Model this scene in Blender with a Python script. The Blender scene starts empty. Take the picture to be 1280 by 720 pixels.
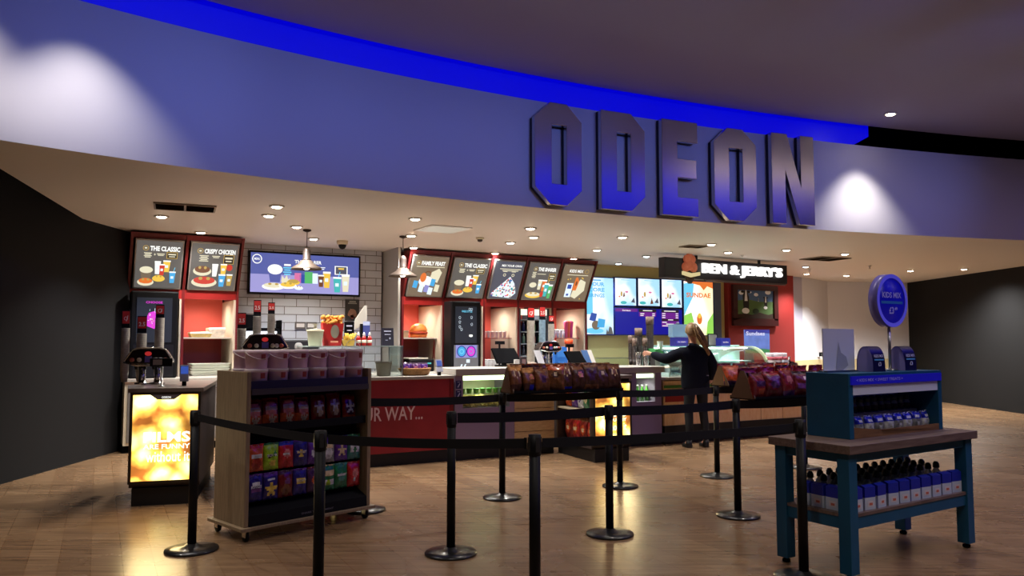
SPOT_W = 165.0
BLUE_K = 2.4
VIO = 230.0
FOYER = 110.0
import bpy, bmesh, math, random
from mathutils import Vector, Matrix
rnd = random.Random(7)
COL = bpy.context.scene.collection
PI = math.pi

# ------------------------------------------------------------------ camera
FOC = 970.0
TILT = math.atan(65.0 / 970.0)
CAM = Vector((0, 0, 1.5))
cd = bpy.data.cameras.new('camera'); cam = bpy.data.objects.new('camera', cd); COL.objects.link(cam)
cam.location = CAM; cam.rotation_euler = (PI / 2 + TILT, 0, 0)
cd.sensor_fit = 'HORIZONTAL'; cd.sensor_width = 36.0; cd.lens = 36.0 * FOC / 1280.0
cd.clip_end = 100
bpy.context.scene.camera = cam

def ray(px, py):
    u = (px - 640) / FOC; v = (360 - py) / FOC
    c, s = math.cos(TILT), math.sin(TILT)
    return Vector((u, c - v * s, s + v * c))
def on_z(px, py, z):
    d = ray(px, py); return CAM + d * ((z - 1.5) / d.z)
def at_y(px, py, y):
    d = ray(px, py); return CAM + d * (y / d.y)

class Frame:
    """a vertical plane in the room: a runs along it to the right, b away from the viewer"""
    def __init__(s, ox, oy, deg):
        s.o = Vector((ox, oy)); s.ang = math.radians(deg)
        s.e = Vector((math.cos(s.ang), math.sin(s.ang))); s.n = Vector((-math.sin(s.ang), math.cos(s.ang)))
    def w(s, a, b=0, z=0):
        p = s.o + s.e * a + s.n * b; return Vector((p.x, p.y, z))
    def at(s, px, py=425, b=0):
        d = ray(px, py); d2 = Vector((d.x, d.y))
        t = (s.o.dot(s.n) + b) / d2.dot(s.n)
        p = CAM + d * t
        return (Vector((p.x, p.y)) - s.o).dot(s.e), p.z
    def a(s, px, b=0): return s.at(px, 425, b)[0]

# ------------------------------------------------------------------ materials
MATS = {}
def mat(name, col, rough=0.6, metal=0.0, emit=0.0, ecol=None, trans=0.0, noise=0.0, nscale=8.0, bump=0.0, ior=1.45, coat=0.0, spec=None):
    if name in MATS: return MATS[name]
    m = bpy.data.materials.new(name); m.use_nodes = True
    nt = m.node_tree; b = nt.nodes['Principled BSDF']
    b.inputs['Base Color'].default_value = (*col, 1); b.inputs['Roughness'].default_value = rough
    b.inputs['Metallic'].default_value = metal; b.inputs['IOR'].default_value = ior
    b.inputs['Transmission Weight'].default_value = trans; b.inputs['Coat Weight'].default_value = coat
    if spec is not None: b.inputs['Specular IOR Level'].default_value = spec
    if emit:
        b.inputs['Emission Color'].default_value = (*(ecol or col), 1); b.inputs['Emission Strength'].default_value = emit
    if noise or bump:
        tc = nt.nodes.new('ShaderNodeTexCoord'); nz = nt.nodes.new('ShaderNodeTexNoise')
        nz.inputs['Scale'].default_value = nscale; nz.inputs['Detail'].default_value = 4
        nt.links.new(tc.outputs['Object'], nz.inputs['Vector'])
        if noise:
            r = nt.nodes.new('ShaderNodeValToRGB')
            r.color_ramp.elements[0].position = .3; r.color_ramp.elements[1].position = .7
            r.color_ramp.elements[0].color = (*[c * (1 - noise) for c in col], 1)
            r.color_ramp.elements[1].color = (*[min(1, c * (1 + noise)) for c in col], 1)
            nt.links.new(nz.outputs['Fac'], r.inputs['Fac']); nt.links.new(r.outputs['Color'], b.inputs['Base Color'])
        if bump:
            bp = nt.nodes.new('ShaderNodeBump'); bp.inputs['Strength'].default_value = bump; bp.inputs['Distance'].default_value = .01
            nt.links.new(nz.outputs['Fac'], bp.inputs['Height']); nt.links.new(bp.outputs['Normal'], b.inputs['Normal'])
    MATS[name] = m; return m
def srgb(r, g, b):
    f = lambda c: (c / 255 / 12.92) if c / 255 <= .04045 else ((c / 255 + .055) / 1.055) ** 2.4
    return (f(r), f(g), f(b))
def glow(name, r, g, b, k=1.0):
    """a lit screen or lamp face whose picture has this colour"""
    c = srgb(r, g, b); return mat(name, (.02, .02, .02), .4, emit=k, ecol=c)
def paint(r, g, b, rough=.6, **k):
    return mat('paint_%d_%d_%d_%d' % (r, g, b, int(rough * 100)), srgb(r, g, b), rough, **k)

def wood(name, c1, c2, rough=.5, scale=(1, 12, 1), plank=None):
    if name in MATS: return MATS[name]
    m = bpy.data.materials.new(name); m.use_nodes = True; nt = m.node_tree; N = nt.nodes; L = nt.links
    b = N['Principled BSDF']; b.inputs['Roughness'].default_value = rough
    tc = N.new('ShaderNodeTexCoord'); mp = N.new('ShaderNodeMapping'); mp.inputs['Scale'].default_value = scale
    L.new(tc.outputs['Object'], mp.inputs['Vector'])
    nz = N.new('ShaderNodeTexNoise'); nz.inputs['Scale'].default_value = 5; nz.inputs['Detail'].default_value = 6
    nz.inputs['Distortion'].default_value = .6
    L.new(mp.outputs['Vector'], nz.inputs['Vector'])
    r = N.new('ShaderNodeValToRGB'); r.color_ramp.elements[0].position = .3; r.color_ramp.elements[1].position = .7
    r.color_ramp.elements[0].color = (*c1, 1); r.color_ramp.elements[1].color = (*c2, 1)
    L.new(nz.outputs['Fac'], r.inputs['Fac']); L.new(r.outputs['Color'], b.inputs['Base Color'])
    MATS[name] = m; return m

def floor_material():
    m = bpy.data.materials.new('laminate_floor'); m.use_nodes = True; nt = m.node_tree; N = nt.nodes; L = nt.links
    b = N['Principled BSDF']
    tc = N.new('ShaderNodeTexCoord'); mp = N.new('ShaderNodeMapping')
    mp.inputs['Rotation'].default_value = (0, 0, math.radians(62))
    L.new(tc.outputs['Object'], mp.inputs['Vector'])
    br = N.new('ShaderNodeTexBrick'); br.inputs['Scale'].default_value = 1
    br.inputs['Brick Width'].default_value = 1.2; br.inputs['Row Height'].default_value = .19
    br.inputs['Mortar Size'].default_value = .004; br.inputs['Mortar Smooth'].default_value = .2; br.inputs['Bias'].default_value = 0
    br.inputs['Color1'].default_value = (*srgb(160, 129, 98), 1); br.inputs['Color2'].default_value = (*srgb(142, 112, 84), 1)
    br.inputs['Mortar'].default_value = (*srgb(138, 104, 72), 1)
    L.new(mp.outputs['Vector'], br.inputs['Vector'])
    m2 = N.new('ShaderNodeMapping'); m2.inputs['Rotation'].default_value = (0, 0, math.radians(62)); m2.inputs['Scale'].default_value = (.7, 14, 1)
    L.new(tc.outputs['Object'], m2.inputs['Vector'])
    nz = N.new('ShaderNodeTexNoise'); nz.inputs['Scale'].default_value = 2.2; nz.inputs['Detail'].default_value = 8; nz.inputs['Distortion'].default_value = 1.0
    L.new(m2.outputs['Vector'], nz.inputs['Vector'])
    r = N.new('ShaderNodeValToRGB'); r.color_ramp.elements[0].position = .3; r.color_ramp.elements[1].position = .68
    r.color_ramp.elements[0].color = (.42, .37, .32, 1); r.color_ramp.elements[1].color = (1.0, 1.0, 1.0, 1)
    L.new(nz.outputs['Fac'], r.inputs['Fac'])
    mx = N.new('ShaderNodeMix'); mx.data_type = 'RGBA'; mx.blend_type = 'MULTIPLY'; mx.inputs['Factor'].default_value = .85
    L.new(br.outputs['Color'], mx.inputs['A']); L.new(r.outputs['Color'], mx.inputs['B']); L.new(mx.outputs['Result'], b.inputs['Base Color'])
    n3 = N.new('ShaderNodeTexNoise'); n3.inputs['Scale'].default_value = 1.3; n3.inputs['Detail'].default_value = 5
    L.new(tc.outputs['Object'], n3.inputs['Vector'])
    mr = N.new('ShaderNodeMapRange'); mr.inputs['To Min'].default_value = .2; mr.inputs['To Max'].default_value = .34
    L.new(n3.outputs['Fac'], mr.inputs['Value']); L.new(mr.outputs['Result'], b.inputs['Roughness'])
    bp = N.new('ShaderNodeBump'); bp.inputs['Strength'].default_value = .12; bp.inputs['Distance'].default_value = .004
    L.new(nz.outputs['Fac'], bp.inputs['Height']); L.new(bp.outputs['Normal'], b.inputs['Normal'])
    return m

def tile_material():
    m = bpy.data.materials.new('white_metro_tile'); m.use_nodes = True; nt = m.node_tree; N = nt.nodes; L = nt.links
    b = N['Principled BSDF']; b.inputs['Roughness'].default_value = .25
    tc = N.new('ShaderNodeTexCoord'); sp = N.new('ShaderNodeSeparateXYZ'); cb = N.new('ShaderNodeCombineXYZ')
    L.new(tc.outputs['Object'], sp.inputs[0]); L.new(sp.outputs['X'], cb.inputs['X']); L.new(sp.outputs['Z'], cb.inputs['Y'])
    br = N.new('ShaderNodeTexBrick'); br.inputs['Scale'].default_value = 1
    br.inputs['Brick Width'].default_value = .38; br.inputs['Row Height'].default_value = .127
    br.inputs['Mortar Size'].default_value = .006; br.inputs['Bias'].default_value = 0
    br.inputs['Color1'].default_value = (*srgb(208, 212, 218), 1); br.inputs['Color2'].default_value = (*srgb(196, 200, 206), 1)
    br.inputs['Mortar'].default_value = (*srgb(120, 116, 112), 1)
    L.new(cb.outputs[0], br.inputs['Vector']); L.new(br.outputs['Color'], b.inputs['Base Color'])
    return m

def popcorn_glow(name='lit_popcorn_picture'):
    if name in MATS: return MATS[name]
    m = bpy.data.materials.new(name); m.use_nodes = True; nt = m.node_tree; N = nt.nodes; L = nt.links
    b = N['Principled BSDF']; b.inputs['Base Color'].default_value = (.05, .04, .02, 1); b.inputs['Roughness'].default_value = .35
    tc = N.new('ShaderNodeTexCoord')
    nz = N.new('ShaderNodeTexNoise'); nz.inputs['Scale'].default_value = 5; nz.inputs['Detail'].default_value = 3
    L.new(tc.outputs['Object'], nz.inputs['Vector'])
    mx = N.new('ShaderNodeMix'); mx.data_type = 'RGBA'; mx.inputs['Factor'].default_value = .12
    L.new(tc.outputs['Object'], mx.inputs['A']); L.new(nz.outputs['Color'], mx.inputs['B'])
    vo = N.new('ShaderNodeTexVoronoi'); vo.feature = 'SMOOTH_F1'; vo.inputs['Scale'].default_value = 6.0; vo.inputs['Smoothness'].default_value = .25
    L.new(mx.outputs['Result'], vo.inputs['Vector'])
    r = N.new('ShaderNodeValToRGB'); e = r.color_ramp.elements
    e[0].position = .0; e[0].color = (1, .93, .62, 1)
    e[1].position = .72; e[1].color = (.2, .06, .01, 1)
    a = e.new(.3); a.color = (1, .8, .22, 1)
    a = e.new(.5); a.color = (.7, .34, .05, 1)
    L.new(vo.outputs['Distance'], r.inputs['Fac'])
    L.new(r.outputs['Color'], b.inputs['Emission Color'])
    n2 = N.new('ShaderNodeTexNoise'); n2.inputs['Scale'].default_value = 2.3
    L.new(tc.outputs['Object'], n2.inputs['Vector'])
    mr = N.new('ShaderNodeMapRange'); mr.inputs['From Min'].default_value = .35; mr.inputs['From Max'].default_value = .68
    mr.inputs['To Min'].default_value = 1.0; mr.inputs['To Max'].default_value = 6.5
    L.new(n2.outputs['Fac'], mr.inputs['Value']); L.new(mr.outputs['Result'], b.inputs['Emission Strength'])
    MATS[name] = m; return m

# ------------------------------------------------------------------ mesh builder
_txt = {}
def text_mesh(s, bold=0.0):
    k = (s, bold)
    if k not in _txt:
        cu = bpy.data.curves.new('lettering', 'FONT'); cu.body = s; cu.size = 1; cu.offset = bold; cu.resolution_u = 2
        o = bpy.data.objects.new('lettering', cu); COL.objects.link(o)
        dg = bpy.context.evaluated_depsgraph_get(); me = bpy.data.meshes.new_from_object(o.evaluated_get(dg))
        vs = [v.co.copy() for v in me.vertices]; fs = [tuple(p.vertices) for p in me.polygons]
        bpy.data.objects.remove(o); bpy.data.curves.remove(cu); bpy.data.meshes.remove(me)
        x0 = min(v.x for v in vs); x1 = max(v.x for v in vs); y0 = min(v.y for v in vs); y1 = max(v.y for v in vs)
        _txt[k] = ([((v.x - x0) / (x1 - x0), (v.y - y0) / (y1 - y0)) for v in vs], fs)
    return _txt[k]
def solid_loops(loops, depth, bevel=0.0, font=None, bold=0.0):
    """closed loops (x,z) with holes -> solid of given depth, in local x/z, y from 0 (front) to depth"""
    if font is not None:
        cu = bpy.data.curves.new('shape', 'FONT'); cu.body = font; cu.size = 1; cu.offset = bold; cu.resolution_u = 3
    else:
        cu = bpy.data.curves.new('shape', 'CURVE'); cu.dimensions = '2D'; cu.fill_mode = 'BOTH'
        for lp in loops:
            sp = cu.splines.new('POLY'); sp.points.add(len(lp) - 1); sp.use_cyclic_u = True
            for i, p in enumerate(lp): sp.points[i].co = (p[0], p[1], 0, 1)
    cu.extrude = depth / 2; cu.bevel_depth = bevel; cu.bevel_resolution = 0
    o = bpy.data.objects.new('shape', cu); COL.objects.link(o)
    dg = bpy.context.evaluated_depsgraph_get(); me = bpy.data.meshes.new_from_object(o.evaluated_get(dg))
    vs = [Vector((v.co.x, depth / 2 - v.co.z, v.co.y)) for v in me.vertices]; fs = [tuple(p.vertices) for p in me.polygons]
    bpy.data.objects.remove(o); bpy.data.curves.remove(cu); bpy.data.meshes.remove(me)
    return vs, fs

class MB:
    def __init__(s, m=None):
        s.v = []; s.f = []; s.mi = []; s.sm = []; s.mats = []; s.M = Matrix.Identity(4); s.c = 0
        if m is not None: s.m(m)
    def m(s, m):
        if m not in s.mats: s.mats.append(m)
        s.c = s.mats.index(m); return s
    def add(s, vs, fs, smooth=False):
        o = len(s.v); s.v += [s.M @ Vector(v) for v in vs]
        for f in fs: s.f.append(tuple(i + o for i in f)); s.mi.append(s.c); s.sm.append(smooth)
        return s
    def box(s, x0, x1, y0, y1, z0, z1):
        return s.add([(x0,y0,z0),(x1,y0,z0),(x1,y1,z0),(x0,y1,z0),(x0,y0,z1),(x1,y0,z1),(x1,y1,z1),(x0,y1,z1)],
                     [(0,3,2,1),(4,5,6,7),(0,1,5,4),(1,2,6,5),(2,3,7,6),(3,0,4,7)])
    def hexa(s, p): # 8 points, bottom 4 ccw, top 4
        return s.add(p, [(0,3,2,1),(4,5,6,7),(0,1,5,4),(1,2,6,5),(2,3,7,6),(3,0,4,7)])
    def lathe(s, prof, c=(0,0,0), n=24, axis='z', sx=1, sy=1, cap=True):
        vs = []; fs = []
        for r, h in prof:
            for k in range(n):
                a = 2 * PI * k / n
                x, y = r * math.cos(a) * sx, r * math.sin(a) * sy
                p = (x, y, h) if axis == 'z' else ((x, h, y) if axis == 'y' else (h, x, y))
                vs.append((p[0] + c[0], p[1] + c[1], p[2] + c[2]))
        for i in range(len(prof) - 1):
            for k in range(n):
                k2 = (k + 1) % n; q = (i*n+k, i*n+k2, (i+1)*n+k2, (i+1)*n+k)
                fs.append(q if axis != 'y' else q[::-1])
        a0 = tuple(range(n))[::-1]; a1 = tuple((len(prof)-1)*n + k for k in range(n))
        if axis == 'y': a0 = a0[::-1]; a1 = a1[::-1]
        s.add(vs, fs, True); o = len(s.v) - len(vs)
        if cap and prof[0][0] > 1e-5: s.f.append(tuple(i+o for i in a0)); s.mi.append(s.c); s.sm.append(False)
        if cap and prof[-1][0] > 1e-5: s.f.append(tuple(i+o for i in a1)); s.mi.append(s.c); s.sm.append(False)
        return s
    def tube(s, pts, r, n=8, closed=False, flat=1.0):
        pts = [Vector(p) for p in pts]; vs = []; fs = []; N = len(pts); up0 = None
        for i, p in enumerate(pts):
            if closed: t = pts[(i+1) % N] - pts[i-1]
            else: t = pts[min(i+1, N-1)] - pts[max(i-1, 0)]
            t.normalize()
            if up0 is None:
                up0 = Vector((0,0,1)) if abs(t.z) < .9 else Vector((0,1,0))
            x = t.cross(up0); 
            if x.length < 1e-4: x = t.orthogonal()
            x.normalize(); y = x.cross(t); up0 = y
            rr = r[i] if isinstance(r, (list, tuple)) else r
            for k in range(n):
                a = 2*PI*k/n; vs.append(p + x*math.cos(a)*rr + y*math.sin(a)*rr*flat)
        for i in range(N if closed else N-1):
            j = (i+1) % N
            for k in range(n):
                k2 = (k+1) % n; fs.append((i*n+k, i*n+k2, j*n+k2, j*n+k))
        if not closed: fs.append(tuple(range(n))[::-1]); fs.append(tuple((N-1)*n+k for k in range(n)))
        return s.add(vs, fs, True)
    def ball(s, c, r, n=10, sx=1, sy=1, sz=1):
        prof = [(0 if i in (0, n//2*2) else r*math.sin(PI*i/(n//2*2)), -r*math.cos(PI*i/(n//2*2))*sz) for i in range(n//2*2+1)]
        prof[0] = (1e-6, prof[0][1]); prof[-1] = (1e-6, prof[-1][1])
        return s.lathe(prof, c, n*2 if n > 6 else n+4, sx=sx, sy=sy)
    # flat artwork on a face looking at -y ; points (x,z)
    def poly(s, pts, y=0):
        A = sum(pts[i][0]*pts[(i+1)%len(pts)][1]-pts[(i+1)%len(pts)][0]*pts[i][1] for i in range(len(pts)))
        if A < 0: pts = pts[::-1]
        return s.add([(p[0], y, p[1]) for p in pts], [tuple(range(len(pts)))])
    def rect(s, x0, x1, z0, z1, y=0): return s.poly([(x0,z0),(x1,z0),(x1,z1),(x0,z1)], y)
    def disc(s, cx, cz, rx, rz=None, y=0, n=18, a0=0, a1=2*PI):
        rz = rz or rx; full = abs(a1-a0-2*PI) < 1e-6; k = n if full else n+1
        return s.poly([(cx+rx*math.cos(a0+(a1-a0)*i/n), cz+rz*math.sin(a0+(a1-a0)*i/n)) for i in range(k)], y)
    def ring(s, cx, cz, r, w, y=0, n=20):
        vs = []; fs = []
        for i in range(n):
            a = 2*PI*i/n; vs.append((cx+r*math.cos(a), y, cz+r*math.sin(a))); vs.append((cx+(r-w)*math.cos(a), y, cz+(r-w)*math.sin(a)))
        for i in range(n):
            j = (i+1) % n; fs.append((2*i, 2*j, 2*j+1, 2*i+1))
        return s.add(vs, fs)
    def text(s, t, x0, x1, z0, z1, y=0, bold=.02):
        vs, fs = text_mesh(t, bold)
        return s.add([(x0+(x1-x0)*a, y, z0+(z1-z0)*b) for a, b in vs], fs)
    def prism(s, pts, y0, y1):
        """solid with outline pts (x,z) between y0 and y1"""
        A = sum(pts[i][0]*pts[(i+1)%len(pts)][1]-pts[(i+1)%len(pts)][0]*pts[i][1] for i in range(len(pts)))
        if A < 0: pts = pts[::-1]
        n = len(pts); vs = [(p[0], y0, p[1]) for p in pts] + [(p[0], y1, p[1]) for p in pts]
        fs = [tuple(range(n)), tuple(range(2*n-1, n-1, -1))] + [(i, n+i, n+(i+1)%n, (i+1)%n) for i in range(n)]
        return s.add(vs, fs)
    def build(s, name, parent=None, bevel=0, loc=None, rz=0, subsurf=0):
        me = bpy.data.meshes.new(name); me.from_pydata([tuple(v) for v in s.v], [], s.f)
        for m in s.mats: me.materials.append(m)
        me.polygons.foreach_set('material_index', s.mi); me.polygons.foreach_set('use_smooth', s.sm); me.update()
        o = bpy.data.objects.new(name, me); COL.objects.link(o)
        if parent is not None: o.parent = parent
        if loc is not None: o.location = loc; o.rotation_euler = (0, 0, rz)
        if bevel:
            b = o.modifiers.new('bevel', 'BEVEL'); b.width = bevel; b.segments = 2; b.limit_method = 'ANGLE'; b.angle_limit = math.radians(50)
        if subsurf:
            b = o.modifiers.new('subsurf', 'SUBSURF'); b.levels = subsurf; b.render_levels = subsurf
        return o

def tag(o, label, cat, group=None):
    o['label'] = label; o['category'] = cat
    if group: o['group'] = group
    return o
def thing(name, label, cat, loc, rz=0, group=None, rx=0):
    o = bpy.data.objects.new(name, None); COL.objects.link(o); o.empty_display_size = .1
    o.location = loc; o.rotation_euler = (rx, 0, rz); return tag(o, label, cat, group)
def kids(o): return [c for c in COL.objects if c.parent == o]
def dup(root, loc, rz=None, label=None, group=None):
    def cp(o, par):
        c = o.copy(); COL.objects.link(c)
        if par is not None: c.parent = par
        for k in kids(o): cp(k, c)
        return c
    r = cp(root, None); r.location = loc
    if rz is not None: r.rotation_euler = (r.rotation_euler[0], 0, rz)
    if label: r['label'] = label
    if group: r['group'] = group
    return r
def struct(o): o['kind'] = 'structure'; return o

# ------------------------------------------------------------------ shared materials
M_white = paint(225, 222, 218, .7); M_black = mat('black_plastic', (.006, .006, .007), .5, spec=.2)
M_blackmat = mat('black_matte', (.004, .004, .005), .9, spec=.04); M_chrome = mat('chrome', (.7, .7, .7), .15, 1.0)
M_steel = mat('brushed_steel', (.42, .42, .42), .35, 1.0)
M_red = mat('red_laminate', srgb(140, 24, 22), .45, noise=.08, nscale=3)
M_redd = mat('dark_red_frame', srgb(100, 20, 22), .4, noise=.1, nscale=3)
def thin_glass(name, tint, refl):
    m = bpy.data.materials.new(name); m.use_nodes = True; nt = m.node_tree; nt.nodes.clear(); N = nt.nodes; L = nt.links
    o = N.new('ShaderNodeOutputMaterial'); mx = N.new('ShaderNodeMixShader'); tr = N.new('ShaderNodeBsdfTransparent'); gl = N.new('ShaderNodeBsdfGlossy'); lw = N.new('ShaderNodeLayerWeight'); mr = N.new('ShaderNodeMapRange')
    tr.inputs['Color'].default_value = (*tint, 1); gl.inputs['Roughness'].default_value = .04; lw.inputs['Blend'].default_value = .25
    mr.inputs['To Min'].default_value = refl; mr.inputs['To Max'].default_value = .7; L.new(lw.outputs['Fresnel'], mr.inputs['Value']); L.new(mr.outputs['Result'], mx.inputs['Fac'])
    L.new(tr.outputs[0], mx.inputs[1]); L.new(gl.outputs[0], mx.inputs[2]); L.new(mx.outputs[0], o.inputs['Surface']); return m
M_glass = thin_glass('clear_glass', (.93, .97, .96), .02)
M_top = mat('pale_worktop', srgb(176, 170, 162), .35, noise=.05, nscale=30)
M_cream = paint(205, 192, 165, .6)
M_clear = thin_glass('clear_plastic', (.82, .84, .88), .08)
# ================================================================== THE ROOM
def fpt(t):                                    # the fascia's foot line, t in 240-px steps from the middle
    p = on_z(640 + 240 * t, 256.5 + 23.5 * t - 2.65 * t * t, 3.0); return Vector((p.x, p.y))
TS = [-3.0 + i * .1 for i in range(0, 69)]
FP = [fpt(t) for t in TS]
def offs(pts, d):
    out = []
    for i, p in enumerate(pts):
        t = (pts[min(i+1, len(pts)-1)] - pts[max(i-1, 0)]).normalized(); out.append(p + Vector((-t.y, t.x)) * d)
    return out
Z_SOF, Z_FT, Z_CEIL = 3.0, 4.235, 4.52
Wf = Frame(0, 14.41, 30.26)       # back wall line
Cf = Frame(0, 10.15, 28.0)        # counter front line

# fascia
M_fascia = mat('fascia_paint', srgb(214, 212, 216), .75)
mb = MB(M_fascia)
back = offs(FP, .16); n = len(FP)
vs = [(p.x, p.y, Z_SOF) for p in FP] + [(p.x, p.y, Z_FT) for p in FP] + [(p.x, p.y, Z_FT) for p in back] + [(p.x, p.y, Z_SOF) for p in back]
fs = []
for i in range(n-1):
    for k in range(3): fs.append((k*n+i, k*n+i+1, (k+1)*n+i+1, (k+1)*n+i))
mb.add(vs, fs, True)
o = mb.build('wall_fascia'); struct(o)

# soffit over the counter
M_soffit = mat('soffit_paint', srgb(222, 212, 200), .5)
far = [Vector((12, 22)), Vector((-9, 22))]
poly = FP + far
mb = MB(M_soffit)
mb.add([(p.x, p.y, Z_SOF) for p in poly] + [(p.x, p.y, Z_SOF + .1) for p in poly],
       [tuple(range(len(poly)))[::-1], tuple(range(len(poly), 2*len(poly)))])
struct(mb.build('ceiling_soffit'))
# foyer ceiling, its edge over the fascia
M_ceil = mat('foyer_ceiling_paint', srgb(160, 158, 186), .85)
mb = MB(M_ceil)
edge = offs(FP, -.02)
poly = edge + [Vector((12, 14)), Vector((12, -3.2)), Vector((-8, -3.2))]
mb.add([(p.x, p.y, Z_CEIL) for p in poly] + [(p.x, p.y, Z_CEIL + .25) for p in poly],
       [tuple(range(len(poly)))[::-1], tuple(range(len(poly), 2*len(poly)))] + [(i, i+1, len(poly)+i+1, len(poly)+i) for i in range(n-1)])
struct(mb.build('ceiling'))
# near-black sheet standing in for the shade of the void above the fascia
mb = MB(mat('void_black', (.006, .006, .012), .9)); bk = offs(FP, 1.3)
mb.add([(p.x, p.y, Z_SOF + .1) for p in bk] + [(p.x, p.y, 5.2) for p in bk] + [(p.x, p.y - 2.5, 5.2) for p in bk],
       [(i, i+1, n+i+1, n+i) for i in range(n-1)] + [(n+i, n+i+1, 2*n+i+1, 2*n+i) for i in range(n-1)])
struct(mb.build('trim_1'))
# blue light cove
mb = MB(glow('blue_cove_light', 0, 0, 204, 1.0)); cv = offs(FP, .10); k0 = 0
tt = [i for i in range(n) if TS[i] <= 1.97]
lo = []; hi = []
for i in tt:
    f = max(0, (TS[i] - 1.78) / .19)
    lo.append((cv[i].x, cv[i].y, (Z_FT - .03) + f * (Z_CEIL + .02 - Z_FT + .03))); hi.append((cv[i].x, cv[i].y, Z_CEIL + .06))
k = len(tt); th = [(x + .02, y + .04, z) for x, y, z in lo + hi]
mb.add(lo + hi + th, [(i, i+1, k+i+1, k+i) for i in range(k-1)] + [(2*k+i+1, 2*k+i, 3*k+i, 3*k+i+1) for i in range(k-1)], True)
tag(mb.build('cove_light'), 'deep blue light strip glowing between ceiling edge and the curved white fascia', 'light strip')

# floor
mb = MB(floor_material()); mb.add([(-8, -3.2, 0), (12, -3.2, 0), (12, 22, 0), (-9, 22, 0)], [(0, 1, 2, 3)])
struct(mb.build('floor'))

# back wall : tiles between the bays, cream beside the screens, red, white
mb = MB(tile_material()); a0 = Wf.a(294, -.45) + .04; a1 = Wf.a(497, -.75)
mb.box(a0, a1, 0, .1, 0, 3.0)
struct(mb.build('wall_back', loc=Wf.w(0), rz=Wf.ang))
mb = MB(mat('dark_recess', (.05, .015, .012), .8)); mb.box(Wf.a(60), a0, .66, .7, 0, 3.0); mb.box(a1, Wf.a(735), .66, .7, 0, 3.0)
struct(mb.build('wall_back', loc=Wf.w(0), rz=Wf.ang))
mb = MB(mat('cream_wall_paint', srgb(196, 182, 120), .7)); aR0, aR1 = Wf.a(906), Wf.a(988)
mb.box(Wf.a(735), aR0, 0, .1, 0, 3.0)
struct(mb.build('wall_back', loc=Wf.w(0), rz=Wf.ang))
mb = MB(mat('red_wall_paint', srgb(134, 34, 32), .65)); mb.box(aR0, aR1, -.12, .1, 0, 3.0)
struct(mb.build('wall_back', loc=Wf.w(0), rz=Wf.ang))
# grey side partition by the tiles
mb = MB(mat('grey_partition', srgb(172, 168, 160), .6)); aa = Wf.a(497, -.75)
mb.hexa([(Wf.a(478), 0, 0), (aa, -.75, 0), (aa + .04, -.75, 0), (aa + .04, .1, 0), (Wf.a(478), 0, 3), (aa, -.75, 3), (aa + .04, -.75, 3), (aa + .04, .1, 3)])
struct(mb.build('wall_partition', loc=Wf.w(0), rz=Wf.ang))
# white corridor walls to the right
M_corr = mat('corridor_white', srgb(228, 228, 236), .7)
c0 = Wf.w(aR1, 0); c1 = at_y(1004, 425, c0.y + .35); c2 = at_y(1036, 425, c0.y + 1.6); c3 = Vector((10.4, c2.y + .55, 0)); CORR_Y = c2.y
mb = MB(mat('lilac_column', srgb(186, 184, 205), .7))
def wall_seg(mb, p, q, z0, z1, t=.08):
    d = Vector((q.x - p.x, q.y - p.y)).normalized(); nn = Vector((-d.y, d.x)) * t
    mb.hexa([(p.x, p.y, z0), (q.x, q.y, z0), (q.x + nn.x, q.y + nn.y, z0), (p.x + nn.x, p.y + nn.y, z0),
             (p.x, p.y, z1), (q.x, q.y, z1), (q.x + nn.x, q.y + nn.y, z1), (p.x + nn.x, p.y + nn.y, z1)])
wall_seg(mb, c0, c1, 0, 3); struct(mb.build('wall_column'))
mb = MB(M_corr); wall_seg(mb, c1, c2, 0, 3); wall_seg(mb, c2, c3, 0, 3); struct(mb.build('wall_corridor'))
# dado: pale ledge and cream board below
mb = MB(M_white); q0, q1 = c0 + Vector((0.0, -.12, 0)), c2 + Vector((.02, -.12, 0)); q2 = c3 + Vector((0, -.12, 0))
wall_seg(mb, q0, q1, 1.02, 1.09, .1); wall_seg(mb, q1, q2, 1.02, 1.09, .1); struct(mb.build('trim_2'))
mb = MB(mat('cream_dado', srgb(214, 196, 150), .6)); wall_seg(mb, q0, q1, 0, 1.02, .1); wall_seg(mb, q1, q2, 0, 1.02, .1); struct(mb.build('trim_3'))
# unseen ceiling strips set where the letters reflect: inferred blue cove, added warm line
def ring_strip(o0, o1, m, i0, i1, z, label, cat):
    A0, B0 = offs(FP, o0)[i0:i1], offs(FP, o1)[i0:i1]; ok = [i for i in range(len(A0)) if (A0[i].x > 4.0 and (A0[i].x / max(A0[i].y, .1) > .70 or (z - 1.5) / max(A0[i].y, .1) > .47))]
    A = [A0[i] for i in ok]; B = [B0[i] for i in ok]; k = len(A); mb = MB(m)
    vs = [(p.x, p.y, z) for p in A] + [(p.x, p.y, z) for p in B] + [(p.x, p.y, z + .015) for p in A] + [(p.x, p.y, z + .015) for p in B]
    mb.add(vs, [(i, i+1, k+i+1, k+i) for i in range(k-1)] + [(i+1, i, 2*k+i, 2*k+i+1) for i in range(k-1)] + [(k+i, k+i+1, 3*k+i+1, 3*k+i) for i in range(k-1)])
    tag(mb.build('unseen_strip_light', None), label, cat)
ring_strip(-4.3, -6.6, glow('ring_cove_blue', 0, 0, 235, BLUE_K), 0, 69, Z_CEIL - .02, 'broad unseen blue light band in the foyer ceiling, shaped to mirror in the steel letters', 'light strip')
ring_strip(-3.05, -3.2, glow('added_line_warm', 255, 225, 190, 5.0), 0, 69, Z_CEIL - .02, 'thin warm light line added unseen to the foyer ceiling, mirrored in the steel letters', 'light strip')
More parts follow.
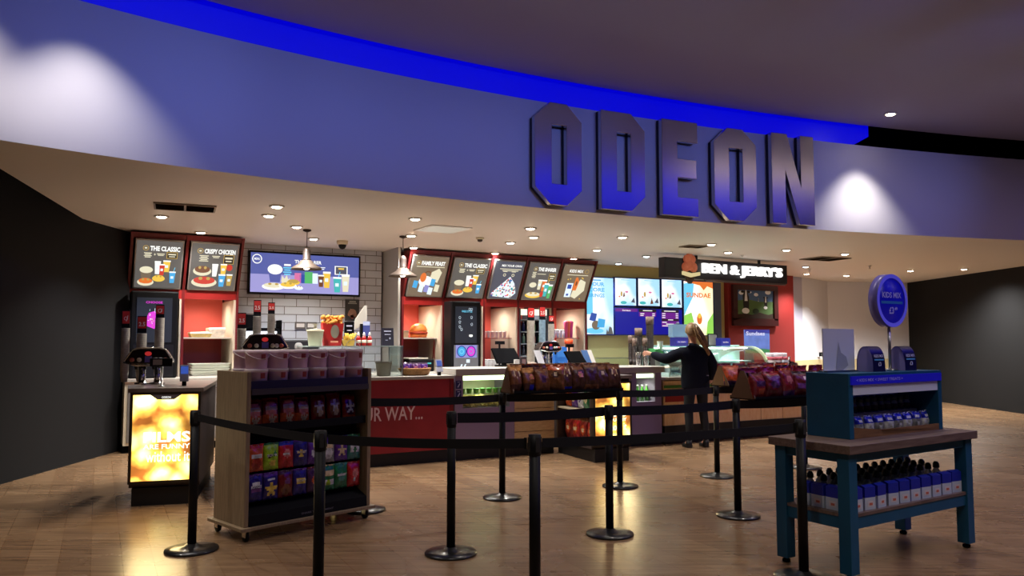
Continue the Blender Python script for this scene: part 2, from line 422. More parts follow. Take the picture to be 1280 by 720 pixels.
# dark side walls and the wall behind the viewer
M_dark = mat('dark_foyer_wall', srgb(6, 6, 9), .95)
xl = Wf.w(Wf.a(150, -.75), -.75).x - .05
mb = MB(M_dark); mb.box(xl - .1, xl, -3.2, 15, 0, Z_CEIL); struct(mb.build('wall_left'))
mb = MB(M_dark); mb.box(10.4, 10.5, -3.2, 22, 0, Z_CEIL); struct(mb.build('wall_right'))
mb = MB(M_dark); mb.box(-8, 12, -3.3, -3.2, 0, Z_CEIL + .1); struct(mb.build('wall_front'))

# ---------------------------------------------------------------- ceiling fittings
M_lens = glow('warm_lamp_lens', 255, 232, 200, 40.0); M_lensc = glow('cool_lamp_lens', 205, 240, 255, 12.0)
M_ring = mat('lamp_ring', srgb(190, 185, 178), .4)
def make_downlight(lens, w):
    t = thing('downlight', 'x', 'ceiling light', (0, 0, 0), 0, 'recessed downlights over the counter')
    mb = MB(M_ring); mb.lathe([(.085, 0), (.085, -.012), (.062, -.016), (.06, -.004)], n=24); mb.build('trim_ring', t)
    mb = MB(lens); mb.lathe([(.058, -.006), (.045, -.022), (.001, -.028)], n=20); mb.build('lens', t)
    return t
dl_w = make_downlight(M_lens, 1); dl_c = make_downlight(M_lensc, 1)
def spot(p, power, ang=105, col=(1, .97, .92), blend=.7, r=.05, tgt=None):
    ld = bpy.data.lights.new('lamp', 'SPOT'); ld.energy = power; ld.color = col; ld.spot_size = math.radians(ang); ld.spot_blend = blend
    ld.shadow_soft_size = r; o = bpy.data.objects.new('lamp', ld); COL.objects.link(o); o.location = p
    if tgt is not None: o.rotation_euler = (Vector(tgt) - Vector(p)).to_track_quat('-Z', 'Y').to_euler()
    return o
DL = [(202,270,'by the vent above the left menu boards'),(251,290,'above the second menu board from the left'),
 (346,257.5,'nearest the fascia above the tiled wall'),(336,269,'just behind the leftmost one near the fascia'),
 (371,283,'left of the pendant cable above the wide screen'),(392,298,'right of the pendant cable above the wide screen'),
 (519,273,'nearest the fascia above the right pendant'),(514,294,'beside the right pendant ceiling rose'),
 (517,309,'right of the right pendant cable'),(663,285,'nearest the fascia below the first letter'),
 (667,296,'just behind the one below the first letter'),(638,303,'right of the smoke detector'),
 (619,316,'above the third menu board of the middle group'),(778,296,'below the letter D'),(746,312,'middle one right of the red canopies'),
 (717,323,'just above the last menu board of the middle row'),(889,305,'front one above the hanging shop sign'),
 (910,315,'just above the middle of the hanging shop sign'),(983,312,'above the right end of the hanging shop sign'),
 (1056,317,'right of the far ceiling vent'),(1008,342,'low one before the corridor column'),(1058,344,'far one over the white corridor')]
for i, (px, py, wh) in enumerate(DL):
    p = on_z(px, py, Z_SOF - .001)
    lb = 'small warm soffit downlight ' + wh
    t = dl_w if i == 0 else dup(dl_w, p); t.location = p; t['label'] = lb
    spot(p + Vector((0, 0, -.05)), SPOT_W * (1.4 if px > 1000 else 1), 120)
for i, (px, py, wh) in enumerate([(773,329,'left one over the blue menu screens'),(808,320,'right one over the blue menu screens'),(1007,333,'over the right end of the shop sign')]):
    p = on_z(px, py, Z_SOF - .001); t = dl_c if i == 0 else dup(dl_c, p); t.location = p
    t['label'] = 'cool white round downlight in the soffit, ' + wh
    t['group'] = 'cool white downlights'
    spot(p + Vector((0, 0, -.05)), SPOT_W * .8, 120, (.7, .9, 1.0))
for px, py, wh in ((1138, 338, 'first'), (1205, 336, 'second')):  # two extra downlights added out of view to brighten the corridor wall
    p = on_z(px, py, Z_SOF - .001); dup(dl_w, p, label='added corridor downlight brightening the wall beyond the round price sign, %s from the left' % wh); spot(p + Vector((0, 0, -.05)), SPOT_W * 2.6, 150)
p = on_z(1113, 142, Z_CEIL - .001); t = dup(dl_w, p, label='single downlight in the high foyer ceiling at upper right'); t['group'] = 'foyer downlights'

def vent(px0, px1, py, wd, label):
    p = on_z((px0 + px1) / 2, py, Z_SOF); q = on_z(px1, py, Z_SOF); hw = (q - p).length * .86
    t = thing('ceiling_vent', label, 'air vent', p, Wf.ang - .12, 'dark air vents')
    mb = MB(mat('vent_dark', (.07, .055, .04), .7)); mb.box(-hw, hw, -wd, wd, -.006, 0); mb.build('backing', t)
    mb = MB(mat('vent_metal', srgb(128, 112, 92), .5)); 
    for a, b in ((-hw, -hw + .02), (hw - .02, hw), (-.012, .012)): mb.box(a, b, -wd, wd, -.018, -.006)
    mb.box(-hw, hw, -wd - .02, -wd, -.018, 0); mb.box(-hw, hw, wd, wd + .02, -.018, 0); mb.build('frame', t)
    mb = MB(mat('vent_slat', srgb(95, 80, 62), .5)); k = 14
    for i in range(k):
        y = -wd + 2 * wd * (i + .5) / k; mb.hexa([(-hw, y - .008, -.016), (hw, y - .008, -.016), (hw, y - .005, -.014), (-hw, y - .005, -.014), (-hw, y + .004, -.007), (hw, y + .004, -.007), (hw, y + .007, -.006), (-hw, y + .007, -.006)])
    mb.build('slat', t)
vent(190, 273, 258.5, .2, 'dark slatted ceiling vent above the left menu boards')
vent(1003, 1060, 323, .25, 'dark slatted ceiling vent right of the hanging shop sign')
vent(850, 885, 307.5, .12, 'small pale slatted vent above the middle of the soffit')
# white access hatch and diffuser
t = thing('ceiling_hatch', 'square white translucent hatch set in the soffit right of the right pendant', 'hatch', on_z(553, 286, Z_SOF), Wf.ang)
mb = MB(M_white); mb.box(-.3, .3, -.3, .3, -.012, 0); mb.build('frame', t, bevel=.004)
mb = MB(glow('dim_diffuser', 235, 222, 200, .55)); mb.box(-.26, .26, -.26, .26, -.016, -.012); mb.build('panel', t)
# smoke detector and sprinklers
t = thing('smoke_detector', 'small round white smoke detector hanging below the soffit', 'detector', on_z(600, 297, Z_SOF))
mb = MB(M_cream); mb.lathe([(.06, 0), (.06, -.02), (.045, -.03)]); mb.build('base', t)
mb = MB(mat('detector_dark', srgb(70, 60, 55), .5)); mb.lathe([(.04, -.03), (.035, -.055), (.015, -.065), (.001, -.066)]); mb.build('sensor', t)
for px, py, w in ((928, 319, 'above the hanging shop sign'), (1012, 336, 'left of the round price sign'), (1087, 332, 'above the round price sign')):
    t = thing('sprinkler', 'small ceiling sprinkler head ' + w, 'sprinkler', on_z(px, py, Z_SOF), 0, 'ceiling sprinklers')
    mb = MB(M_white); mb.lathe([(.04, 0), (.03, -.012), (.012, -.02), (.012, -.035)]); mb.build('collar', t)
    mb = MB(M_steel); mb.lathe([(.004, -.03), (.004, -.06), (.03, -.062), (.03, -.066), (.001, -.068)]); mb.build('deflector', t)
# CCTV dome
t = thing('security_camera', 'white dome security camera with dark lens bubble above the wide screen', 'camera', on_z(428, 301, Z_SOF))
mb = MB(M_cream); mb.lathe([(.085, 0), (.085, -.035), (.075, -.06)]); mb.build('housing', t)
mb = MB(M_black); mb.lathe([(.06, -.06), (.055, -.09), (.035, -.12), (.001, -.132)]); mb.build('dome', t)
# pendant lamps
def pendant(px, py_top, py_bot, label):
    p = on_z(px, py_top, Z_SOF); d = p.y
    zb = 1.5 + (ray(px, py_bot).z / ray(px, py_bot).y) * d
    t = thing('pendant_lamp', label, 'pendant lamp', p, 0, 'industrial pendant lamps'); h = zb - Z_SOF; s = 1.0
    mb = MB(mat('dark_bronze', (.03, .02, .015), .4, .8)); mb.lathe([(.055, 0), (.055, -.02), (.02, -.035), (.001, -.036)]); mb.build('ceiling_rose', t)
    mb = MB(M_blackmat); mb.tube([(0, 0, -.03), (0, 0, h + .28)], .005, 6); mb.build('cable', t)
    mb = MB(mat('aged_brass', (.06, .045, .04), .4, .5)); mb.lathe([(.01, h + .31), (.035, h + .29), (.045, h + .27), (.05, h + .25), (.05, h + .15), (.06, h + .14), (.06, h + .12), (.001, h + .12)][::-1]); mb.build('lamp_holder', t)
    mb = MB(mat('shade_metal', srgb(82, 70, 62), .55, .3)); mb.lathe([(.055, h + .13), (.085, h + .11), (.095, h + .085), (.19, h + .03), (.205, h + .005), (.205, h), (.185, h + .02), (.09, h + .075), (.05, h + .12)], n=32); mb.build('lamp_shade', t)
    mb = MB(glow('bulb_glow', 255, 240, 210, 9)); mb.ball((0, 0, h + .045), .05, 8); mb.build('bulb', t)
    spot(p + Vector((0, 0, h - .03)), SPOT_W * .5, 120)
pendant(384, 287, 337, 'left pendant lamp with metal dish shade hanging before the wide screen')
pendant(504, 295, 346, 'right pendant lamp with metal dish shade hanging before the red menu canopy')

# ---------------------------------------------------------------- sign letters on the fascia
def glyph(ch):
    if ch == 'O': return [[(.32,0),(.68,0),(1,.16),(1,.84),(.68,1),(.32,1),(0,.84),(0,.16)], [(.345,.2),(.345,.79),(.68,.79),(.68,.2)]]
    if ch == 'D': return [[(0,0),(.68,0),(1,.16),(1,.84),(.68,1),(0,1)], [(.345,.19),(.345,.8),(.68,.8),(.68,.19)]]
    if ch == 'E': return [[(0,0),(1,0),(1,.19),(.42,.19),(.42,.405),(.96,.405),(.96,.595),(.42,.595),(.42,.79),(1,.79),(1,1),(0,1)]]
    if ch == 'N': return [[(0,0),(.31,0),(.31,.6),(.64,0),(1,0),(1,1),(.69,1),(.69,.4),(.36,1),(0,1)]]
def fascia_frame(px):
    p = fpt((px - 640) / 240); q = fpt((px - 660) / 240); r = fpt((px - 620) / 240)
    return Frame(p.x, p.y, math.degrees(math.atan2(r.y - q.y, r.x - q.x)))
M_letter = mat('brushed_letter_steel', (.62, .60, .57), .25, 1.0)
M_letside = mat('letter_side', (.03, .028, .03), .4, .6)
for ch, x0, x1, yt, yb, lab in (('O',670,728,129,255.5,'brushed steel letter O with cut corners, first letter on the fascia'),
     ('D',753,807,141,262.5,'brushed steel letter D with cut right corners on the fascia'),
     ('E',829,873,151,269,'brushed steel letter E, middle letter on the fascia'),
     ('O',894,946,161,275,'brushed steel letter O between the E and the N on the fascia'),
     ('N',966,1018,168.5,279.5,'brushed steel letter N, last letter on the fascia')):
    cx = (x0 + x1) / 2; fr = fascia_frame(cx)
    sA, _ = fr.at(x0, 200, -.15); sB, _ = fr.at(x1, 200, -.15)
    zt = fr.at(cx, yt, -.15)[1]; zb = fr.at(cx, yb, -.15)[1]
    t = thing('sign_letter', lab, 'sign letter', fr.w(0, 0, 0), fr.ang, 'steel letters of the wall sign')
    lp = [[(sA + (sB - sA) * x, zb + (zt - zb) * z) for x, z in l] for l in glyph(ch)]
    vs, fs = solid_loops(lp, .06, .004)
    mb = MB(M_letter); mb.add([(v.x, v.y - .13, v.z) for v in vs], fs); mb.build('letter_face', t)
    vs, fs = solid_loops([[(p[0] + (-.0 if 1 else 0), p[1]) for p in l] for l in lp], .07, 0)
    mb = MB(M_letside); mb.add([(v.x, v.y - .085, v.z) for v in vs], fs); mb.build('letter_return', t)
    for u_, w_ in ((.15, .3), (.15, .7)):
        mb = MB(M_steel); mb.lathe([(.012, -.03), (.012, .0)], (sA + (sB - sA) * u_, 0, zb + (zt - zb) * w_), 8, axis='y'); mb.build('fixing', t)
# ================================================================== SERVING BAYS AND MENU BOARDS
G_ = {k: glow('screen_' + k, *v[:3], v[3] if len(v) > 3 else 1.0) for k, v in dict(
    white=(255,255,250,1.1), cream=(240,232,200,1), yellow=(250,205,80,1), orange=(235,120,50,1), red=(215,60,45,1), blue=(70,175,235,1),
    deepblue=(50,80,170,1), grey=(98,94,90,1), tan=(125,108,88,1), slate=(82,84,98,1), dark=(30,28,30,1), green=(90,190,110,1), teal=(70,190,190,1),
    gold=(200,165,80,1), lilac=(150,150,215,1), pink=(225,120,170,1), navy=(12,12,150,1), purple=(110,30,140,1), sky=(185,225,250,1.1), brown=(120,70,40,1),
    indigo=(88,98,170,1), lavender=(165,160,220,1), cyan=(110,205,240,1.1), magenta=(215,50,205,1.2), lime=(150,215,90,1.1), pale=(225,240,250,1.15)).items()}

def bucket(mb, x, z, w, h, body, topc, y):
    mb.m(G_[body]); mb.poly([(x-w*.36, z), (x+w*.36, z), (x+w*.5, z+h*.62), (x-w*.5, z+h*.62)], y)
    mb.m(G_[topc]); mb.disc(x, z+h*.66, w*.56, h*.26, y-.0012)
def tray(mb, x, z, w, h, a, b, y):
    mb.m(G_[a]); mb.disc(x, z+h*.4, w*.5, h*.4, y); mb.m(G_[b]); mb.disc(x, z+h*.55, w*.42, h*.3, y-.0012)
    for i in range(5): mb.m(G_['gold' if i % 2 else b]); mb.disc(x-w*.3+i*w*.15, z+h*(.62+.08*(i%2)), w*.08, h*.13, y-.0024, 8)
def cup(mb, x, z, w, h, c, y, straw=None):
    if straw: mb.m(G_[straw]); mb.poly([(x+w*.05, z+h*.8), (x+w*.15, z+h*.8), (x+w*.4, z+h*1.25), (x+w*.3, z+h*1.25)], y)
    mb.m(G_[c]); mb.poly([(x-w*.35, z), (x+w*.35, z), (x+w*.5, z+h*.85), (x-w*.5, z+h*.85)], y-.0012)
    mb.m(G_['white']); mb.rect(x-w*.52, x+w*.52, z+h*.82, z+h*.93, y-.0024); mb.m(G_['pale']); mb.rect(x-w*.25, x+w*.2, z+h*.35, z+h*.55, y-.0024)
def price(mb, x0, x1, z0, z1, y):
    mb.m(G_['gold']); mb.rect(x0, x1, z0, z1, y); mb.m(G_['dark']); d = .008; mb.rect(x0+d, x1-d, z0+d, z1-d, y-.0012)
    mb.m(G_['cream']); mb.rect(x0+.02, x1-.02, z0+(z1-z0)*.55, z0+(z1-z0)*.75, y-.0024); mb.rect(x0+.03, x1-.03, z0+(z1-z0)*.25, z0+(z1-z0)*.38, y-.0024)
def lines(mb, x, z, w, k, y, c='cream', h=.012, gap=.02):
    mb.m(G_[c])
    for i in range(k):
        ww = w * (1 if i % 2 == 0 else .75); mb.rect(x-ww/2, x+ww/2, z-i*gap-h, z-i*gap, y)

def board_art(mb, kind, W, H, y):
    """artwork of a menu board of size W x H, origin at lower left"""
    X = lambda f: f*W
    Z = lambda f: f*H
    bg = dict(classic='grey', chicken='grey', feast='tan', mix='slate', sharer='grey', kids='tan')[kind]
    mb.m(G_[bg]); mb.rect(0, W, 0, H, y); y -= .0015
    def title(s, x0, x1, badge=True):
        mb.m(G_['white']); mb.text(s, X(x0), X(x1), Z(.79), Z(.895), y, .045)
        if badge: mb.m(G_['gold']); mb.ring(X(x0-.09), Z(.845), W*.065, W*.012, y); mb.m(G_['cream']); mb.disc(X(x0-.09), Z(.845), W*.03, W*.02, y)
    if kind == 'classic':
        title('THE CLASSIC', .29, .95); lines(mb, X(.25), Z(.75), W*.17, 4, y); lines(mb, X(.53), Z(.74), W*.17, 2, y)
        mb.m(G_['cream']); mb.rect(X(.38), X(.42), Z(.71), Z(.722), y); mb.rect(X(.394), X(.406), Z(.695), Z(.74), y)
        price(mb, X(.66), X(.9), Z(.64), Z(.78), y)
        bucket(mb, X(.24), Z(.2), W*.26, Z(.28), 'tan', 'cream', y); tray(mb, X(.24), Z(.04), W*.36, Z(.2), 'cream', 'orange', y-.004)
        cup(mb, X(.48), Z(.3), W*.13, Z(.3), 'white', y); cup(mb, X(.68), Z(.35), W*.16, Z(.27), 'yellow', y); cup(mb, X(.58), Z(.28), W*.12, Z(.26), 'red', y-.004)
        tray(mb, X(.52), Z(.14), W*.28, Z(.17), 'yellow', 'yellow', y-.008); cup(mb, X(.82), Z(.12), W*.14, Z(.27), 'blue', y-.004, 'cyan')
    if kind == 'chicken':
        title('CRISPY CHICKEN', .27, .95); lines(mb, X(.27), Z(.75), W*.2, 5, y); lines(mb, X(.53), Z(.75), W*.17, 2, y); price(mb, X(.7), X(.93), Z(.58), Z(.78), y)
        tray(mb, X(.26), Z(.3), W*.4, Z(.26), 'cream', 'brown', y); tray(mb, X(.32), Z(.05), W*.56, Z(.28), 'cream', 'red', y-.004)
        cup(mb, X(.53), Z(.3), W*.13, Z(.3), 'white', y-.008); cup(mb, X(.72), Z(.34), W*.14, Z(.26), 'yellow', y); mb.m(G_['red']); mb.disc(X(.85), Z(.5), W*.07, Z(.07), y)
        cup(mb, X(.7), Z(.08), W*.15, Z(.3), 'blue', y-.012); cup(mb, X(.87), Z(.1), W*.13, Z(.28), 'gold', y-.004)
    if kind == 'feast':
        title('FAMILY FEAST', .24, .93); lines(mb, X(.52), Z(.76), W*.82, 1, y)
        mb.m(G_['brown']); mb.ring(X(.48), Z(.55), W*.11, W*.03, y)
        mb.m(G_['cream']); mb.poly([(X(.55), Z(.45)), (X(.8), Z(.35)), (X(.88), Z(.62)), (X(.78), Z(.72)), (X(.58), Z(.62))], y)
        mb.m(G_['white']); mb.disc(X(.45), Z(.38), W*.2, Z(.14), y-.001); mb.m(G_['orange']); mb.disc(X(.36), Z(.48), W*.09, Z(.12), y-.003)
        for q, (x, z, c) in enumerate(((.16,.3,'blue'),(.66,.36,'blue'),(.5,.2,'lilac'),(.62,.14,'pale'),(.8,.22,'cream'),(.34,.2,'pale'))):
            mb.m(G_[c]); mb.poly([(X(x-.07), Z(z-.08)), (X(x+.06), Z(z-.1)), (X(x+.08), Z(z+.08)), (X(x-.05), Z(z+.1))], y-.004-.001*q)
    if kind == 'mix':
        mb.m(G_['white']); mb.text('MIX YOUR OWN', X(.22), X(.92), Z(.86), Z(.92), y, .03); lines(mb, X(.55), Z(.81), W*.75, 2, y, 'cream', .014, .03)
        for x in (.38, .68): mb.m(G_['cream']); mb.ring(X(x), Z(.64), W*.05, W*.02, y); lines(mb, X(x), Z(.74), W*.15, 1, y)
        P = [(X(.06), Z(.14)), (X(.08), Z(.06)), (X(.75), Z(.02)), (X(.92), Z(.16)), (X(.8), Z(.42)), (X(.6), Z(.6))]
        mb.m(G_['pale']); mb.poly(P, y)
        r2 = random.Random(3); cs = ['red','white','teal','dark','pink','cream','deepblue','white','orange','grey']
        k = 0
        while k < 90:
            x, z = r2.uniform(.08, .88), r2.uniform(.05, .56)
            if z > .14 + (x-.06)*.85 or (x > .6 and z > .6-(x-.6)*1.25): continue
            mb.m(G_[cs[k % 10]]); mb.disc(X(x), Z(z), W*r2.uniform(.018, .04), W*r2.uniform(.018, .035), y-.001-.00002*k, 7); k += 1
    if kind == 'sharer':
        title('THE SHARER', .3, .93); lines(mb, X(.2), Z(.76), W*.14, 6, y); lines(mb, X(.45), Z(.72), W*.3, 1, y); price(mb, X(.72), X(.95), Z(.55), Z(.73), y)
        bucket(mb, X(.24), Z(.22), W*.22, Z(.28), 'grey', 'cream', y); tray(mb, X(.32), Z(.04), W*.55, Z(.2), 'yellow', 'cream', y-.004)
        cup(mb, X(.47), Z(.28), W*.14, Z(.3), 'cream', y); cup(mb, X(.62), Z(.24), W*.15, Z(.34), 'orange', y-.003); cup(mb, X(.72), Z(.1), W*.16, Z(.4), 'teal', y-.006, 'yellow')
        cup(mb, X(.86), Z(.05), W*.14, Z(.42), 'green', y-.009); mb.m(G_['red']); mb.disc(X(.6), Z(.16), W*.06, Z(.08), y-.012)
    if kind == 'kids':
        mb.m(G_['white']); mb.text('KIDS MIX', X(.2), X(.68), Z(.80), Z(.885), y, .03); mb.m(G_['gold']); mb.ring(X(.81), Z(.84), W*.07, W*.012, y)
        lines(mb, X(.52), Z(.74), W*.74, 1, y)
        mb.m(G_['pale']); mb.rect(X(.22), X(.44), Z(.1), Z(.5), y); mb.m(G_['deepblue']); mb.rect(X(.26), X(.4), Z(.34), Z(.46), y-.001); mb.rect(X(.28), X(.36), Z(.14), Z(.2), y-.001)
        mb.m(G_['cream']); mb.poly([(X(.45), Z(.12)), (X(.62), Z(.06)), (X(.88), Z(.3)), (X(.86), Z(.55)), (X(.66), Z(.62)), (X(.5), Z(.4))], y-.002)
        mb.m(G_['orange']); mb.poly([(X(.44), Z(.3)), (X(.58), Z(.3)), (X(.62), Z(.55)), (X(.54), Z(.68)), (X(.48), Z(.66))], y-.004)
        mb.m(G_['brown']); mb.disc(X(.54), Z(.5), W*.03, Z(.07), y-.005); 
        for x, z in ((.3,.62),(.22,.6),(.7,.66),(.8,.06),(.74,.64)): mb.m(G_['yellow']); mb.disc(X(x), Z(z), W*.02, W*.02, y, 8)

BF, BT = -.45, -.78          # depth of the boards' lower and upper edge from the wall line
zb_, zt_ = 2.22, 2.93
def bay(pxa, pxb, kind, blabel, lab, fill, depth=.95, plabel=None):
    a = Wf.a(pxa, BF); b = Wf.a(pxb, BF); W = b - a
    t = thing('serving_bay', lab, 'serving bay', Wf.w(a, BF, 0), Wf.ang, 'red serving bays along the back wall')
    mb = MB(M_redd)
    mb.box(0, .035, 0, 1.0, .98, zb_)                                   # left fin lower
    mb.hexa([(0,0,zb_),(.035,0,zb_),(.035,.75,zb_),(0,.75,zb_),(0,BT-BF-.04,zt_+.04),(.035,BT-BF-.04,zt_+.04),(.035,.75,zt_+.04),(0,.75,zt_+.04)])
    mb.build('side_fin', t)
    mb = MB(M_redd); mb.hexa([(.035,BT-BF+.02,zt_-.03),(W,BT-BF+.02,zt_-.03),(W,.7,zt_-.03),(.035,.7,zt_-.03),(.035,BT-BF-.02,zt_+.04),(W,BT-BF-.02,zt_+.04),(W,.7,zt_+.04),(.035,.7,zt_+.04)]); mb.build('canopy', t)
    mb = MB(M_red); mb.box(.035, W, .01, .06, zb_ - .13, zb_); mb.build('pelmet', t)
    mb = MB(mat('niche_red', srgb(200, 84, 72), .5)); mb.box(.035, W - .03, depth, depth + .03, .98, zb_ - .0); mb.build('back_panel', t)
    mb = MB(mat('niche_cream', srgb(205, 190, 168), .5)); mb.box(W - .03, W, .012, depth + .02, .98, zb_ - .13); mb.build('side_panel', t)
    mb = MB(mat('niche_cream', srgb(205, 190, 168), .5)); mb.box(.035, W - .03, .06, depth, zb_ - .03, zb_); mb.build('roof_panel', t)
    if fill != 'machine':
        mb = MB(glow('niche_lamp', 255, 225, 195, 5)); mb.box(.08, W - .08, .1, .14, zb_ - .05, zb_ - .032); mb.build('strip_light', t)
        p = Wf.w(a + W/2, BF + .45, zb_ - .08); l = spot(p, 46, 160, (1, .88, .78), 1, .08); 
    if fill == 'shelf':
        mb = MB(M_clear if kind in ('mix', 'kids') else mat('shelf_steel', srgb(205, 195, 180), .35)); mb.box(.04, W - .035, .15, depth - .01, 1.52, 1.54); mb.build('shelf', t)
    if fill == 'fridge':
        mb = MB(mat('fridge_grey', srgb(70, 78, 88), .4)); mb.box(.05, .09, .04, depth-.02, .98, zb_-.14); mb.build('fridge_side', t); mb = MB(mat('fridge_grey', srgb(70, 78, 88), .4)); mb.box(W-.08, W-.04, .04, depth-.02, .98, zb_-.14); mb.build('fridge_side', t)
        for z in (1.2, 1.42, 1.64, 1.86):
            mb = MB(mat('fridge_shelf', srgb(150, 160, 165), .3)); mb.box(.09, W-.08, .08, depth-.04, z, z+.015); mb.build('shelf', t)
        mb = MB(glow('fridge_header', 250, 245, 220, 1.3)); mb.box(.09, W-.08, .05, .08, 1.95, 2.06); mb.build('header_light', t)
    # the board itself leans out at the top
    Wb = W - .09; Hh = math.hypot(zt_ - .05 - zb_, BT - BF); tilt = math.atan2(-(BT - BF), zt_ - .05 - zb_)
    m = thing('menu_board', blabel, 'menu board', Wf.w(a + .06, BF - .01, zb_ + .005), Wf.ang, 'lit menu boards under the red canopies', rx=tilt)
    mb = MB(mat('board_frame', srgb(150, 145, 140), .35, .5)); mb.box(0, Wb, -.012, .03, 0, Hh); mb.build('frame', m, bevel=.003)
    mb = MB(M_black); mb.M = Matrix.Translation((.018, -.0135, .018)); board_art(mb, kind, Wb - .036, Hh - .036, 0); mb.build('screen', m)
    return a, W, t
bays = {}
bays['c1'] = bay(157, 226, 'classic', 'lit menu board reading THE CLASSIC at the far left', 'red bay behind the far left black drinks machine', 'machine')
bays['cc'] = bay(226, 294, 'chicken', 'lit menu board reading CRISPY CHICKEN', 'red bay with boxes on its shelf next to the tiled wall', 'shelf')
bays['ff'] = bay(502, 553, 'feast', 'lit menu board reading FAMILY FEAST', 'red bay with a bun on its shelf right of the tiled wall', 'shelf')
bays['c2'] = bay(553, 604, 'classic', 'lit menu board reading THE CLASSIC, second in the middle row of five', 'red bay behind the middle black drinks machine', 'machine')
bays['mx'] = bay(604, 647, 'mix', 'lit menu board with a big pile of sweets on dark blue', 'red bay with a clear shelf of small pink pots', 'shelf')
bays['sh'] = bay(647, 690, 'sharer', 'lit menu board reading THE SHARER', 'red bay with a lit upright fridge behind the cup stacks', 'fridge')
bays['km'] = bay(690, 732, 'kids', 'lit tan menu board reading KIDS MIX, rightmost under the red canopies', 'red bay with clear shelf of pink and white cups at the canopy end', 'shelf')
for k, rl in (('cc', 'right'), ('km', 'right')):
    a, W, t = bays[k]
    mb = MB(M_redd); mb.box(W, W+.035, 0, 1.0, .98, zb_)
    mb.hexa([(W,0,zb_),(W+.035,0,zb_),(W+.035,.75,zb_),(W,.75,zb_),(W,BT-BF-.04,zt_+.04),(W+.035,BT-BF-.04,zt_+.04),(W+.035,.75,zt_+.04),(W,.75,zt_+.04)])
    mb.build('end_fin', t)

# back counter under the bays and along the tiles
def back_counter(pxa, pxb, label, col, b0=-.95, b1=-.02, z=.98):
    a = Wf.a(pxa, b0); b = Wf.a(pxb, b0); L_ = b - a
    t = thing('back_counter', label, 'counter', Wf.w(a, 0, 0), Wf.ang)
    mb = MB(col); mb.box(0, L_, b0 + .04, b1, .1, z - .04); mb.build('body', t)
    mb = MB(M_blackmat); mb.box(0, L_, b0 + .1, b1, 0, .1); mb.build('plinth', t)
    mb = MB(M_top); mb.box(-.01, L_ + .01, b0, b1, z - .04, z); mb.build('worktop', t, bevel=.005)
    for i in range(int(L_ / .8)):
        x = .04 + i * .8; 
        d = MB(mat('steel_door', srgb(140, 138, 135), .4, .6)); d.box(x, x + .74, b0 + .02, b0 + .04, .14, z - .08); d = d.build('door', t, bevel=.003)
        h = MB(M_chrome); h.tube([(x + .3, b0 + .02, z - .14), (x + .3, b0 - .01, z - .14), (x + .44, b0 - .01, z - .14), (x + .44, b0 + .02, z - .14)], .006, 6); h.build('handle', d)
back_counter(158, 498, 'pale back counter under the tiled wall and left red bays', M_cream)
back_counter(501, 737, 'pale back counter under the middle row of red bays', M_cream)
back_counter(738, 906, 'pale back counter under the blue menu screens', M_cream, b0=-.7)

# ---------------------------------------------------------------- wide screen over the tiles
a0, _ = Wf.at(310.5, 340, -.08); a1, _ = Wf.at(450.5, 340, -.08); W = a1 - a0
zt = Wf.at(311, 312.5, -.08)[1]; zb = Wf.at(311, 367, -.08)[1]; H = zt - zb
t = thing('menu_screen', 'wide landscape menu screen on the white tiled wall', 'screen', Wf.w(a0, -.08, zb), Wf.ang)
mb = MB(M_black); mb.box(0, W, 0, .08, 0, H); mb.build('bezel', t, bevel=.004)
mb = MB(G_['indigo']); mb.M = Matrix.Translation((.03, -.002, .03)); w_, h_ = W - .06, H - .06
mb.rect(0, w_, 0, h_, 0); mb.m(G_['lavender']); mb.rect(0, w_, 0, h_*.46, -.001); X = lambda f: f*w_; Z = lambda f: f*h_
mb.m(G_['white']); mb.ring(X(.055), Z(.84), .075, .014, -.002, 28); mb.text('MENU', X(.03), X(.08), Z(.81), Z(.87), -.002)
mb.text('THE SHARER', X(.39), X(.64), Z(.77), Z(.86), -.002, .03); lines(mb, X(.325), Z(.74), X(.06), 1, -.002, 'white', .03, .03); lines(mb, X(.325), Z(.66), X(.075), 4, -.002, 'cyan', .02, .035)
mb.rect(X(.395), X(.42), Z(.655), Z(.67), -.002); mb.rect(X(.405), X(.41), Z(.62), Z(.70), -.002); lines(mb, X(.635), Z(.7), X(.08), 2, -.002, 'white', .012, .026)
y = -.003
mb.m(G_['white']); mb.rect(X(.765), X(.89), Z(.52), Z(.75), y); mb.m(G_['slate']); mb.rect(X(.775), X(.88), Z(.54), Z(.73), y-.001); mb.m(G_['yellow']); mb.rect(X(.8), X(.855), Z(.66), Z(.7), y-.002)
bucket(mb, X(.215), Z(.26), X(.12), Z(.5), 'indigo', 'white', y); tray(mb, X(.2), Z(.06), X(.2), Z(.22), 'white', 'cream', y-.004)
tray(mb, X(.33), Z(.1), X(.16), Z(.2), 'white', 'yellow', y-.008); tray(mb, X(.38), Z(.2), X(.12), Z(.18), 'yellow', 'gold', y-.006); tray(mb, X(.43), Z(.08), X(.08), Z(.12), 'pale', 'white', y-.01)
mb.m(G_['cream']); mb.poly([(X(.27), Z(.3)), (X(.28), Z(.44)), (X(.3), Z(.36)), (X(.32), Z(.46)), (X(.335), Z(.34)), (X(.35), Z(.4)), (X(.34), Z(.26)), (X(.28), Z(.24))], y-.002)
for x, w1, h1, c in ((.42, .06, .26, 'pink'), (.46, .05, .22, 'deepblue'), (.52, .075, .3, 'green'), (.58, .05, .27, 'pale')):
    mb.m(G_[c]); mb.rect(X(x-w1/2), X(x+w1/2), Z(.26), Z(.26+h1), y-.004)
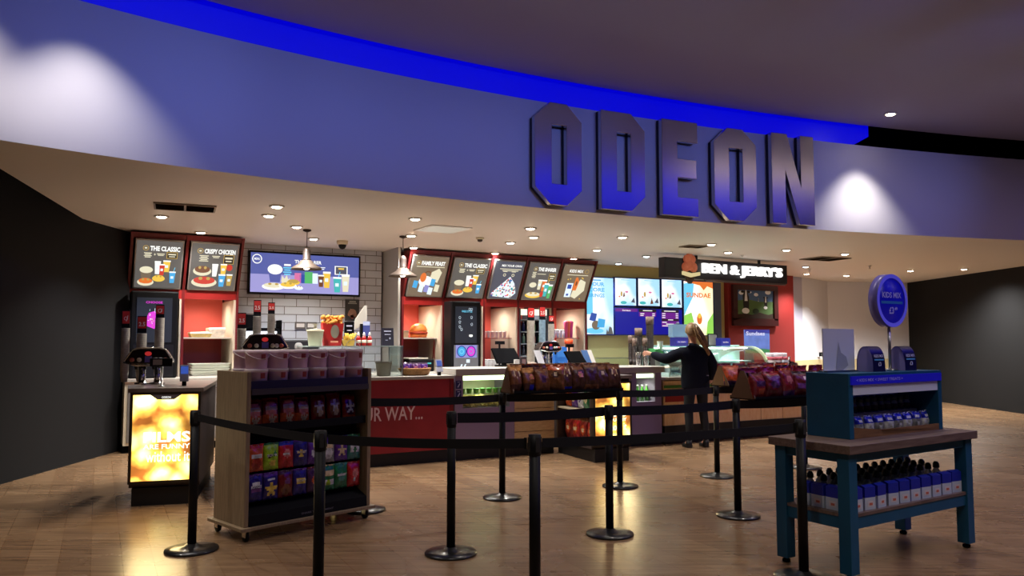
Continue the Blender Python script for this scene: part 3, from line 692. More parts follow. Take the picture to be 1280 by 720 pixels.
cup(mb, X(.635), Z(.18), X(.055), Z(.34), 'brown', y-.006); cup(mb, X(.69), Z(.16), X(.07), Z(.46), 'yellow', y-.004); cup(mb, X(.79), Z(.05), X(.075), Z(.44), 'teal', y-.004, 'cyan')
cup(mb, X(.87), Z(.07), X(.075), Z(.5), 'cream', y-.008)
mb.build('display', t)

# ---------------------------------------------------------------- ice-cream menu screens
def screen(px0, px1, yt, yb, name, label, art, group='tall ice cream menu screens', b=-.07, fr=M_black):
    a0 = Wf.at(px0, 380, b)[0]; a1 = Wf.at(px1, 380, b)[0]; zt = Wf.at(px0, yt, b)[1]; zb = Wf.at(px0, yb, b)[1]
    t = thing(name, label, 'screen', Wf.w(a0, b, zb), Wf.ang, group); W, H = a1-a0, zt-zb
    mb = MB(fr); mb.box(0, W, 0, -b, 0, H); mb.build('bezel', t)
    mb = MB(M_black); mb.M = Matrix.Translation((.02, -.002, .02)); art(mb, W-.04, H-.04); mb.build('display', t)
    return t
M_bframe = mat('screen_frame_blue', srgb(35, 50, 120), .4)
def soft_glow(name, c1, c2, k=1.15):
    """a lit poster that fades between two colours of its own printed picture"""
    if name in MATS: return MATS[name]
    m = bpy.data.materials.new(name); m.use_nodes = True; nt = m.node_tree; b = nt.nodes['Principled BSDF']; b.inputs['Base Color'].default_value = (.02,.02,.02,1)
    tc = nt.nodes.new('ShaderNodeTexCoord'); nz = nt.nodes.new('ShaderNodeTexNoise'); nz.inputs['Scale'].default_value = 1.6; nz.inputs['Detail'].default_value = 1.5
    nt.links.new(tc.outputs['Generated'], nz.inputs['Vector']); r = nt.nodes.new('ShaderNodeValToRGB')
    r.color_ramp.elements[0].position = .38; r.color_ramp.elements[1].position = .62
    r.color_ramp.elements[0].color = (*srgb(*c1), 1); r.color_ramp.elements[1].color = (*srgb(*c2), 1)
    nt.links.new(nz.outputs['Fac'], r.inputs['Fac']); nt.links.new(r.outputs['Color'], b.inputs['Emission Color']); b.inputs['Emission Strength'].default_value = k
    MATS[name] = m; return m
SG = soft_glow('pale_blue_poster', (170, 220, 250), (250, 253, 255))
def art_big(mb, W, H):
    mb.m(SG); mb.rect(0, W, 0, H, 0); mb.m(G_['cyan']); mb.rect(0, W*.25, H*.35, H, -.0004)
    mb.m(G_['blue'])
    for i, s in enumerate(('YOUR', 'CORE', 'BRINGS')): mb.text(s, W*.1, W*.68, H*(.85-.1*i), H*(.92-.1*i), -.001, .03)
    mb.rect(W*.25, W*.55, H*.945, H*.965, -.001)
    mb.m(G_['deepblue']); mb.poly([(W*.12,H*.25),(W*.2,H*.38),(W*.4,H*.36),(W*.34,H*.22)], -.001); mb.m(G_['tan']); mb.disc(W*.36, H*.16, W*.15, H*.08, -.002)
    mb.m(G_['blue']); mb.poly([(W*.4,H*.12),(W*.45,H*.28),(W*.7,H*.26),(W*.66,H*.12)], -.003); mb.m(G_['cyan']); mb.disc(W*.3, H*.06, W*.34, H*.05, -.0015)
    mb.m(G_['grey']); mb.poly([(W*.72,0),(W*.76,H*.1),(W*.8,H*.04),(W*.85,H*.14),(W*.93,H*.12),(W*.99,0)], -.002)
def art_small(k):
    def f(mb, W, H):
        mb.m(SG); mb.rect(0, W, 0, H, 0); y = -.001
        mb.m(G_['gold']); mb.disc(W*.3, H*.42, W*.05, H*.1, y, 8); mb.m(G_['pink']); mb.disc(W*.55, H*.5, W*.08, H*.035, y, 10)
        mb.m(G_['brown']); mb.poly([(W*.36,H*.3),(W*.42,H*.52),(W*.47,H*.34)] if k != 1 else [(W*.55,H*.06),(W*.62,H*.3),(W*.7,H*.08)], y-.001)
        mb.m(G_['teal']); mb.disc(W*(.4 if k != 1 else .2), H*.1, W*.15, H*.06, y); mb.m(G_['slate']); mb.poly([(W*.75,H*.12),(W*.9,H*.3),(W*.95,H*.1)], y)
        mb.m(G_['orange']); mb.disc(W*.2, H*.32, W*.04, H*.03, y, 8); mb.m(G_['cyan']); mb.rect(W*.28, W*.7, H*.93, H*.95, y)
    return f
def art_sundae(mb, W, H):
    mb.m(soft_glow('sundae_poster', (255, 236, 190), (255, 255, 250), 1.3)); mb.rect(0, W, 0, H, 0); y = -.001
    mb.m(G_['cyan']); mb.poly([(0,H*.35),(0,H*.95),(W*.35,H),(W*.3,H*.7),(W*.12,H*.5)], y); mb.m(G_['orange']); mb.poly([(0,H),(W,H),(W,H*.88),(W*.8,H*.92),(W*.68,H*.84),(W*.55,H*.93),(W*.3,H*.96)], y-.001)
    mb.m(G_['lime']); mb.poly([(0,0),(0,H*.36),(W*.25,H*.42),(W*.35,H*.2),(W*.3,0)], y); mb.poly([(W*.75,0),(W*.8,H*.25),(W,H*.42),(W,0)], y)
    mb.m(G_['orange']); mb.text('SUNDAE', W*.08, W*.92, H*.70, H*.79, y-.002, .03); mb.disc(W*.52, H*.3, W*.09, H*.1, y-.001); mb.m(G_['yellow']); mb.disc(W*.52, H*.36, W*.06, H*.05, y-.002)
screen(731, 767.5, 345, 419, 'menu_screen', 'tall pale blue screen with big blue words, leftmost of the ice cream screens', art_big, fr=M_bframe)
screen(768, 796, 346, 382.5, 'menu_screen', 'first of three white screens over the blue price board', art_small(0), fr=M_bframe)
screen(797, 825.5, 347, 383, 'menu_screen', 'middle one of three white screens over the blue price board', art_small(1), fr=M_bframe)
screen(826.5, 853, 348, 385, 'menu_screen', 'last of three white screens over the blue price board', art_small(2), fr=M_bframe)
screen(854, 892, 350, 420, 'menu_screen', 'tall bright screen reading SUNDAE in orange letters', art_sundae, fr=M_bframe)
def art_price(mb, W, H):
    mb.m(G_['navy']); mb.rect(0, W, 0, H, 0); y = -.001
    mb.m(G_['purple']); mb.rect(0, W*.32, H*.88, H, y); mb.m(G_['white']); mb.text('Sundaes', W*.1, W*.22, H*.9, H*.96, y-.001)
    mb.m(G_['purple']); mb.rect(W*.34, W*.6, H*.7, H*.88, y); mb.rect(W*.68, W*.95, H*.3, H*.88, y)
    mb.m(G_['dark']); mb.rect(W*.34, W*.6, H*.88, H*.99, y); mb.rect(W*.68, W*.95, H*.88, H*.99, y); mb.rect(W*.68, W*.95, H*.54, H*.62, y-.001)
    mb.m(G_['white'])
    for x0, x1, z in ((.4,.54,.92),(.36,.42,.8),(.36,.41,.73),(.54,.58,.8),(.54,.58,.73),(.72,.9,.92),(.69,.74,.82),(.69,.74,.74),(.69,.74,.66),(.9,.94,.82),(.9,.94,.74),(.9,.94,.66),(.78,.86,.57),(.69,.76,.47),(.75,.87,.4),(.69,.78,.33)):
        mb.rect(W*x0, W*x1, H*z, H*(z+.03), y-.002)
screen(768, 853, 384, 419, 'price_board', 'deep blue lit price board under the three white screens', art_price, None, fr=M_bframe)
# blue-grey post right of the screens
mb = MB(mat('bluegrey_post', srgb(84, 96, 122), .5)); a = Wf.a(893.5, -.08); mb.box(0, Wf.a(902, -.08)-a, 0, .08, .9, 2.75)
tag(mb.build('upright_panel', loc=Wf.w(a, -.085, 0), rz=Wf.ang), 'narrow blue grey upright panel right of the SUNDAE screen', 'panel')

# ---------------------------------------------------------------- framed cow picture on the red wall
b = -.2; a0 = Wf.a(918, b); a1 = Wf.a(974, b); zt = Wf.at(918, 355.5, b)[1]; zb = Wf.at(918, 407, b)[1]; W, H = a1-a0, zt-zb
t = thing('framed_picture', 'dark framed picture of cows in a green meadow on the red wall', 'picture', Wf.w(a0, b, zb), Wf.ang)
mb = MB(mat('dark_frame', srgb(62, 24, 24), .4)); fw = .13
mb.box(0, W, 0, .07, 0, fw*1.25); mb.box(0, W, 0, .07, H-fw*.85, H); mb.box(0, fw, 0, .07, fw, H-fw*.8); mb.box(W-fw, W, 0, .07, fw, H-fw*.8); mb.build('frame', t)
mb = MB(); mb.M = Matrix.Translation((fw, .03, fw*1.25)); w_, h_ = W-2*fw, H-fw*2.1; P = lambda n, *c: paint(*c, .6)
mb.m(P(0, 72,104,150)); mb.rect(0, w_, 0, h_, 0); mb.m(P(0, 80,112,62)); mb.poly([(0,0),(w_,0),(w_,h_*.62),(w_*.6,h_*.6),(w_*.3,h_*.68),(0,h_*.62)], -.001)
mb.m(P(0, 235,240,245)); 
for x, z, r in ((.12,.9,.07),(.36,.93,.035),(.52,.85,.06),(.85,.95,.08)): mb.disc(w_*x, h_*z, w_*r, h_*r, -.002)
def cow(cx, cz, s, y):
    mb.m(P(0, 20,18,18)); mb.poly([(cx-.14*s,cz+.25*s),(cx-.1*s,cz-.2*s),(cx+.12*s,cz-.2*s),(cx+.14*s,cz+.22*s),(cx+.05*s,cz+.42*s),(cx-.06*s,cz+.42*s)], y); mb.disc(cx-.14*s, cz+.38*s, .07*s, .035*s, y); mb.disc(cx+.13*s, cz+.38*s, .07*s, .035*s, y)
    mb.m(P(0, 235,240,245)); mb.poly([(cx-.02*s,cz+.45*s),(cx+.03*s,cz+.45*s),(cx+.07*s,cz+.1*s),(cx-.06*s,cz+.1*s)], y-.001); mb.disc(cx-.02*s, cz-.2*s, .16*s, .09*s, y-.002)
cow(w_*.24, h_*.5, h_*1.15, -.003); cow(w_*.78, h_*.52, h_*.62, -.003); cow(w_*.58, h_*.66, h_*.15, -.003)
mb.m(P(0, 50,30,20)); mb.poly([(0,0),(w_,0),(w_,h_*.2),(w_*.85,h_*.14),(w_*.6,h_*.22),(w_*.4,h_*.13),(w_*.2,h_*.18),(0,h_*.14)], -.006)
mb.m(P(0, 30,50,24)); mb.disc(w_*.5, h_*.26, w_*.09, h_*.1, -.0065)
mb.build('painting', t)
mb = MB(M_glass); mb.box(fw, W-fw, .012, .016, fw*1.25, H-fw*.85); 

# ---------------------------------------------------------------- hanging shop sign
p0 = at_y(831, 333, 13.25); p1 = at_y(984, 343, 14.85); d = p1 - p0; L_ = math.hypot(d.x, d.y); ang = math.atan2(d.y, d.x)
S = Frame(p0.x, p0.y, math.degrees(ang)); zt = S.at(832, 321)[1]; zb = S.at(832, 346.5)[1]; H = zt-zb
t = thing('hanging_sign', 'long dark hanging sign with glowing white letters reading BEN & JERRY\'S', 'sign', Vector((p0.x, p0.y, zb)), ang)
mb = MB(mat('sign_charcoal', srgb(38, 36, 42), .5)); mb.box(0, L_, 0, .16, 0, H); mb.build('sign_box', t, bevel=.006)
mb = MB(mat('sign_rail', srgb(90, 80, 80), .5)); mb.box(L_*.3, L_*.98, -.02, .02, -.035, .0); mb.build('bottom_rail', t)
vs, fs = text_mesh("BEN & JERRY'S", .03)
v3, f3 = solid_loops(None, .05, 0, font="BEN & JERRY'S", bold=.028)
x0 = min(v.x for v in v3); x1 = max(v.x for v in v3); z0 = min(v.z for v in v3); z1 = max(v.z for v in v3)
mb = MB(glow('sign_letter_glow', 255, 253, 248, 1.6)); A, B = L_*.275, L_*.94
mb.add([(A+(B-A)*(v.x-x0)/(x1-x0), v.y-.055, H*.17+H*.66*(v.z-z0)/(z1-z0)) for v in v3], f3); mb.build('lettering', t)
mb = MB(mat('badge_brown', (.35, .1, .05), .5, emit=.35, ecol=srgb(190, 95, 65))); cx, cz = L_*.18, H*.62
for x, z, r in ((-.09,-.02,.085),(.09,-.02,.085),(0,.02,.1),(-.06,.12,.075),(.06,.12,.075),(0,.19,.06)):
    mb.lathe([(r, 0), (r, -.03), (r*.8, -.045), (.001, -.05)][::-1], (cx+x, -.0, cz+z), 16, axis='y')
mb.build('scoop_emblem', t)
mb = MB(glow('badge_ribbon', 225, 205, 150, .9)); mb.prism([(cx-.2,cz-.16),(cx,cz-.2),(cx+.2,cz-.16),(cx+.2,cz-.1),(cx,cz-.13),(cx-.2,cz-.1)], -.07, -.03); mb.build('emblem_ribbon', t)
mb = MB(mat('cone_dark', (.05, .02, .01), .6)); mb.prism([(cx-.13,cz-.17),(cx+.13,cz-.17),(cx+.03,cz-.31),(cx-.03,cz-.31)], -.03, 0); mb.build('emblem_cone', t)
for f in (.26, .78):
    mb = MB(M_black); mb.box(L_*f-.02, L_*f+.02, .06, .1, H, Z_SOF - zb - .001); mb.build('hanger', t)
# ================================================================== FRONT COUNTERS
M_purp = mat('mauve_panel', srgb(140, 122, 150), .5); M_slat = wood('oak_slats', srgb(186, 154, 112), srgb(214, 184, 140), .5, (2, 1, 14))
M_plinth = mat('black_plinth', (.006, .006, .008), .5)
CT = 1.06
def ctr(pxa, pxb): a = Cf.a(pxa); return a, Cf.a(pxb) - a
# red counter
a, L_ = ctr(384, 567)
t = thing('red_counter', 'red panelled front counter reading YOUR WAY behind the snack cart', 'counter', Cf.w(a), Cf.ang)
mb = MB(mat('red_counter_wood', srgb(150, 38, 44), .5, noise=.18, nscale=2.5)); mb.box(0, L_ - .05, 0, .6, .15, CT - .04); mb.build('body', t)
mb = MB(mat('red_edge', srgb(120, 20, 20), .4)); mb.box(L_ - .05, L_, -.01, .6, .15, CT - .04); mb.build('corner_strip', t)
mb = MB(M_plinth); mb.box(0, L_, .015, .6, 0, .15); mb.build('plinth', t)
mb = MB(M_top); mb.box(0, L_ - .002, -.04, .65, CT - .04, CT); mb.build('worktop', t, bevel=.006)
mb = MB(paint(232, 205, 205, .5)); A, B = Cf.a(431) - a, Cf.a(529) - a
mb.text('YOUR WAY...', A, B, .535, .70, -.004, .012); mb.build('lettering', t)
# mauve counter with a lit window
def window_counter(pxa, pxb, wx0, wx1, z0, z1, name, label, top_px, zt=1.14, goods=None):
    a, L_ = ctr(pxa, pxb); w0, w1 = Cf.a(wx0) - a, Cf.a(wx1) - a
    t = thing(name, label, 'counter', Cf.w(a), Cf.ang)
    mb = MB(M_purp); mb.box(0, w0, 0, .6, .15, zt - .06); mb.box(w1, L_, 0, .6, .15, zt - .06); mb.box(w0, w1, 0, .6, .15, z0); mb.box(w0, w1, .45, .6, z0, zt - .06); mb.box(w0, w1, 0, .45, z1, zt - .085); mb.build('body', t)
    mb = MB(mat('case_inside', srgb(225, 222, 190), .5)); mb.box(w0, w1, .44, .45, z0, z1); mb.build('inner_back', t)
    mb = MB(glow('case_tube', 235, 255, 195, 3.5)); mb.box(w0 + .01, w1 - .01, .02, .05, z1 - .06, z1 - .005); mb.build('light_tube', t)
    mb = MB(M_glass); mb.box(w0, w1, .004, .01, z0, z1 - .035); mb.build('glass', t)
    mb = MB(M_plinth); mb.box(0, L_, .015, .6, 0, .15); mb.build('plinth', t)
    A, B = Cf.a(top_px[0]) - a, Cf.a(top_px[1]) - a
    mb = MB(M_top); mb.box(A, B, -.05, .62, zt - .085, zt); mb.build('worktop', t, bevel=.008)
    p = Cf.w(a + (w0 + w1) / 2, .15, z1 - .06); l = spot(p, 14, 150, (.9, 1, .72), 1, .06)
    return a, w0, w1, t
a, w0, w1, t = window_counter(569, 643, 579, 637, .64, 1.05, 'display_counter', 'mauve counter with a green lit window between red panel and oak slats', (568, 643))
for k, z in enumerate((.98, .86)):
    mb = MB(mat('navy_card', srgb(30, 32, 88), .5)); mb.box(.01, .085, -.006, 0, z - .09, z + .01); mb.m(paint(200,200,225)); mb.poly([(.03, z-.07), (.06, z-.02), (.068, z-.03), (.04, z-.075)], -.008); mb.rect(.03, .065, z-.01, z-.004, -.008)
    mb.build('notice', t)
A = a + w0; n_ = 7
for i in range(n_):
    x = A + (w1 - w0) * (i + .5) / n_
    t2 = thing('dip_pot', 'green topped dip pot in the mauve counter window, %s from the left' % ('first', 'second', 'third', 'fourth', 'fifth', 'sixth', 'last')[i], 'pot', Cf.w(x, .12, .82), Cf.ang, 'dip pots in the lit window')
    mb = MB(mat('dip_green', srgb(110, 160, 60), .4)); mb.lathe([(.03, 0), (.036, .05), (.038, .052)], n=16); mb.build('pot', t2); mb = MB(mat('dip_lid', srgb(70, 140, 60), .4)); mb.lathe([(.04, .052), (.04, .06), (.001, .062)], n=16); mb.build('lid', t2)
mb = MB(M_glass); mb.box(w0, w1, .06, .44, .81, .818); mb.build('shelf', t)
# nachos behind the lower glass
mb = MB(mat('nacho_yellow', srgb(225, 200, 120), .6, noise=.3, nscale=60)); r2 = random.Random(5)
for i in range(420):
    x, y, z = r2.uniform(w0 + .05, w1 - .05), r2.uniform(.05, .4), .64 + r2.uniform(.02, .13); s_ = .035; R = Matrix.Rotation(r2.uniform(0, 6), 3, Vector((r2.uniform(-1,1), r2.uniform(-1,1), r2.uniform(-1,1))).normalized())
    mb.add([Vector((x, y, z)) + R @ Vector(v) for v in ((-s_, 0, -s_*.6), (s_, 0, -s_*.6), (0, .006, s_), (0, -.008, 0))], [(0, 1, 3), (1, 2, 3), (2, 0, 3), (0, 2, 1)])
o = mb.build('nachos', loc=Cf.w(a), rz=Cf.ang); tag(o, 'heap of yellow tortilla chips behind the lower glass of the mauve counter', 'crisps'); o['kind'] = 'stuff'
# oak slat counter
a, L_ = ctr(643, 692)
t = thing('slatted_counter', 'pale oak slatted counter front right of the mauve counter', 'counter', Cf.w(a + .004), Cf.ang)
mb = MB(M_slat)
for k in range(6): mb.box(0, L_, 0, .05, .16 + k*.15, .16 + k*.15 + .143)
mb.build('slat_panel', t); mb = MB(M_plinth); mb.box(0, L_, .015, .6, 0, .16); mb.build('plinth', t)
mb = MB(M_slat); mb.box(0, L_, .05, .6, .16, 1.04); mb.build('body', t); mb = MB(M_top); mb.box(0, L_, -.04, .65, 1.06, 1.1); mb.box(.0, L_, .02, .6, 1.04, 1.06); mb.build('worktop', t)

# ---------------------------------------------------------------- drinks islands with a lit popcorn end
def island(fr, W, D, label, lit=True, side='solid', zl=(.2, 1.0), TW=None):
    t = thing('drinks_island', label, 'counter', Vector((fr.o.x, fr.o.y, 0)), fr.ang, None)
    mb = MB(M_plinth); mb.box(.03, W - .03, .03, D, 0, .16); mb.build('plinth', t)
    mb = MB(mat('island_dark', srgb(64, 52, 50), .45))
    if side == 'shelves':
        mb.box(W - .05, W, .06, D, .16, 1.02); mb.box(0, W, .06, .1, .16, 1.02); mb.box(0, W, D - .04, D, .16, 1.02); mb.box(0, W, .1, D - .04, .16, .2); mb.box(0, W, .1, D - .04, .98, 1.02); mb.build('body', t)
        mb = MB(mat('shelf_back', srgb(150, 130, 105), .6)); mb.box(.28, .3, .1, D - .04, .2, .98); mb.build('shelf_back', t)
        mb = MB(mat('shelf_board', srgb(190, 175, 150), .5)); mb.box(0, .28, .1, D - .04, .6, .62); mb.build('shelf', t)
    else:
        mb.box(0, W, .06, D, .16, 1.02); mb.build('body', t)
    mb = MB(mat('island_top', srgb(120, 108, 98), .3)); mb.box(-.02, W + .02, 0, D, 1.02, CT); mb.build('worktop', t, bevel=.005)
    if lit:
        mb = MB(mat('lightbox_frame', srgb(70, 60, 50), .4, .5)); f = .025
        mb.box(0, W, 0, .06, zl[0], zl[0]+f); mb.box(0, W, 0, .06, zl[1], zl[1]+f); mb.box(0, f, 0, .06, zl[0], zl[1]); mb.box(W-f, W, 0, .06, zl[0], zl[1]); b = mb.build('lightbox', t)
        mb = MB(popcorn_glow()); mb.box(f, W-f, .008, .05, zl[0]+f, zl[1]); mb.build('picture', b)
        h = zl[1]-zl[0]
        mb = MB(mat('lightbox_peak', srgb(70, 58, 56), .5, emit=.25, ecol=srgb(90,75,75))); y = .004
        mb.poly([(W*.28, zl[1]), (W*.72, zl[1]), (W*.62, zl[1]-h*.055), (W*.38, zl[1]-h*.055)], y); mb.m(G_['white']); mb.text('ODEON', W*.44, W*.57, zl[1]-h*.042, zl[1]-h*.018, y-.001)
        mb.build('name_badge', b)
        mb = MB(glow('lightbox_words', 255, 252, 225, 1.8)); x0, x1 = W*.2, W*.86
        mb.text('FILMS', x0, x1, zl[0]+h*.46, zl[0]+h*.58, y, .03); mb.text('ARE FUNNY', x0, x1, zl[0]+h*.385, zl[0]+h*.44, y, .02); mb.text('without it', W*.24, x1, zl[0]+h*.24, zl[0]+h*.36, y, .01); mb.build('lettering', b)
        spot(fr.w(W/2, -.03, .62), 24, 165, (1, .80, .42), 1, .3, fr.w(W/2, -2, .15))
    return t
I1 = Frame(-3.46, 7.08, 16); island(I1, .60, 1.5, 'left drinks island ending in a bright lit popcorn picture')
M1 = Frame(-2.75, 7.75, 24); island(M1, .66, 1.3, 'drinks island behind the snack cart carrying a black drinks fountain', lit=False)
I2 = Frame(1.0, 9.58, 24); island(I2, .55, 1.0, 'right drinks island with snack shelves and a small lit popcorn picture', side='shelves', zl=(.2, .96))

# right part of the counter run
a, w0, w1, t = window_counter(788, 826, 795, 818, .62, 1.02, 'display_counter', 'short mauve counter with a small lit window left of the person', (745, 828), zt=1.12)
for i in range(4):
    x = a + w0 + (w1 - w0) * (i + .5) / 4
    t2 = thing('drink_bottle', 'small green bottle in the lit window left of the person, %s from the left' % ('first', 'second', 'third', 'last')[i], 'bottle', Cf.w(x, .14, .622), Cf.ang, 'bottles in the small lit window')
    mb = MB(mat('bottle_green', srgb(90, 150, 70), .25)); mb.lathe([(.03, 0), (.032, .14), (.014, .19), (.013, .21)], n=14); mb.build('bottle_body', t2); mb = MB(M_white); mb.lathe([(.015, .21), (.015, .23), (.001, .231)], n=12); mb.build('cap', t2)

# ---------------------------------------------------------------- ice cream counter
a, L_ = ctr(829, 1003); M_birch = wood('birch_panel', srgb(240, 190, 130), srgb(250, 214, 160), .5, (8, 1, 1.2))
t = thing('ice_cream_counter', 'birch fronted ice cream counter with black kickboard on the right', 'counter', Cf.w(a), Cf.ang)
xs = [L_ * k_ / 6 for k_ in range(7)]
for i in range(len(xs) - 1):
    mb = MB(M_birch); mb.box(xs[i] + .006, xs[i+1] - .006, 0, .03, .26, .9); mb.build('front_panel', t)
mb = MB(mat('panel_core', srgb(120, 86, 52), .6)); mb.box(0, L_, .03, .8, .26, .92); mb.build('body', t)
mb = MB(M_plinth); mb.box(0, L_, -.01, .8, 0, .26); mb.build('kickboard', t)
mb = MB(mat('green_trim', srgb(70, 140, 50), .5)); mb.box(0, L_, -.012, 0, .80, .84); mb.box(Cf.a(858)-a, Cf.a(862)-a, -.014, 0, .26, .84); mb.build('green_trim', t)
mb = MB(mat('red_inset', srgb(165, 30, 26), .5)); mb.box(.02, .5, -.012, 0, .60, .78); mb.build('red_inset', t)
mb = MB(M_top); mb.box(0, L_, -.05, .85, .92, .96); mb.build('worktop', t, bevel=.005)
# curved glass case
ga = Cf.a(838) ; gb = Cf.a(962); gw = gb - ga
t = thing('ice_cream_case', 'curved glass ice cream case glowing green white beside the person', 'display case', Cf.w(ga, 0, .96), Cf.ang)
prof = [(0, 0), (.0, .1)] + [(.02 + .36 * (1 - math.cos(x)), .1 + .34 * math.sin(x)) for x in [PI/2 * i / 8 for i in range(1, 9)]] + [(.7, .44)]
def sheet(x0, x1, m, th=.008, pr=prof):
    mb = MB(m); k = len(pr); vs = [(x0, p[0], p[1]) for p in pr] + [(x1, p[0], p[1]) for p in pr] + [(x0, p[0] + th, p[1] - th) for p in pr] + [(x1, p[0] + th, p[1] - th) for p in pr]
    fs = [(i, k+i, k+i+1, i+1) for i in range(k-1)] + [(2*k+i, 2*k+i+1, 3*k+i+1, 3*k+i) for i in range(k-1)] + [(i, i+1, 2*k+i+1, 2*k+i) for i in range(k-1)] + [(k+i, 3*k+i, 3*k+i+1, k+i+1) for i in range(k-1)]
    mb.add(vs, fs, True); return mb
sheet(0, gw, M_glass).build('curved_glass', t)
sheet(gw - .035, gw, glow('case_edge_light', 225, 240, 185, 1.0), .03, prof[3:]).build('edge_trim', t)
mb = MB(mat('case_back', srgb(190, 222, 215), .4)); mb.box(0, gw, .66, .7, 0, .46); mb.box(0, .03, .05, .7, 0, .06); mb.build('back_frame', t)
mb = MB(glow('case_lamp', 240, 255, 235, 9)); mb.box(.05, gw - .1, .38, .44, .40, .425); mb.build('light_tube', t)
mb = MB(mat('case_shelf_pale', srgb(185, 215, 215), .3)); mb.box(.03, gw - .03, .1, .66, .002, .03); mb.box(.03, gw-.06, .34, .66, .2, .21); mb.build('shelf', t)
for k in range(3): spot(Cf.w(ga + gw * (k + .5) / 3, .42, 1.34), 18, 150, (.85, 1, .92), 1, .05)
r2 = random.Random(9); cols = [(235,225,205),(120,75,50),(235,180,190),(170,215,180),(240,220,150),(205,170,130),(225,225,235)]
cn = ['cream coloured','brown','pink','mint green','pale yellow','tan','white']
for i in range(7):
    x = .12 + i * (gw - .26) / 6
    t2 = thing('ice_cream_tub', 'steel tub of %s ice cream in the curved glass case' % cn[i], 'ice cream tub', Cf.w(ga + x, .22, .991), Cf.ang, 'ice cream tubs in the glass case')
    mb = MB(M_steel); mb.lathe([(.06, 0), (.065, .09), (.072, .092)], n=18); mb.build('tub', t2); mb = MB(paint(*cols[i])); mb.lathe([(.062, .08), (.05, .115), (.02, .13), (.001, .132)], n=16); mb.build('ice_cream', t2)

# ---------------------------------------------------------------- drinks machines before the bays
def drinks_machine(px0, px1, yt, b, label, art, ybs):
    a0 = Wf.a(px0, b); a1 = Wf.a(px1, b); W = a1 - a0; z1 = Wf.at(px0, yt, b)[1]; z0 = .98; H = z1 - z0
    t = thing('drinks_machine', label, 'drinks machine', Wf.w(a0, b, z0), Wf.ang, None)
    mb = MB(M_black); mb.box(0, W, .0, .3, 0, H); mb.build('cabinet', t, bevel=.02)
    zs = Wf.at(px0, ybs, b)[1] - z0
    mb = MB(glow('machine_screen', 14, 26, 40, 1)); mb.box(.075, W - .08, -.004, 0, zs, H - .09); m = Matrix.Translation((.075, -.006, zs)); mb.M = m; art(mb, W - .155, H - .09 - zs); mb.build('touch_screen', t)
    mb = MB(mat('nozzle_panel' if px0 > 300 else 'nozzle_panel_dark', srgb(*((120, 124, 130) if px0 > 300 else (30, 30, 34))), .4, .3)); mb.box(.05, W - .05, -.006, 0, .02, zs - .03); mb.build('dispensing_panel', t)
    return t, W, H, zs
def art_mag(mb, W, H):
    mb.m(G_['magenta']); mb.text('CHOOSE', W*.25, W*.72, H*.87, H*.92, 0); r2 = random.Random(2)
    mb.poly([(W*.5,H*.3),(W*.3,H*.36),(W*.26,H*.52),(W*.34,H*.66),(W*.5,H*.7),(W*.62,H*.62),(W*.62,H*.4)], 0)
    for i in range(40): mb.m(G_['pink' if i % 3 else 'white']); a_, r_ = r2.uniform(0, 6.28), r2.uniform(0, .9); mb.disc(W*(.45+.15*r_*math.cos(a_)), H*(.5+.18*r_*math.sin(a_)), W*.012, W*.015, -.001-.00005*i, 6)
    mb.m(G_['pale']); mb.rect(W*.5, W*.515, H*.66, H*.76, 0); mb.rect(W*.36, W*.37, H*.7, H*.74, 0)
def art_teal(mb, W, H):
    mb.m(G_['cyan']); mb.text('FREE STYLE', W*.3, W*.78, H*.84, H*.895, 0)
    for x, z in ((.2,.7),(.75,.71),(.2,.58),(.2,.45),(.76,.52),(.28,.38),(.66,.93),(.75,.93)): mb.m(G_['pale']); mb.ring(W*x, H*z, W*.05, W*.012, 0, 10); mb.rect(W*(x-.04), W*(x+.04), H*(z-.045), H*(z-.04), 0)
    mb.m(G_['white']); mb.disc(W*.72, H*.2, W*.09, H*.035, 0); mb.rect(W*.64, W*.8, H*.22, H*.235, -.001)
def art_mag2(mb, W, H): art_mag(mb, W, H)
drinks_machine(162, 222, 363, -.82, 'black drinks machine with a magenta picture on its screen at far left', art_mag, 428)
t, W, H, zs = drinks_machine(564, 601, 376, -.8, 'black drinks machine with a dark screen and lit blue and pink nozzles', art_teal, 429)
mb = MB(G_['lilac']); mb.M = Matrix.Translation((0, -.009, 0)); z0, z1 = zs*.48, zs*.93
mb.rect(.08, W-.08, z0, z1, 0)
for x, c, c2 in ((.34, 'blue', 'cyan'), (.66, 'magenta', 'lilac')):
    mb.m(G_['navy']); mb.disc(W*x, (z0+z1)/2, W*.16, (z1-z0)*.45, -.001); mb.m(G_[c]); mb.disc(W*x, (z0+z1)/2, W*.13, (z1-z0)*.38, -.002); mb.m(G_[c2]); mb.ring(W*x, (z0+z1)/2, W*.08, W*.03, -.003, 12)
mb.m(G_['pale']); mb.rect(W*.5, W*.62, zs*.3, zs*.42, 0); mb.poly([(W*.25,.02),(W*.3,.02),(W*.38,zs*.25),(W*.33,zs*.25)], 0); mb.poly([(W*.38,.02),(W*.43,.02),(W*.5,zs*.25),(W*.45,zs*.25)], 0)
mb.build('nozzle_lights', t)
# black corner housing beside each machine
for fr_, px0, px1, yt, b in ((Wf, 223, 226, 372, -.6), (Wf, 556, 562, 388, -.6)): pass

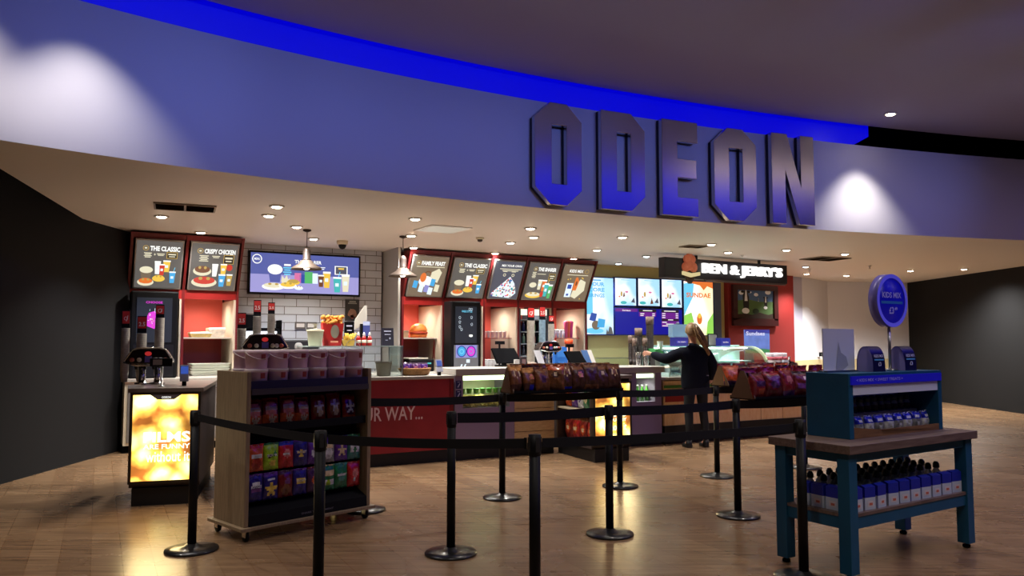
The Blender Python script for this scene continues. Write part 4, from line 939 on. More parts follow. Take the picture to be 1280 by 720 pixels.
# ---------------------------------------------------------------- drinks fountains, cup stacks
def fountain(p, rz, label, s=1.0, lift=.05):
    t = thing('drinks_fountain', label, 'drinks fountain', p, rz, 'black arched drinks fountains')
    mb = MB(M_chrome); mb.lathe([(.07*s, 0), (.07*s, .015), (.035*s, .02), (.03*s, .12), (.04*s, .16+lift)], (-.07*s, .06, 0), 16); mb.lathe([(.07*s, 0), (.07*s, .015), (.035*s, .02), (.03*s, .12), (.04*s, .16+lift)], (.07*s, .06, 0), 16); mb.build('column', t)
    mb = MB(mat('fountain_black', (.02, .012, .012), .22)); z = .15 + lift
    P = [(-.2*s, z), (.2*s, z), (.22*s, z+.03), (.15*s, z+.14*s), (.1*s, z+.155*s), (-.1*s, z+.155*s), (-.15*s, z+.14*s), (-.22*s, z+.03)]
    mb.prism(P, -.04, .14); mb.build('head', t, bevel=.015)
    mb = MB(M_chrome); mb.tube([(x, -.03, zz + .004) for x, zz in (P[-1], P[6], P[5], P[4], P[3], P[2])], .009, 8); mb.build('chrome_rim', t)
    mb = MB(M_chrome); mb.tube([(-.23*s, -.02, z+.02), (-.1*s, -.09, z-.01), (.1*s, -.09, z-.01), (.23*s, -.02, z+.02)], .008, 8); mb.build('hand_rail', t)
    for k, (x, c) in enumerate(((-.15, (200,110,90)), (-.085, (215,210,190)), (.07, (215,210,190)), (.11, (225,225,225)), (.155, (205,90,80)))):
        mb = MB(paint(*c, .3)); mb.lathe([(.022*s, -.04), (.022*s, -.048), (.001, -.052)][::-1], (x*s, 0, z+.045), 14, axis='y'); mb.build('flavour_button', t)
    mb = MB(mat('button_red', srgb(225, 60, 60), .3, emit=.4, ecol=srgb(225,60,60))); mb.disc(-.005, z+.105*s, .032*s, .022*s, -.043); mb.m(paint(120, 110, 200)); mb.poly([(-.035*s, z+.02), (.03*s, z+.02), (.03*s, z+.08*s), (-.035*s, z+.08*s)], -.043); mb.build('centre_badge', t)
    for x in (-.12, -.04, .04, .12):
        mb = MB(M_black); mb.lathe([(.012, -.05), (.018, 0)], (x*s, .0, z), 10); mb.build('nozzle', t)
    return t
zc = CT
p = at_y(187, 440, 7.75); fountain(Vector((p.x, p.y, zc)), I1.ang, 'black arched drinks fountain on the left island before the machine')
p = at_y(331, 440, 8.25); fountain(Vector((p.x, p.y, zc)), M1.ang, 'black arched drinks fountain rising behind the sweet tubs', 1.05, .185)
p = at_y(687, 440, 10.7); fountain(Vector((p.x, p.y, 1.1)), Cf.ang, 'black arched drinks fountain behind the brown bags', .78, .1)
def cup_stack(px0, px1, yt, ym, yb, Y, z0, label, col, sign):
    pl, pr = at_y(px0, yt, Y), at_y(px1, yt, Y); W = (pr.x - pl.x); cx = (pl.x + pr.x) / 2; zt = pl.z; zm = at_y(px0, ym, Y).z
    t = thing('cup_stack', label, 'cup stack', (cx, Y, z0), .35, 'cup stacks with red cards'); r = W * .5
    k = int((zm - z0 - .1) / .014); prof = [(r*.72, 0), (r*.95, .09)]
    for i in range(k): z = .09 + i*.014; prof += [(r*.94, z), (r*1.0, z+.009), (r*1.0, z+.0115), (r*.94, z+.013)]
    mb = MB(col); mb.lathe(prof, n=20); o_ = mb.build('cups', t); o_['label'] = 'nested paper cups'
    mb = MB(M_black); mb.box(-r*.9, r*.9, -.008, .008, zm - z0 - .02, zt - z0); c = mb.build('card_holder', t)
    mb = MB(mat('card_red', srgb(200, 50, 42), .45)); mb.box(-r*.8, r*.8, -.011, -.008, zm - z0 + .03, zt - z0 - .01); mb.m(paint(235, 225, 215)); h = zt - zm - .05; zz = zm - z0 + .03
    if sign == 0: mb.text('2.5', -r*.6, r*.6, zz + h*.2, zz + h*.6, -.0125)
    else: mb.ring(0, zz + h*.45, r*.45, r*.12, -.0125); mb.poly([(0, zz+h*.2), (r*.2, zz+h*.2), (r*.5, zz+h*.7), (r*.35, zz+h*.72)], -.0127)
    mb.build('red_card', c)
Mcup = mat('cup_grey', srgb(158, 150, 138), .6, noise=.12, nscale=40); Mcupb = mat('cup_blue', srgb(120, 145, 160), .6, noise=.2, nscale=30)
cup_stack(172, 184, 395, 414, 0, 8.25, CT, 'grey cup stack with a red card, left one before the magenta screen', Mcup, 0)
cup_stack(195, 206, 381, 396, 0, 8.35, CT, 'tall grey cup stack with a red card, right one before the magenta screen', Mcup, 1)
cup_stack(153, 163, 388, 408, 0, 8.2, CT, 'cup stack with a red card at the very left edge', Mcup, 1)
cup_stack(297, 308, 391, 409, 0, 8.6, CT, 'shortest of three cup stacks before the tiled wall', Mcup, 0)
cup_stack(317, 327, 375, 393, 0, 8.7, CT, 'tallest of three cup stacks before the tiled wall', Mcup, 0)
cup_stack(335, 344, 378, 391, 0, 8.78, CT, 'rightmost of three cup stacks before the tiled wall', Mcup, 0)
cup_stack(658.5, 668.5, 384, 399, 0, 11.2, 1.1, 'grey cup stack before the lit fridge, left of three', Mcup, 1)
cup_stack(673.5, 682, 383, 398, 0, 11.3, 1.1, 'blue grey cup stack before the lit fridge, middle of three', Mcupb, 0)
cup_stack(685, 693, 394, 404, 0, 11.4, 1.1, 'shortest cup stack before the lit fridge, right of three', Mcup, 1)
# support counter under those stacks
a = Cf.a(690, .65)
t = thing('service_counter', 'grey steel service counter behind the brown snack bags', 'counter', Cf.w(Cf.a(648, .66), .66), Cf.ang)
L2 = Cf.a(742, .66) - Cf.a(648, .66)
mb = MB(mat('steel_body', srgb(120, 118, 115), .4, .6)); mb.box(0, L2, .02, .7, .1, 1.06); mb.build('body', t); mb = MB(M_steel); mb.box(0, L2, 0, .72, 1.06, 1.1); mb.build('worktop', t); mb = MB(M_plinth); mb.box(0, L2, .05, .7, 0, .1); mb.build('plinth', t)

# ---------------------------------------------------------------- tills and card readers
def till(px, Y, z0, rz, label, w=.36):
    p = at_y(px, 440, Y); t = thing('till_monitor', label, 'till', (p.x, Y, z0), rz, None)
    mb = MB(M_black); mb.box(-.09, .09, -.02, .16, 0, .02); mb.box(-.03, .03, .05, .09, .02, .12); mb.build('stand', t)
    mb = MB(M_blackmat); mb.hexa([(-w/2, -.06, .05), (w/2, -.06, .05), (w/2, -.03, .04), (-w/2, -.03, .04), (-w/2+.02, .1, .25), (w/2-.0, .1, .25), (w/2, .13, .24), (-w/2+.02, .13, .24)]); mb.build('monitor', t, bevel=.006)
    mb = MB(M_black); mb.box(-w*.1, -w*.1+.02, .12, .14, .02, .34); mb.box(-w*.1-.06, -w*.1+.09, .11, .14, .3, .345); mb.build('pole_display', t)
    return t
till(634, 10.6, 1.14, Cf.ang + .2, 'wide black till monitor above the oak slats', .42)
till(722, 10.5, 1.1, Cf.ang + .3, 'black till monitor with pole display above the brown bags', .34)
def reader(px, Y, z0, label, rz=.4):
    p = at_y(px, 450, Y); t = thing('card_reader', label, 'card reader', (p.x, Y, z0), rz)
    mb = MB(M_black); mb.box(-.02, .02, -.02, .02, 0, .06); mb.build('stand', t)
    mb = MB(mat('reader_body', srgb(150, 150, 165), .4)); mb.hexa([(-.04, -.05, .05), (.04, -.05, .05), (.04, -.03, .04), (-.04, -.03, .04), (-.04, .03, .2), (.04, .03, .2), (.04, .05, .19), (-.04, .05, .19)]); b = mb.build('body', t, bevel=.004)
    mb = MB(G_['deepblue']); mb.add([(-.032, -.022, .115), (.032, -.022, .115), (.032, .012, .185), (-.032, .012, .185)], [(0, 1, 2, 3)]); mb.build('display', b)
    mb = MB(paint(90, 90, 100)); 
reader(231, 7.55, CT, 'grey card reader with a blue screen on the left island')
reader(549, 9.75, CT, 'card reader with a blue screen beside the purple packets')
p = at_y(203, 450, 7.4); t = thing('label_holder', 'small grey framed label holder on a post on the left island', 'holder', (p.x, 7.4, CT), I1.ang)
mb = MB(M_steel); mb.lathe([(.03, 0), (.03, .006), (.008, .01), (.008, .2)], n=12); mb.build('post', t); mb = MB(M_black); mb.box(-.11, .09, -.012, .0, .19, .27); mb.build('frame', t, bevel=.004); mb = MB(paint(170, 165, 155)); mb.box(-.08, .0, -.014, -.012, .205, .255); mb.build('paper', t)

# ---------------------------------------------------------------- stuff on the red counter
ha, hb = Cf.a(386), Cf.a(507); zc2 = 1.43
t = thing('glass_display', 'low clear glass display standing on the red counter', 'display case', Cf.w(ha, .08, CT), Cf.ang); w_ = hb - ha; d_ = .5
mb = MB(M_glass); mb.box(0, w_, 0, .006, 0, zc2-CT-.012); mb.build('front_glass', t)
mb = MB(M_glass); mb.box(w_-.006, w_, .008, d_, 0, zc2-CT-.012); mb.build('side_glass', t)
mb = MB(mat('glass_shelf_edge', srgb(175, 190, 185), .15)); mb.box(0, w_, 0, d_, zc2-CT-.012, zc2-CT); mb.build('top_shelf', t)
for x, y in ((0.0, d_-.02), (w_-.02, d_-.02), (w_-.012, 0)):
    mb = MB(M_steel); mb.box(x, x+.012, y, y+.012, 0, zc2-CT-.012); mb.build('post', t)
def on_shelf(px, b=.3, z=zc2): a = Cf.a(px, b); return Cf.w(a, b, z)
# popcorn promo carton
t = thing('popcorn_carton', 'big red popcorn carton heaped with orange popcorn on the glass display', 'popcorn box', on_shelf(415), Cf.ang - .1)
mb = MB(mat('carton_red', srgb(190, 40, 36), .5)); mb.hexa([(-.1, -.06, 0), (.1, -.06, 0), (.1, .06, 0), (-.1, .06, 0), (-.125, -.075, .27), (.125, -.075, .27), (.125, .075, .27), (-.125, .075, .27)]); c = mb.build('carton', t)
mb = MB(paint(150, 140, 120)); mb.M = Matrix.Translation((0, -.072, 0)) @ Matrix.Rotation(.055, 4, 'X'); mb.disc(.02, .17, .05, .08, 0); mb.m(paint(235, 160, 130)); mb.rect(-.03, .06, .04, .06, -.001); mb.build('printed_panel', c)
mb = MB(mat('popcorn_orange', srgb(225, 150, 60), .7, noise=.25, nscale=25)); r2 = random.Random(4)
for i in range(90): mb.ball((r2.uniform(-.12, .12), r2.uniform(-.07, .07), .26 + r2.uniform(0, .09)), r2.uniform(.016, .026), 4)
o = mb.build('popcorn', t); o['kind'] = 'stuff'
def tub(px, b, z, r, h, m, label, name='paper_tub'):
    t = thing(name, label, 'tub', on_shelf(px, b, z), Cf.ang); mb = MB(m); mb.lathe([(r*.8, 0), (r, h), (r*1.06, h), (r*1.06, h+.012), (r*.9, h+.012), (r*.88, h-.01), (.001, h-.01)], n=24); mb.build('tub_body', t); return t
tt_ = tub(394, .22, zc2, .095, .17, paint(214, 208, 180), 'pale cream tub with a lid knob left of the red popcorn carton')
mb = MB(paint(214, 208, 180)); mb.lathe([(.1, .182), (.1, .19), (.02, .2), (.015, .25), (.05, .26), (.001, .262)], n=20); mb.build('lid', tt_)
t = thing('fries_carton', 'small carton of yellow chips right of the red popcorn carton', 'fries', on_shelf(435, .25), Cf.ang)
mb = MB(paint(200, 160, 70)); mb.prism([(-.06, 0), (.06, 0), (.08, .07), (-.08, .07)], -.03, .03); mb.build('carton', t)
mb = MB(mat('fries_yellow', srgb(232, 190, 70), .6)); 
for i in range(26):
    x = r2.uniform(-.075, .075); y = r2.uniform(-.025, .025); mb.tube([(x*.6, y, .03), (x*1.15 + r2.uniform(-.02, .02), y, .1 + r2.uniform(0, .06))], .009, 5)
o = mb.build('fries', t); o['kind'] = 'stuff'
for i, px in enumerate((448, 455, 462)):
    t = thing('sauce_bottle', 'red sauce bottle with white cap, %s of three on the glass display' % ('leftmost', 'middle', 'rightmost')[i], 'bottle', on_shelf(px, .28), 0, 'red sauce bottles')
    mb = MB(paint(165, 22, 20, .3)); mb.lathe([(.028, 0), (.03, .01), (.03, .09), (.014, .12)], n=16); mb.build('bottle_body', t); mb = MB(M_white); mb.lathe([(.016, .12), (.016, .14), (.006, .165), (.001, .166)], n=12); mb.build('cap', t); mb = MB(paint(230, 220, 200)); mb.lathe([(.0305, .035), (.0305, .07)], n=16); mb.build('paper_label', t)
# poster, napkin dispenser, small notice
a0 = Wf.a(431, -.02); t = thing('wall_poster', 'small dark food poster fixed to the tiles under the wide screen', 'poster', Wf.w(a0, -.02, Wf.at(431, 401, -.02)[1]), Wf.ang)
W, H = Wf.a(448.5, -.02) - a0, Wf.at(431, 374, -.02)[1] - Wf.at(431, 401, -.02)[1]
mb = MB(paint(58, 56, 54)); mb.box(0, W, 0, .012, 0, H); mb.m(paint(150, 150, 140)); mb.rect(W*.28, W*.75, H*.86, H*.93, -.001); mb.rect(W*.2, W*.82, H*.79, H*.84, -.001)
for x, z, r, c in ((.5,.35,.3,(150,110,90)),(.3,.3,.12,(190,120,90)),(.65,.42,.12,(200,170,130)),(.5,.2,.14,(150,80,60)),(.4,.5,.08,(210,190,150)),(.75,.25,.1,(120,90,60))): mb.m(paint(*c)); mb.disc(W*x, H*z, W*r, H*r*.7, -.002-.0006*abs(hash(x*100)%9), 12)
mb.build('print', t)
t = thing('coffee_machine', 'black coffee machine with a round dial under the tiled wall', 'machine', Wf.w(Wf.a(375, -.5), -.5, .98), Wf.ang)
mb = MB(mat('machine_black', (.02, .02, .022), .35)); mb.box(-.3, .3, 0, .35, 0, .52); mb.build('body', t, bevel=.02)
mb = MB(mat('dial_grey', srgb(150, 148, 145), .4)); mb.lathe([(.001, -.02), (.06, -.02), (.065, 0)], (-.02, 0, .42), 24, axis='y'); mb.build('dial', t)
mb = MB(mat('dial_grey', srgb(150, 148, 145), .4)); mb.tube([(-.1, -.01, .24), (-.02, -.05, .3), (.12, -.05, .32), (.25, -.03, .32)], .02, 8); mb.build('handle', t)
for k in range(2):
    t = thing('sign_holder', 'small framed white notice above the coffee machine, %s one' % ('left', 'right')[k], 'notice', Wf.w(Wf.a(369 + k*14, -.04), -.03, Wf.at(369, 411, -.04)[1]), Wf.ang, 'white notices on the tiles')
    W = Wf.a(382, -.04) - Wf.a(369, -.04); mb = MB(paint(95, 90, 85)); mb.box(0, W, 0, .02, 0, .11); mb.build('frame', t); mb = MB(paint(215, 212, 205)); mb.box(.02, W-.02, -.002, 0, .025, .085); mb.build('notice', t)
t = thing('lit_cabinet', 'black shelf unit with bright white lights low on the tiled wall', 'cabinet', Wf.w(Wf.a(294, -.3), -.3, .98), Wf.ang); W = Wf.a(352, -.3) - Wf.a(294, -.3)
zc_ = Wf.at(300, 393, -.3)[1] - .98
mb = MB(M_blackmat); mb.box(0, W, .0, .26, 0, .1); mb.box(0, .03, 0, .26, .1, zc_-.08); mb.box(W-.03, W, 0, .26, .1, zc_-.08); mb.box(.0, W*.38, 0, .26, zc_-.2, zc_); mb.box(W*.38, W, 0, .26, zc_-.24, zc_-.2); mb.box(0, W, .22, .26, .1, zc_-.2); mb.build('frame', t)
mb = MB(glow('cabinet_light', 235, 240, 250, 2.2)); mb.box(.05, W-.05, .1, .2, zc_-.36, zc_-.25); mb.build('light', t)
mb = MB(mat('cabinet_panel', srgb(110, 130, 130), .4)); mb.box(.05, W-.05, .12, .2, .1, zc_-.37); mb.build('panel', t)
def card(px, py0, py1, pxw, fr, b, label, base, art=None, name='counter_notice', z=None):
    a0 = fr.a(px, b); W = fr.a(px + pxw, b) - a0; z1 = fr.at(px, py0, b)[1]; z0 = z if z is not None else fr.at(px, py1, b)[1]; H = z1 - z0
    t = thing(name, label, 'sign', fr.w(a0, b, z0), fr.ang)
    mb = MB(base); mb.hexa([(0, 0, 0), (W, 0, 0), (W, .03, 0), (0, .03, 0), (0, .028, H), (W, .028, H), (W, .034, H), (0, .034, H)]); mb.build('card', t)
    mb = MB(paint(180, 180, 200)); mb.M = Matrix.Translation((0, -.002, 0)) @ Matrix.Rotation(-math.atan2(.028, H), 4, 'X')
    mb.rect(W*.2, W*.8, H*.8, H*.86, 0); mb.rect(W*.25, W*.75, H*.62, H*.66, 0); mb.rect(W*.3, W*.5, H*.3, H*.33, 0); mb.disc(W*.68, H*.42, W*.06, H*.06, 0, 10)
    mb.build('print', t); return t
card(477.5, 410, 431, 15, Cf, .3, 'dark upright notice card on the right end of the glass display', mat('dark_card', srgb(34, 30, 42), .5), z=zc2)
card(431, 402, 414, 12, Cf, .42, 'black board behind the yellow chips', M_blackmat, z=zc2)
t = thing('napkin_dispenser', 'blue and white dispenser behind the red sauce bottles', 'dispenser', on_shelf(457, .42), Cf.ang)
mb = MB(M_black); mb.box(-.06, .05, 0, .06, 0, .27); mb.build('body', t); mb = MB(paint(70, 80, 150)); mb.box(-.035, .05, -.012, 0, .12, .25); mb.build('front_label', t); mb = MB(paint(190, 200, 235)); mb.box(-.035, .05, -.012, 0, .252, .3); mb.build('napkins', t)
mb = MB(paint(205, 200, 186)); mb.add([(-.12, .05, .2), (.03, .05, .28), (.03, .05, .5), (.0, .05, .5), (-.12, .06, .32), (-.12, .05, .2)][:5] + [(-.12, .07, .2), (.03, .07, .28), (.03, .07, .5), (.0, .07, .5), (-.12, .075, .32)], [(0,1,2,3,4), (9,8,7,6,5), (0,5,6,1), (1,6,7,2), (2,7,8,3), (3,8,9,4), (4,9,5,0)]); mb.build('paper_hood', t)
# tub inside the glass display
t = tub(480, .2, CT, .1, .16, paint(190, 180, 165), 'pale tub standing inside the right end of the glass display')
# basket with purple packets
a0 = Cf.a(526); t = thing('wicker_basket', 'oval wicker basket on the red counter', 'basket', Cf.w(a0, .2, CT), Cf.ang)
mb = MB(mat('wicker', srgb(150, 108, 62), .7, noise=.3, nscale=70)); prof = []
for i in range(7): prof.append((.17 + .004*i + (.006 if i % 2 else 0), .01 + i*.012))
mb.lathe([(.14, .0)] + prof + [(.165, .082), (.15, .02), (.001, .015)], n=36, sx=1.05, sy=.75); mb.build('weave', t)
mb = MB(mat('wicker_rim', srgb(175, 130, 80), .7)); mb.tube([(.205*math.cos(x)*1.0, .145*math.sin(x), .085) for x in [2*PI*i/28 for i in range(28)]], .009, 6, True); mb.build('rim', t)
# ================================================================== BAGS
def foil(name, rgb, rough=.28, noise=.25): return mat('foil_' + name, srgb(*rgb), rough, noise=.4, nscale=26, bump=1.0, coat=.4)
F_ = {k: foil(k, v) for k, v in dict(brown=(118,72,42), gold=(190,132,74), darkbrown=(74,44,34), cream=(215,190,150), red=(156,38,30), maroon=(104,26,30), deepred=(128,30,28),
      plum=(70,38,74), orange=(196,84,40), pink=(205,120,120), navy=(38,30,110), purple=(88,40,140), lime=(150,190,40), green=(30,110,70), teal=(60,130,120), yellow=(225,190,80),
      white=(205,205,210), blue=(30,40,170), grey=(130,130,135), scarlet=(180,34,40), violet=(110,60,124)).items()}
def bag_mesh(w, h, t, base, regions, seed, hook=False):
    """a pillow bag standing on z=0, front looking at -y; regions = [(fn(x,z)->bool, material)]"""
    r = random.Random(seed); nx, nz = 12, 14; mb = MB(base); V = {}
    ph = [r.uniform(0, 6.28) for _ in range(8)]
    for side in (0, 1):
        for i in range(nx + 1):
            for j in range(nz + 1):
                u = -1 + 2 * i / nx; v = j / nz
                bulge = max(0, (1 - abs(u) ** 3.5)) ** .5 * max(0, math.sin(PI * min(1, max(0, (v - .05) / .88)))) ** .55
                wr = .2 * math.sin(5 * u + ph[0] + 7 * v) * math.sin(9 * v + ph[1]) + .08 * math.sin(11 * u + ph[2]) * (1 - abs(2 * v - 1))
                y = t / 2 * bulge * (1 + wr) * (-1 if side == 0 else 1)
                x = u * w / 2 * (1 - .03 * math.sin(PI * v)) ; z = v * h
                z += .012 * h * math.sin(3 * u + ph[3]) * v
                if v > .93 or v < .05: y += .006 * math.sin(8 * u + ph[4])
                V[(side, i, j)] = (x, y - (.001 if side == 0 else -.001), z)
    idx = {}; vs = []
    for k, p in V.items(): idx[k] = len(vs); vs.append(p)
    mats_ = {}
    for side in (0, 1):
        for i in range(nx):
            for j in range(nz):
                u = -1 + 2 * (i + .5) / nx; v = (j + .5) / nz; m = base
                if side == 0:
                    for fn, mm in regions:
                        if fn(u, v): m = mm
                q = (idx[(side, i, j)], idx[(side, i+1, j)], idx[(side, i+1, j+1)], idx[(side, i, j+1)])
                mats_.setdefault(m, []).append(q if side == 0 else q[::-1])
    for i in range(nx):
        mats_.setdefault(base, []).append((idx[(0,i,nz)], idx[(0,i+1,nz)], idx[(1,i+1,nz)], idx[(1,i,nz)])); mats_[base].append((idx[(1,i,0)], idx[(1,i+1,0)], idx[(0,i+1,0)], idx[(0,i,0)]))
    for j in range(nz):
        mats_[base].append((idx[(1,0,j)], idx[(0,0,j)], idx[(0,0,j+1)], idx[(1,0,j+1)])); mats_[base].append((idx[(0,nx,j)], idx[(1,nx,j)], idx[(1,nx,j+1)], idx[(0,nx,j+1)]))
    first = True
    for m, fs in mats_.items():
        mb.m(m)
        if first: mb.add(vs, fs, True); first = False
        else:
            for f in fs: mb.f.append(f); mb.mi.append(mb.c); mb.sm.append(True)
    return mb
circ = lambda cx, cz, r, a=1.4: (lambda u, v: (u - cx) ** 2 + ((v - cz) * a * 2) ** 2 < r * r)
band = lambda z0, z1: (lambda u, v: z0 < v < z1)
rectr = lambda a, b, c, d: (lambda u, v: a < u < b and c < v < d)
def star(cx, cz, r):
    def f(u, v):
        x, z = u - cx, (v - cz) * 2.6; a = math.atan2(z, x); return math.hypot(x, z) < r * (.7 + .35 * math.cos(5 * (a - PI / 2)))
    return f
def bag(p, rz, w, h, t, base, regs, seed, label, group, lean=0, name='snack_bag', words=None):
    o = thing(name, label, 'snack bag', p, rz, group, rx=lean)
    bag_mesh(w, h, t, F_[base], [(f, F_[m]) for f, m in regs], seed).build('pouch', o)
    mb = MB(F_[base])
    if words:
        k = 5; zc = words[1] * h
        mb = MB(F_[words[2]]); mb.text(words[0], -w*.34, w*.34, zc, zc + h*.1, -t*.5 - .004, .03); mb.build('lettering', o)
    mb = MB(F_[regs[0][1] if regs else base]); mb.box(-w*.46, w*.46, -.0035, .0035, h*.955, h*1.0); mb.build('top_seal', o)
    return o

# ================================================================== SNACK CART
CA = Frame(-1.985, 5.85, 46); CW, CD, CZ = 1.13, .5, 1.26
M_oak = wood('grey_oak', srgb(128, 108, 84), srgb(158, 136, 108), .5, (14, 14, 1)); M_cdark = mat('cart_black', (.006, .006, .009), .75, spec=.2)
t = thing('snack_cart', 'oak sided black snack display cart on casters full of treat bags', 'display cart', CA.w(0), CA.ang)
sp_ = [(0, .11), (CD, .11), (CD, CZ), (.03, CZ), (0, CZ - .02)]
for x0, nm in ((0, 'side_panel'), (CW - .035, 'side_panel')):
    mb = MB(M_oak); mb.hexa([(x0, 0, .11), (x0+.035, 0, .11), (x0+.035, CD, .11), (x0, CD, .11), (x0, 0, CZ), (x0+.035, 0, CZ), (x0+.035, CD, CZ), (x0, CD, CZ)]); mb.build(nm, t, bevel=.004)
mb = MB(M_oak); mb.box(-.035, CW + .035, -.03, CD + .03, .085, .11); mb.build('base_board', t, bevel=.004)
mb = MB(M_cdark); mb.box(.035, CW-.035, CD-.03, CD, .11, CZ - .05); mb.build('back_panel', t)
mb = MB(M_cdark); mb.box(.035, CW-.035, .01, CD-.03, 1.12, 1.135); mb.build('top_deck', t)
mb = MB(mat('cart_lip', (.02, .016, .06), .35)); mb.box(.035, CW-.035, .0, .01, 1.13, 1.19); mb.build('deck_lip', t)
mb = MB(mat('lip_metal', srgb(92, 84, 92), .35, .6)); mb.box(.035, CW-.035, -.012, .0, 1.085, 1.13); mb.build('ticket_rail', t)
mb = MB(M_cdark); mb.box(.035, CW-.035, .03, CD-.03, .80, .82); mb.build('shelf', t)
mb = MB(M_cdark); mb.box(.035, CW-.035, .03, .05, .82, .86); mb.build('shelf_lip', t)
mb = MB(M_cdark); mb.box(.035, CW-.035, .16, .175, .24, .80); mb.build('peg_board', t)
mb = MB(M_cdark); mb.hexa([(.035, -.005, .11), (CW-.035, -.005, .11), (CW-.035, .16, .24), (.035, .16, .24), (.035, 0, .19), (CW-.035, 0, .19), (CW-.035, .16, .25), (.035, .16, .25)]); pl = mb.build('plinth_panel', t)
mb = MB(paint(96, 92, 104)); mb.text('SHARE THE MOMENT', CW*.42, CW*.68, .135, .15, -.0065); mb.build('lettering', pl)
for x, y in ((.03, .02), (CW-.03, .02), (.03, CD-.03), (CW-.03, CD-.03)):
    mb = MB(M_chrome); mb.box(x-.03, x+.03, y-.03, y+.03, .078, .085); mb.box(x-.018, x-.014, y-.02, y+.03, .035, .078); mb.box(x+.014, x+.018, y-.02, y+.03, .035, .078); c = mb.build('caster', t)
    mb = MB(M_black); mb.lathe([(.022, -.014), (.039, -.012), (.04, 0), (.039, .012), (.022, .014)], (x, y + .01, .04), 20, axis='x'); mb.build('wheel', c)

# candyfloss tubs
def milky(name, col, k=.45):
    m = bpy.data.materials.new(name); m.use_nodes = True; nt = m.node_tree; N = nt.nodes; L = nt.links; b = N['Principled BSDF']; o = N['Material Output']
    b.inputs['Base Color'].default_value = (*col, 1); b.inputs['Roughness'].default_value = .4; t = N.new('ShaderNodeBsdfTranslucent'); t.inputs['Color'].default_value = (*col, 1)
    mx = N.new('ShaderNodeMixShader'); mx.inputs['Fac'].default_value = k; L.new(b.outputs[0], mx.inputs[1]); L.new(t.outputs[0], mx.inputs[2]); L.new(mx.outputs[0], o.inputs['Surface']); return m
M_tub = milky('tub_plastic', srgb(250, 212, 240), .2); M_floss = mat('candy_floss', srgb(200, 130, 190), .9, noise=.3, nscale=14)
M_lid = milky('tub_lid', srgb(250, 238, 240), .4); M_blob = mat('tub_red_print', srgb(140, 50, 50), .6)
def make_tub():
    t = thing('candyfloss_tub', 'x', 'tub', (0, 0, 0)); h = .143; r = .084
    mb = MB(M_tub); mb.lathe([(r*.92, 0), (r*.94, .003), (r*1.0, h*.8), (r*1.045, h*.81), (r*1.045, h*.9), (r*.95, h*.9), (r*.88, .006), (.001, .006)], n=28); mb.build('tub_body', t)
    mb = MB(M_lid); mb.lathe([(r*1.05, h*.84), (r*1.06, h*.96), (r*1.0, h), (r*.9, h*.975), (.001, h*.975)], n=28); mb.build('lid', t)
    mb = MB(M_floss); mb.lathe([(r*.76, .01), (r*.83, h*.55), (r*.7, h*.8), (.001, h*.84)], n=20); mb.build('candy_floss', t)
    mb = MB(M_blob); vs = []; 
    for i in range(9):
        for j in range(5):
            a = -PI/2 - .05 + .5 * (i/8 - .0); z = h*(.5 + .3*j/4); rr = r*(.94 + .06*z/h/.8) + .0012; vs.append((rr*math.cos(a), rr*math.sin(a), z))
    mb.add(vs, [(i*5+j, (i+1)*5+j, (i+1)*5+j+1, i*5+j+1) for i in range(8) for j in range(4)], True); mb.build('printed_label', t)
    return t
def handle(t, up):
    mb = MB(paint(225, 215, 215, .4)); r = .089
    if up: pts = [(r*math.cos(a), 0, .125 + .1*math.sin(a)) for a in [PI*i/16 for i in range(17)]]
    else: pts = [(r*math.cos(a), -r*math.sin(a)*1.05, .125 - .05*math.sin(a)) for a in [PI*i/16 for i in range(17)]]
    mb.tube(pts, .0025, 6); mb.build('handle', t)
tub0 = make_tub(); first = True; pos = ['leftmost', 'second', 'third', 'fourth', 'fifth', 'rightmost']
for lev in (0, 1):
    for row in (0, 1):
        for i in range(6):
            x = .125 + i * .176; y = .10 + row * .195
            lb = 'pink purple candyfloss tub, %s of six in the %s %s row on the cart' % (pos[i], ('front', 'rear')[row], ('lower', 'upper')[lev])
            p = CA.w(x, y, 1.1352 + lev * .1435)
            o = tub0 if first else dup(tub0, p); o.location = p; o.rotation_euler = (0, 0, CA.ang + rnd.uniform(-.15, .15)); o['label'] = lb; o['group'] = 'candyfloss tubs on the cart'; first = False
            
for o in [x for x in COL.objects if x.get('label', '').startswith('pink purple candyfloss tub')]:
    l = o['label']
    if 'front upper' in l or ('rear upper' in l and 'leftmost' in l): handle(o, 'rightmost' in l and 'front' in l)
# bags on the upper shelf
top_regs = {
 'a': ('maroon', [(band(.9, 1), 'deepred'), (band(.12, .45), 'orange'), (circ(0, .62, .75), 'pink'), (rectr(-.6, .6, .56, .7), 'white'), (star(.1, .25, .5), 'cream')]),
 'b': ('deepred', [(band(.92, 1), 'maroon'), (circ(0, .5, .85), 'brown'), (star(0, .55, .6), 'white'), (circ(.1, .35, .35), 'cream')]),
 'c': ('red', [(band(.93, 1), 'maroon'), (circ(0, .5, .8), 'plum'), (star(0, .5, .7), 'white'), (band(.08, .18), 'orange')])}
specs = [('a', .13), ('a', .27), ('a', .42), ('a', .55), ('b', .70), ('b', .85), ('c', 1.0)]
nms = ['leftmost', 'second from left', 'third from left', 'middle one', 'fifth from left', 'sixth from left', 'rightmost']
for i, (k, x) in enumerate(specs):
    base, regs = top_regs[k]
    bag(CA.w(x, .13, .8215), CA.ang + rnd.uniform(-.1, .1), .135, .215 + .01 * (i % 3), .06, base, regs, i, 'dark red snack bag on the upper shelf of the cart, ' + nms[i], 'red bags on the cart shelf', lean=-.12, words=('CHEWS', .58, 'cream') if k == 'a' else None)
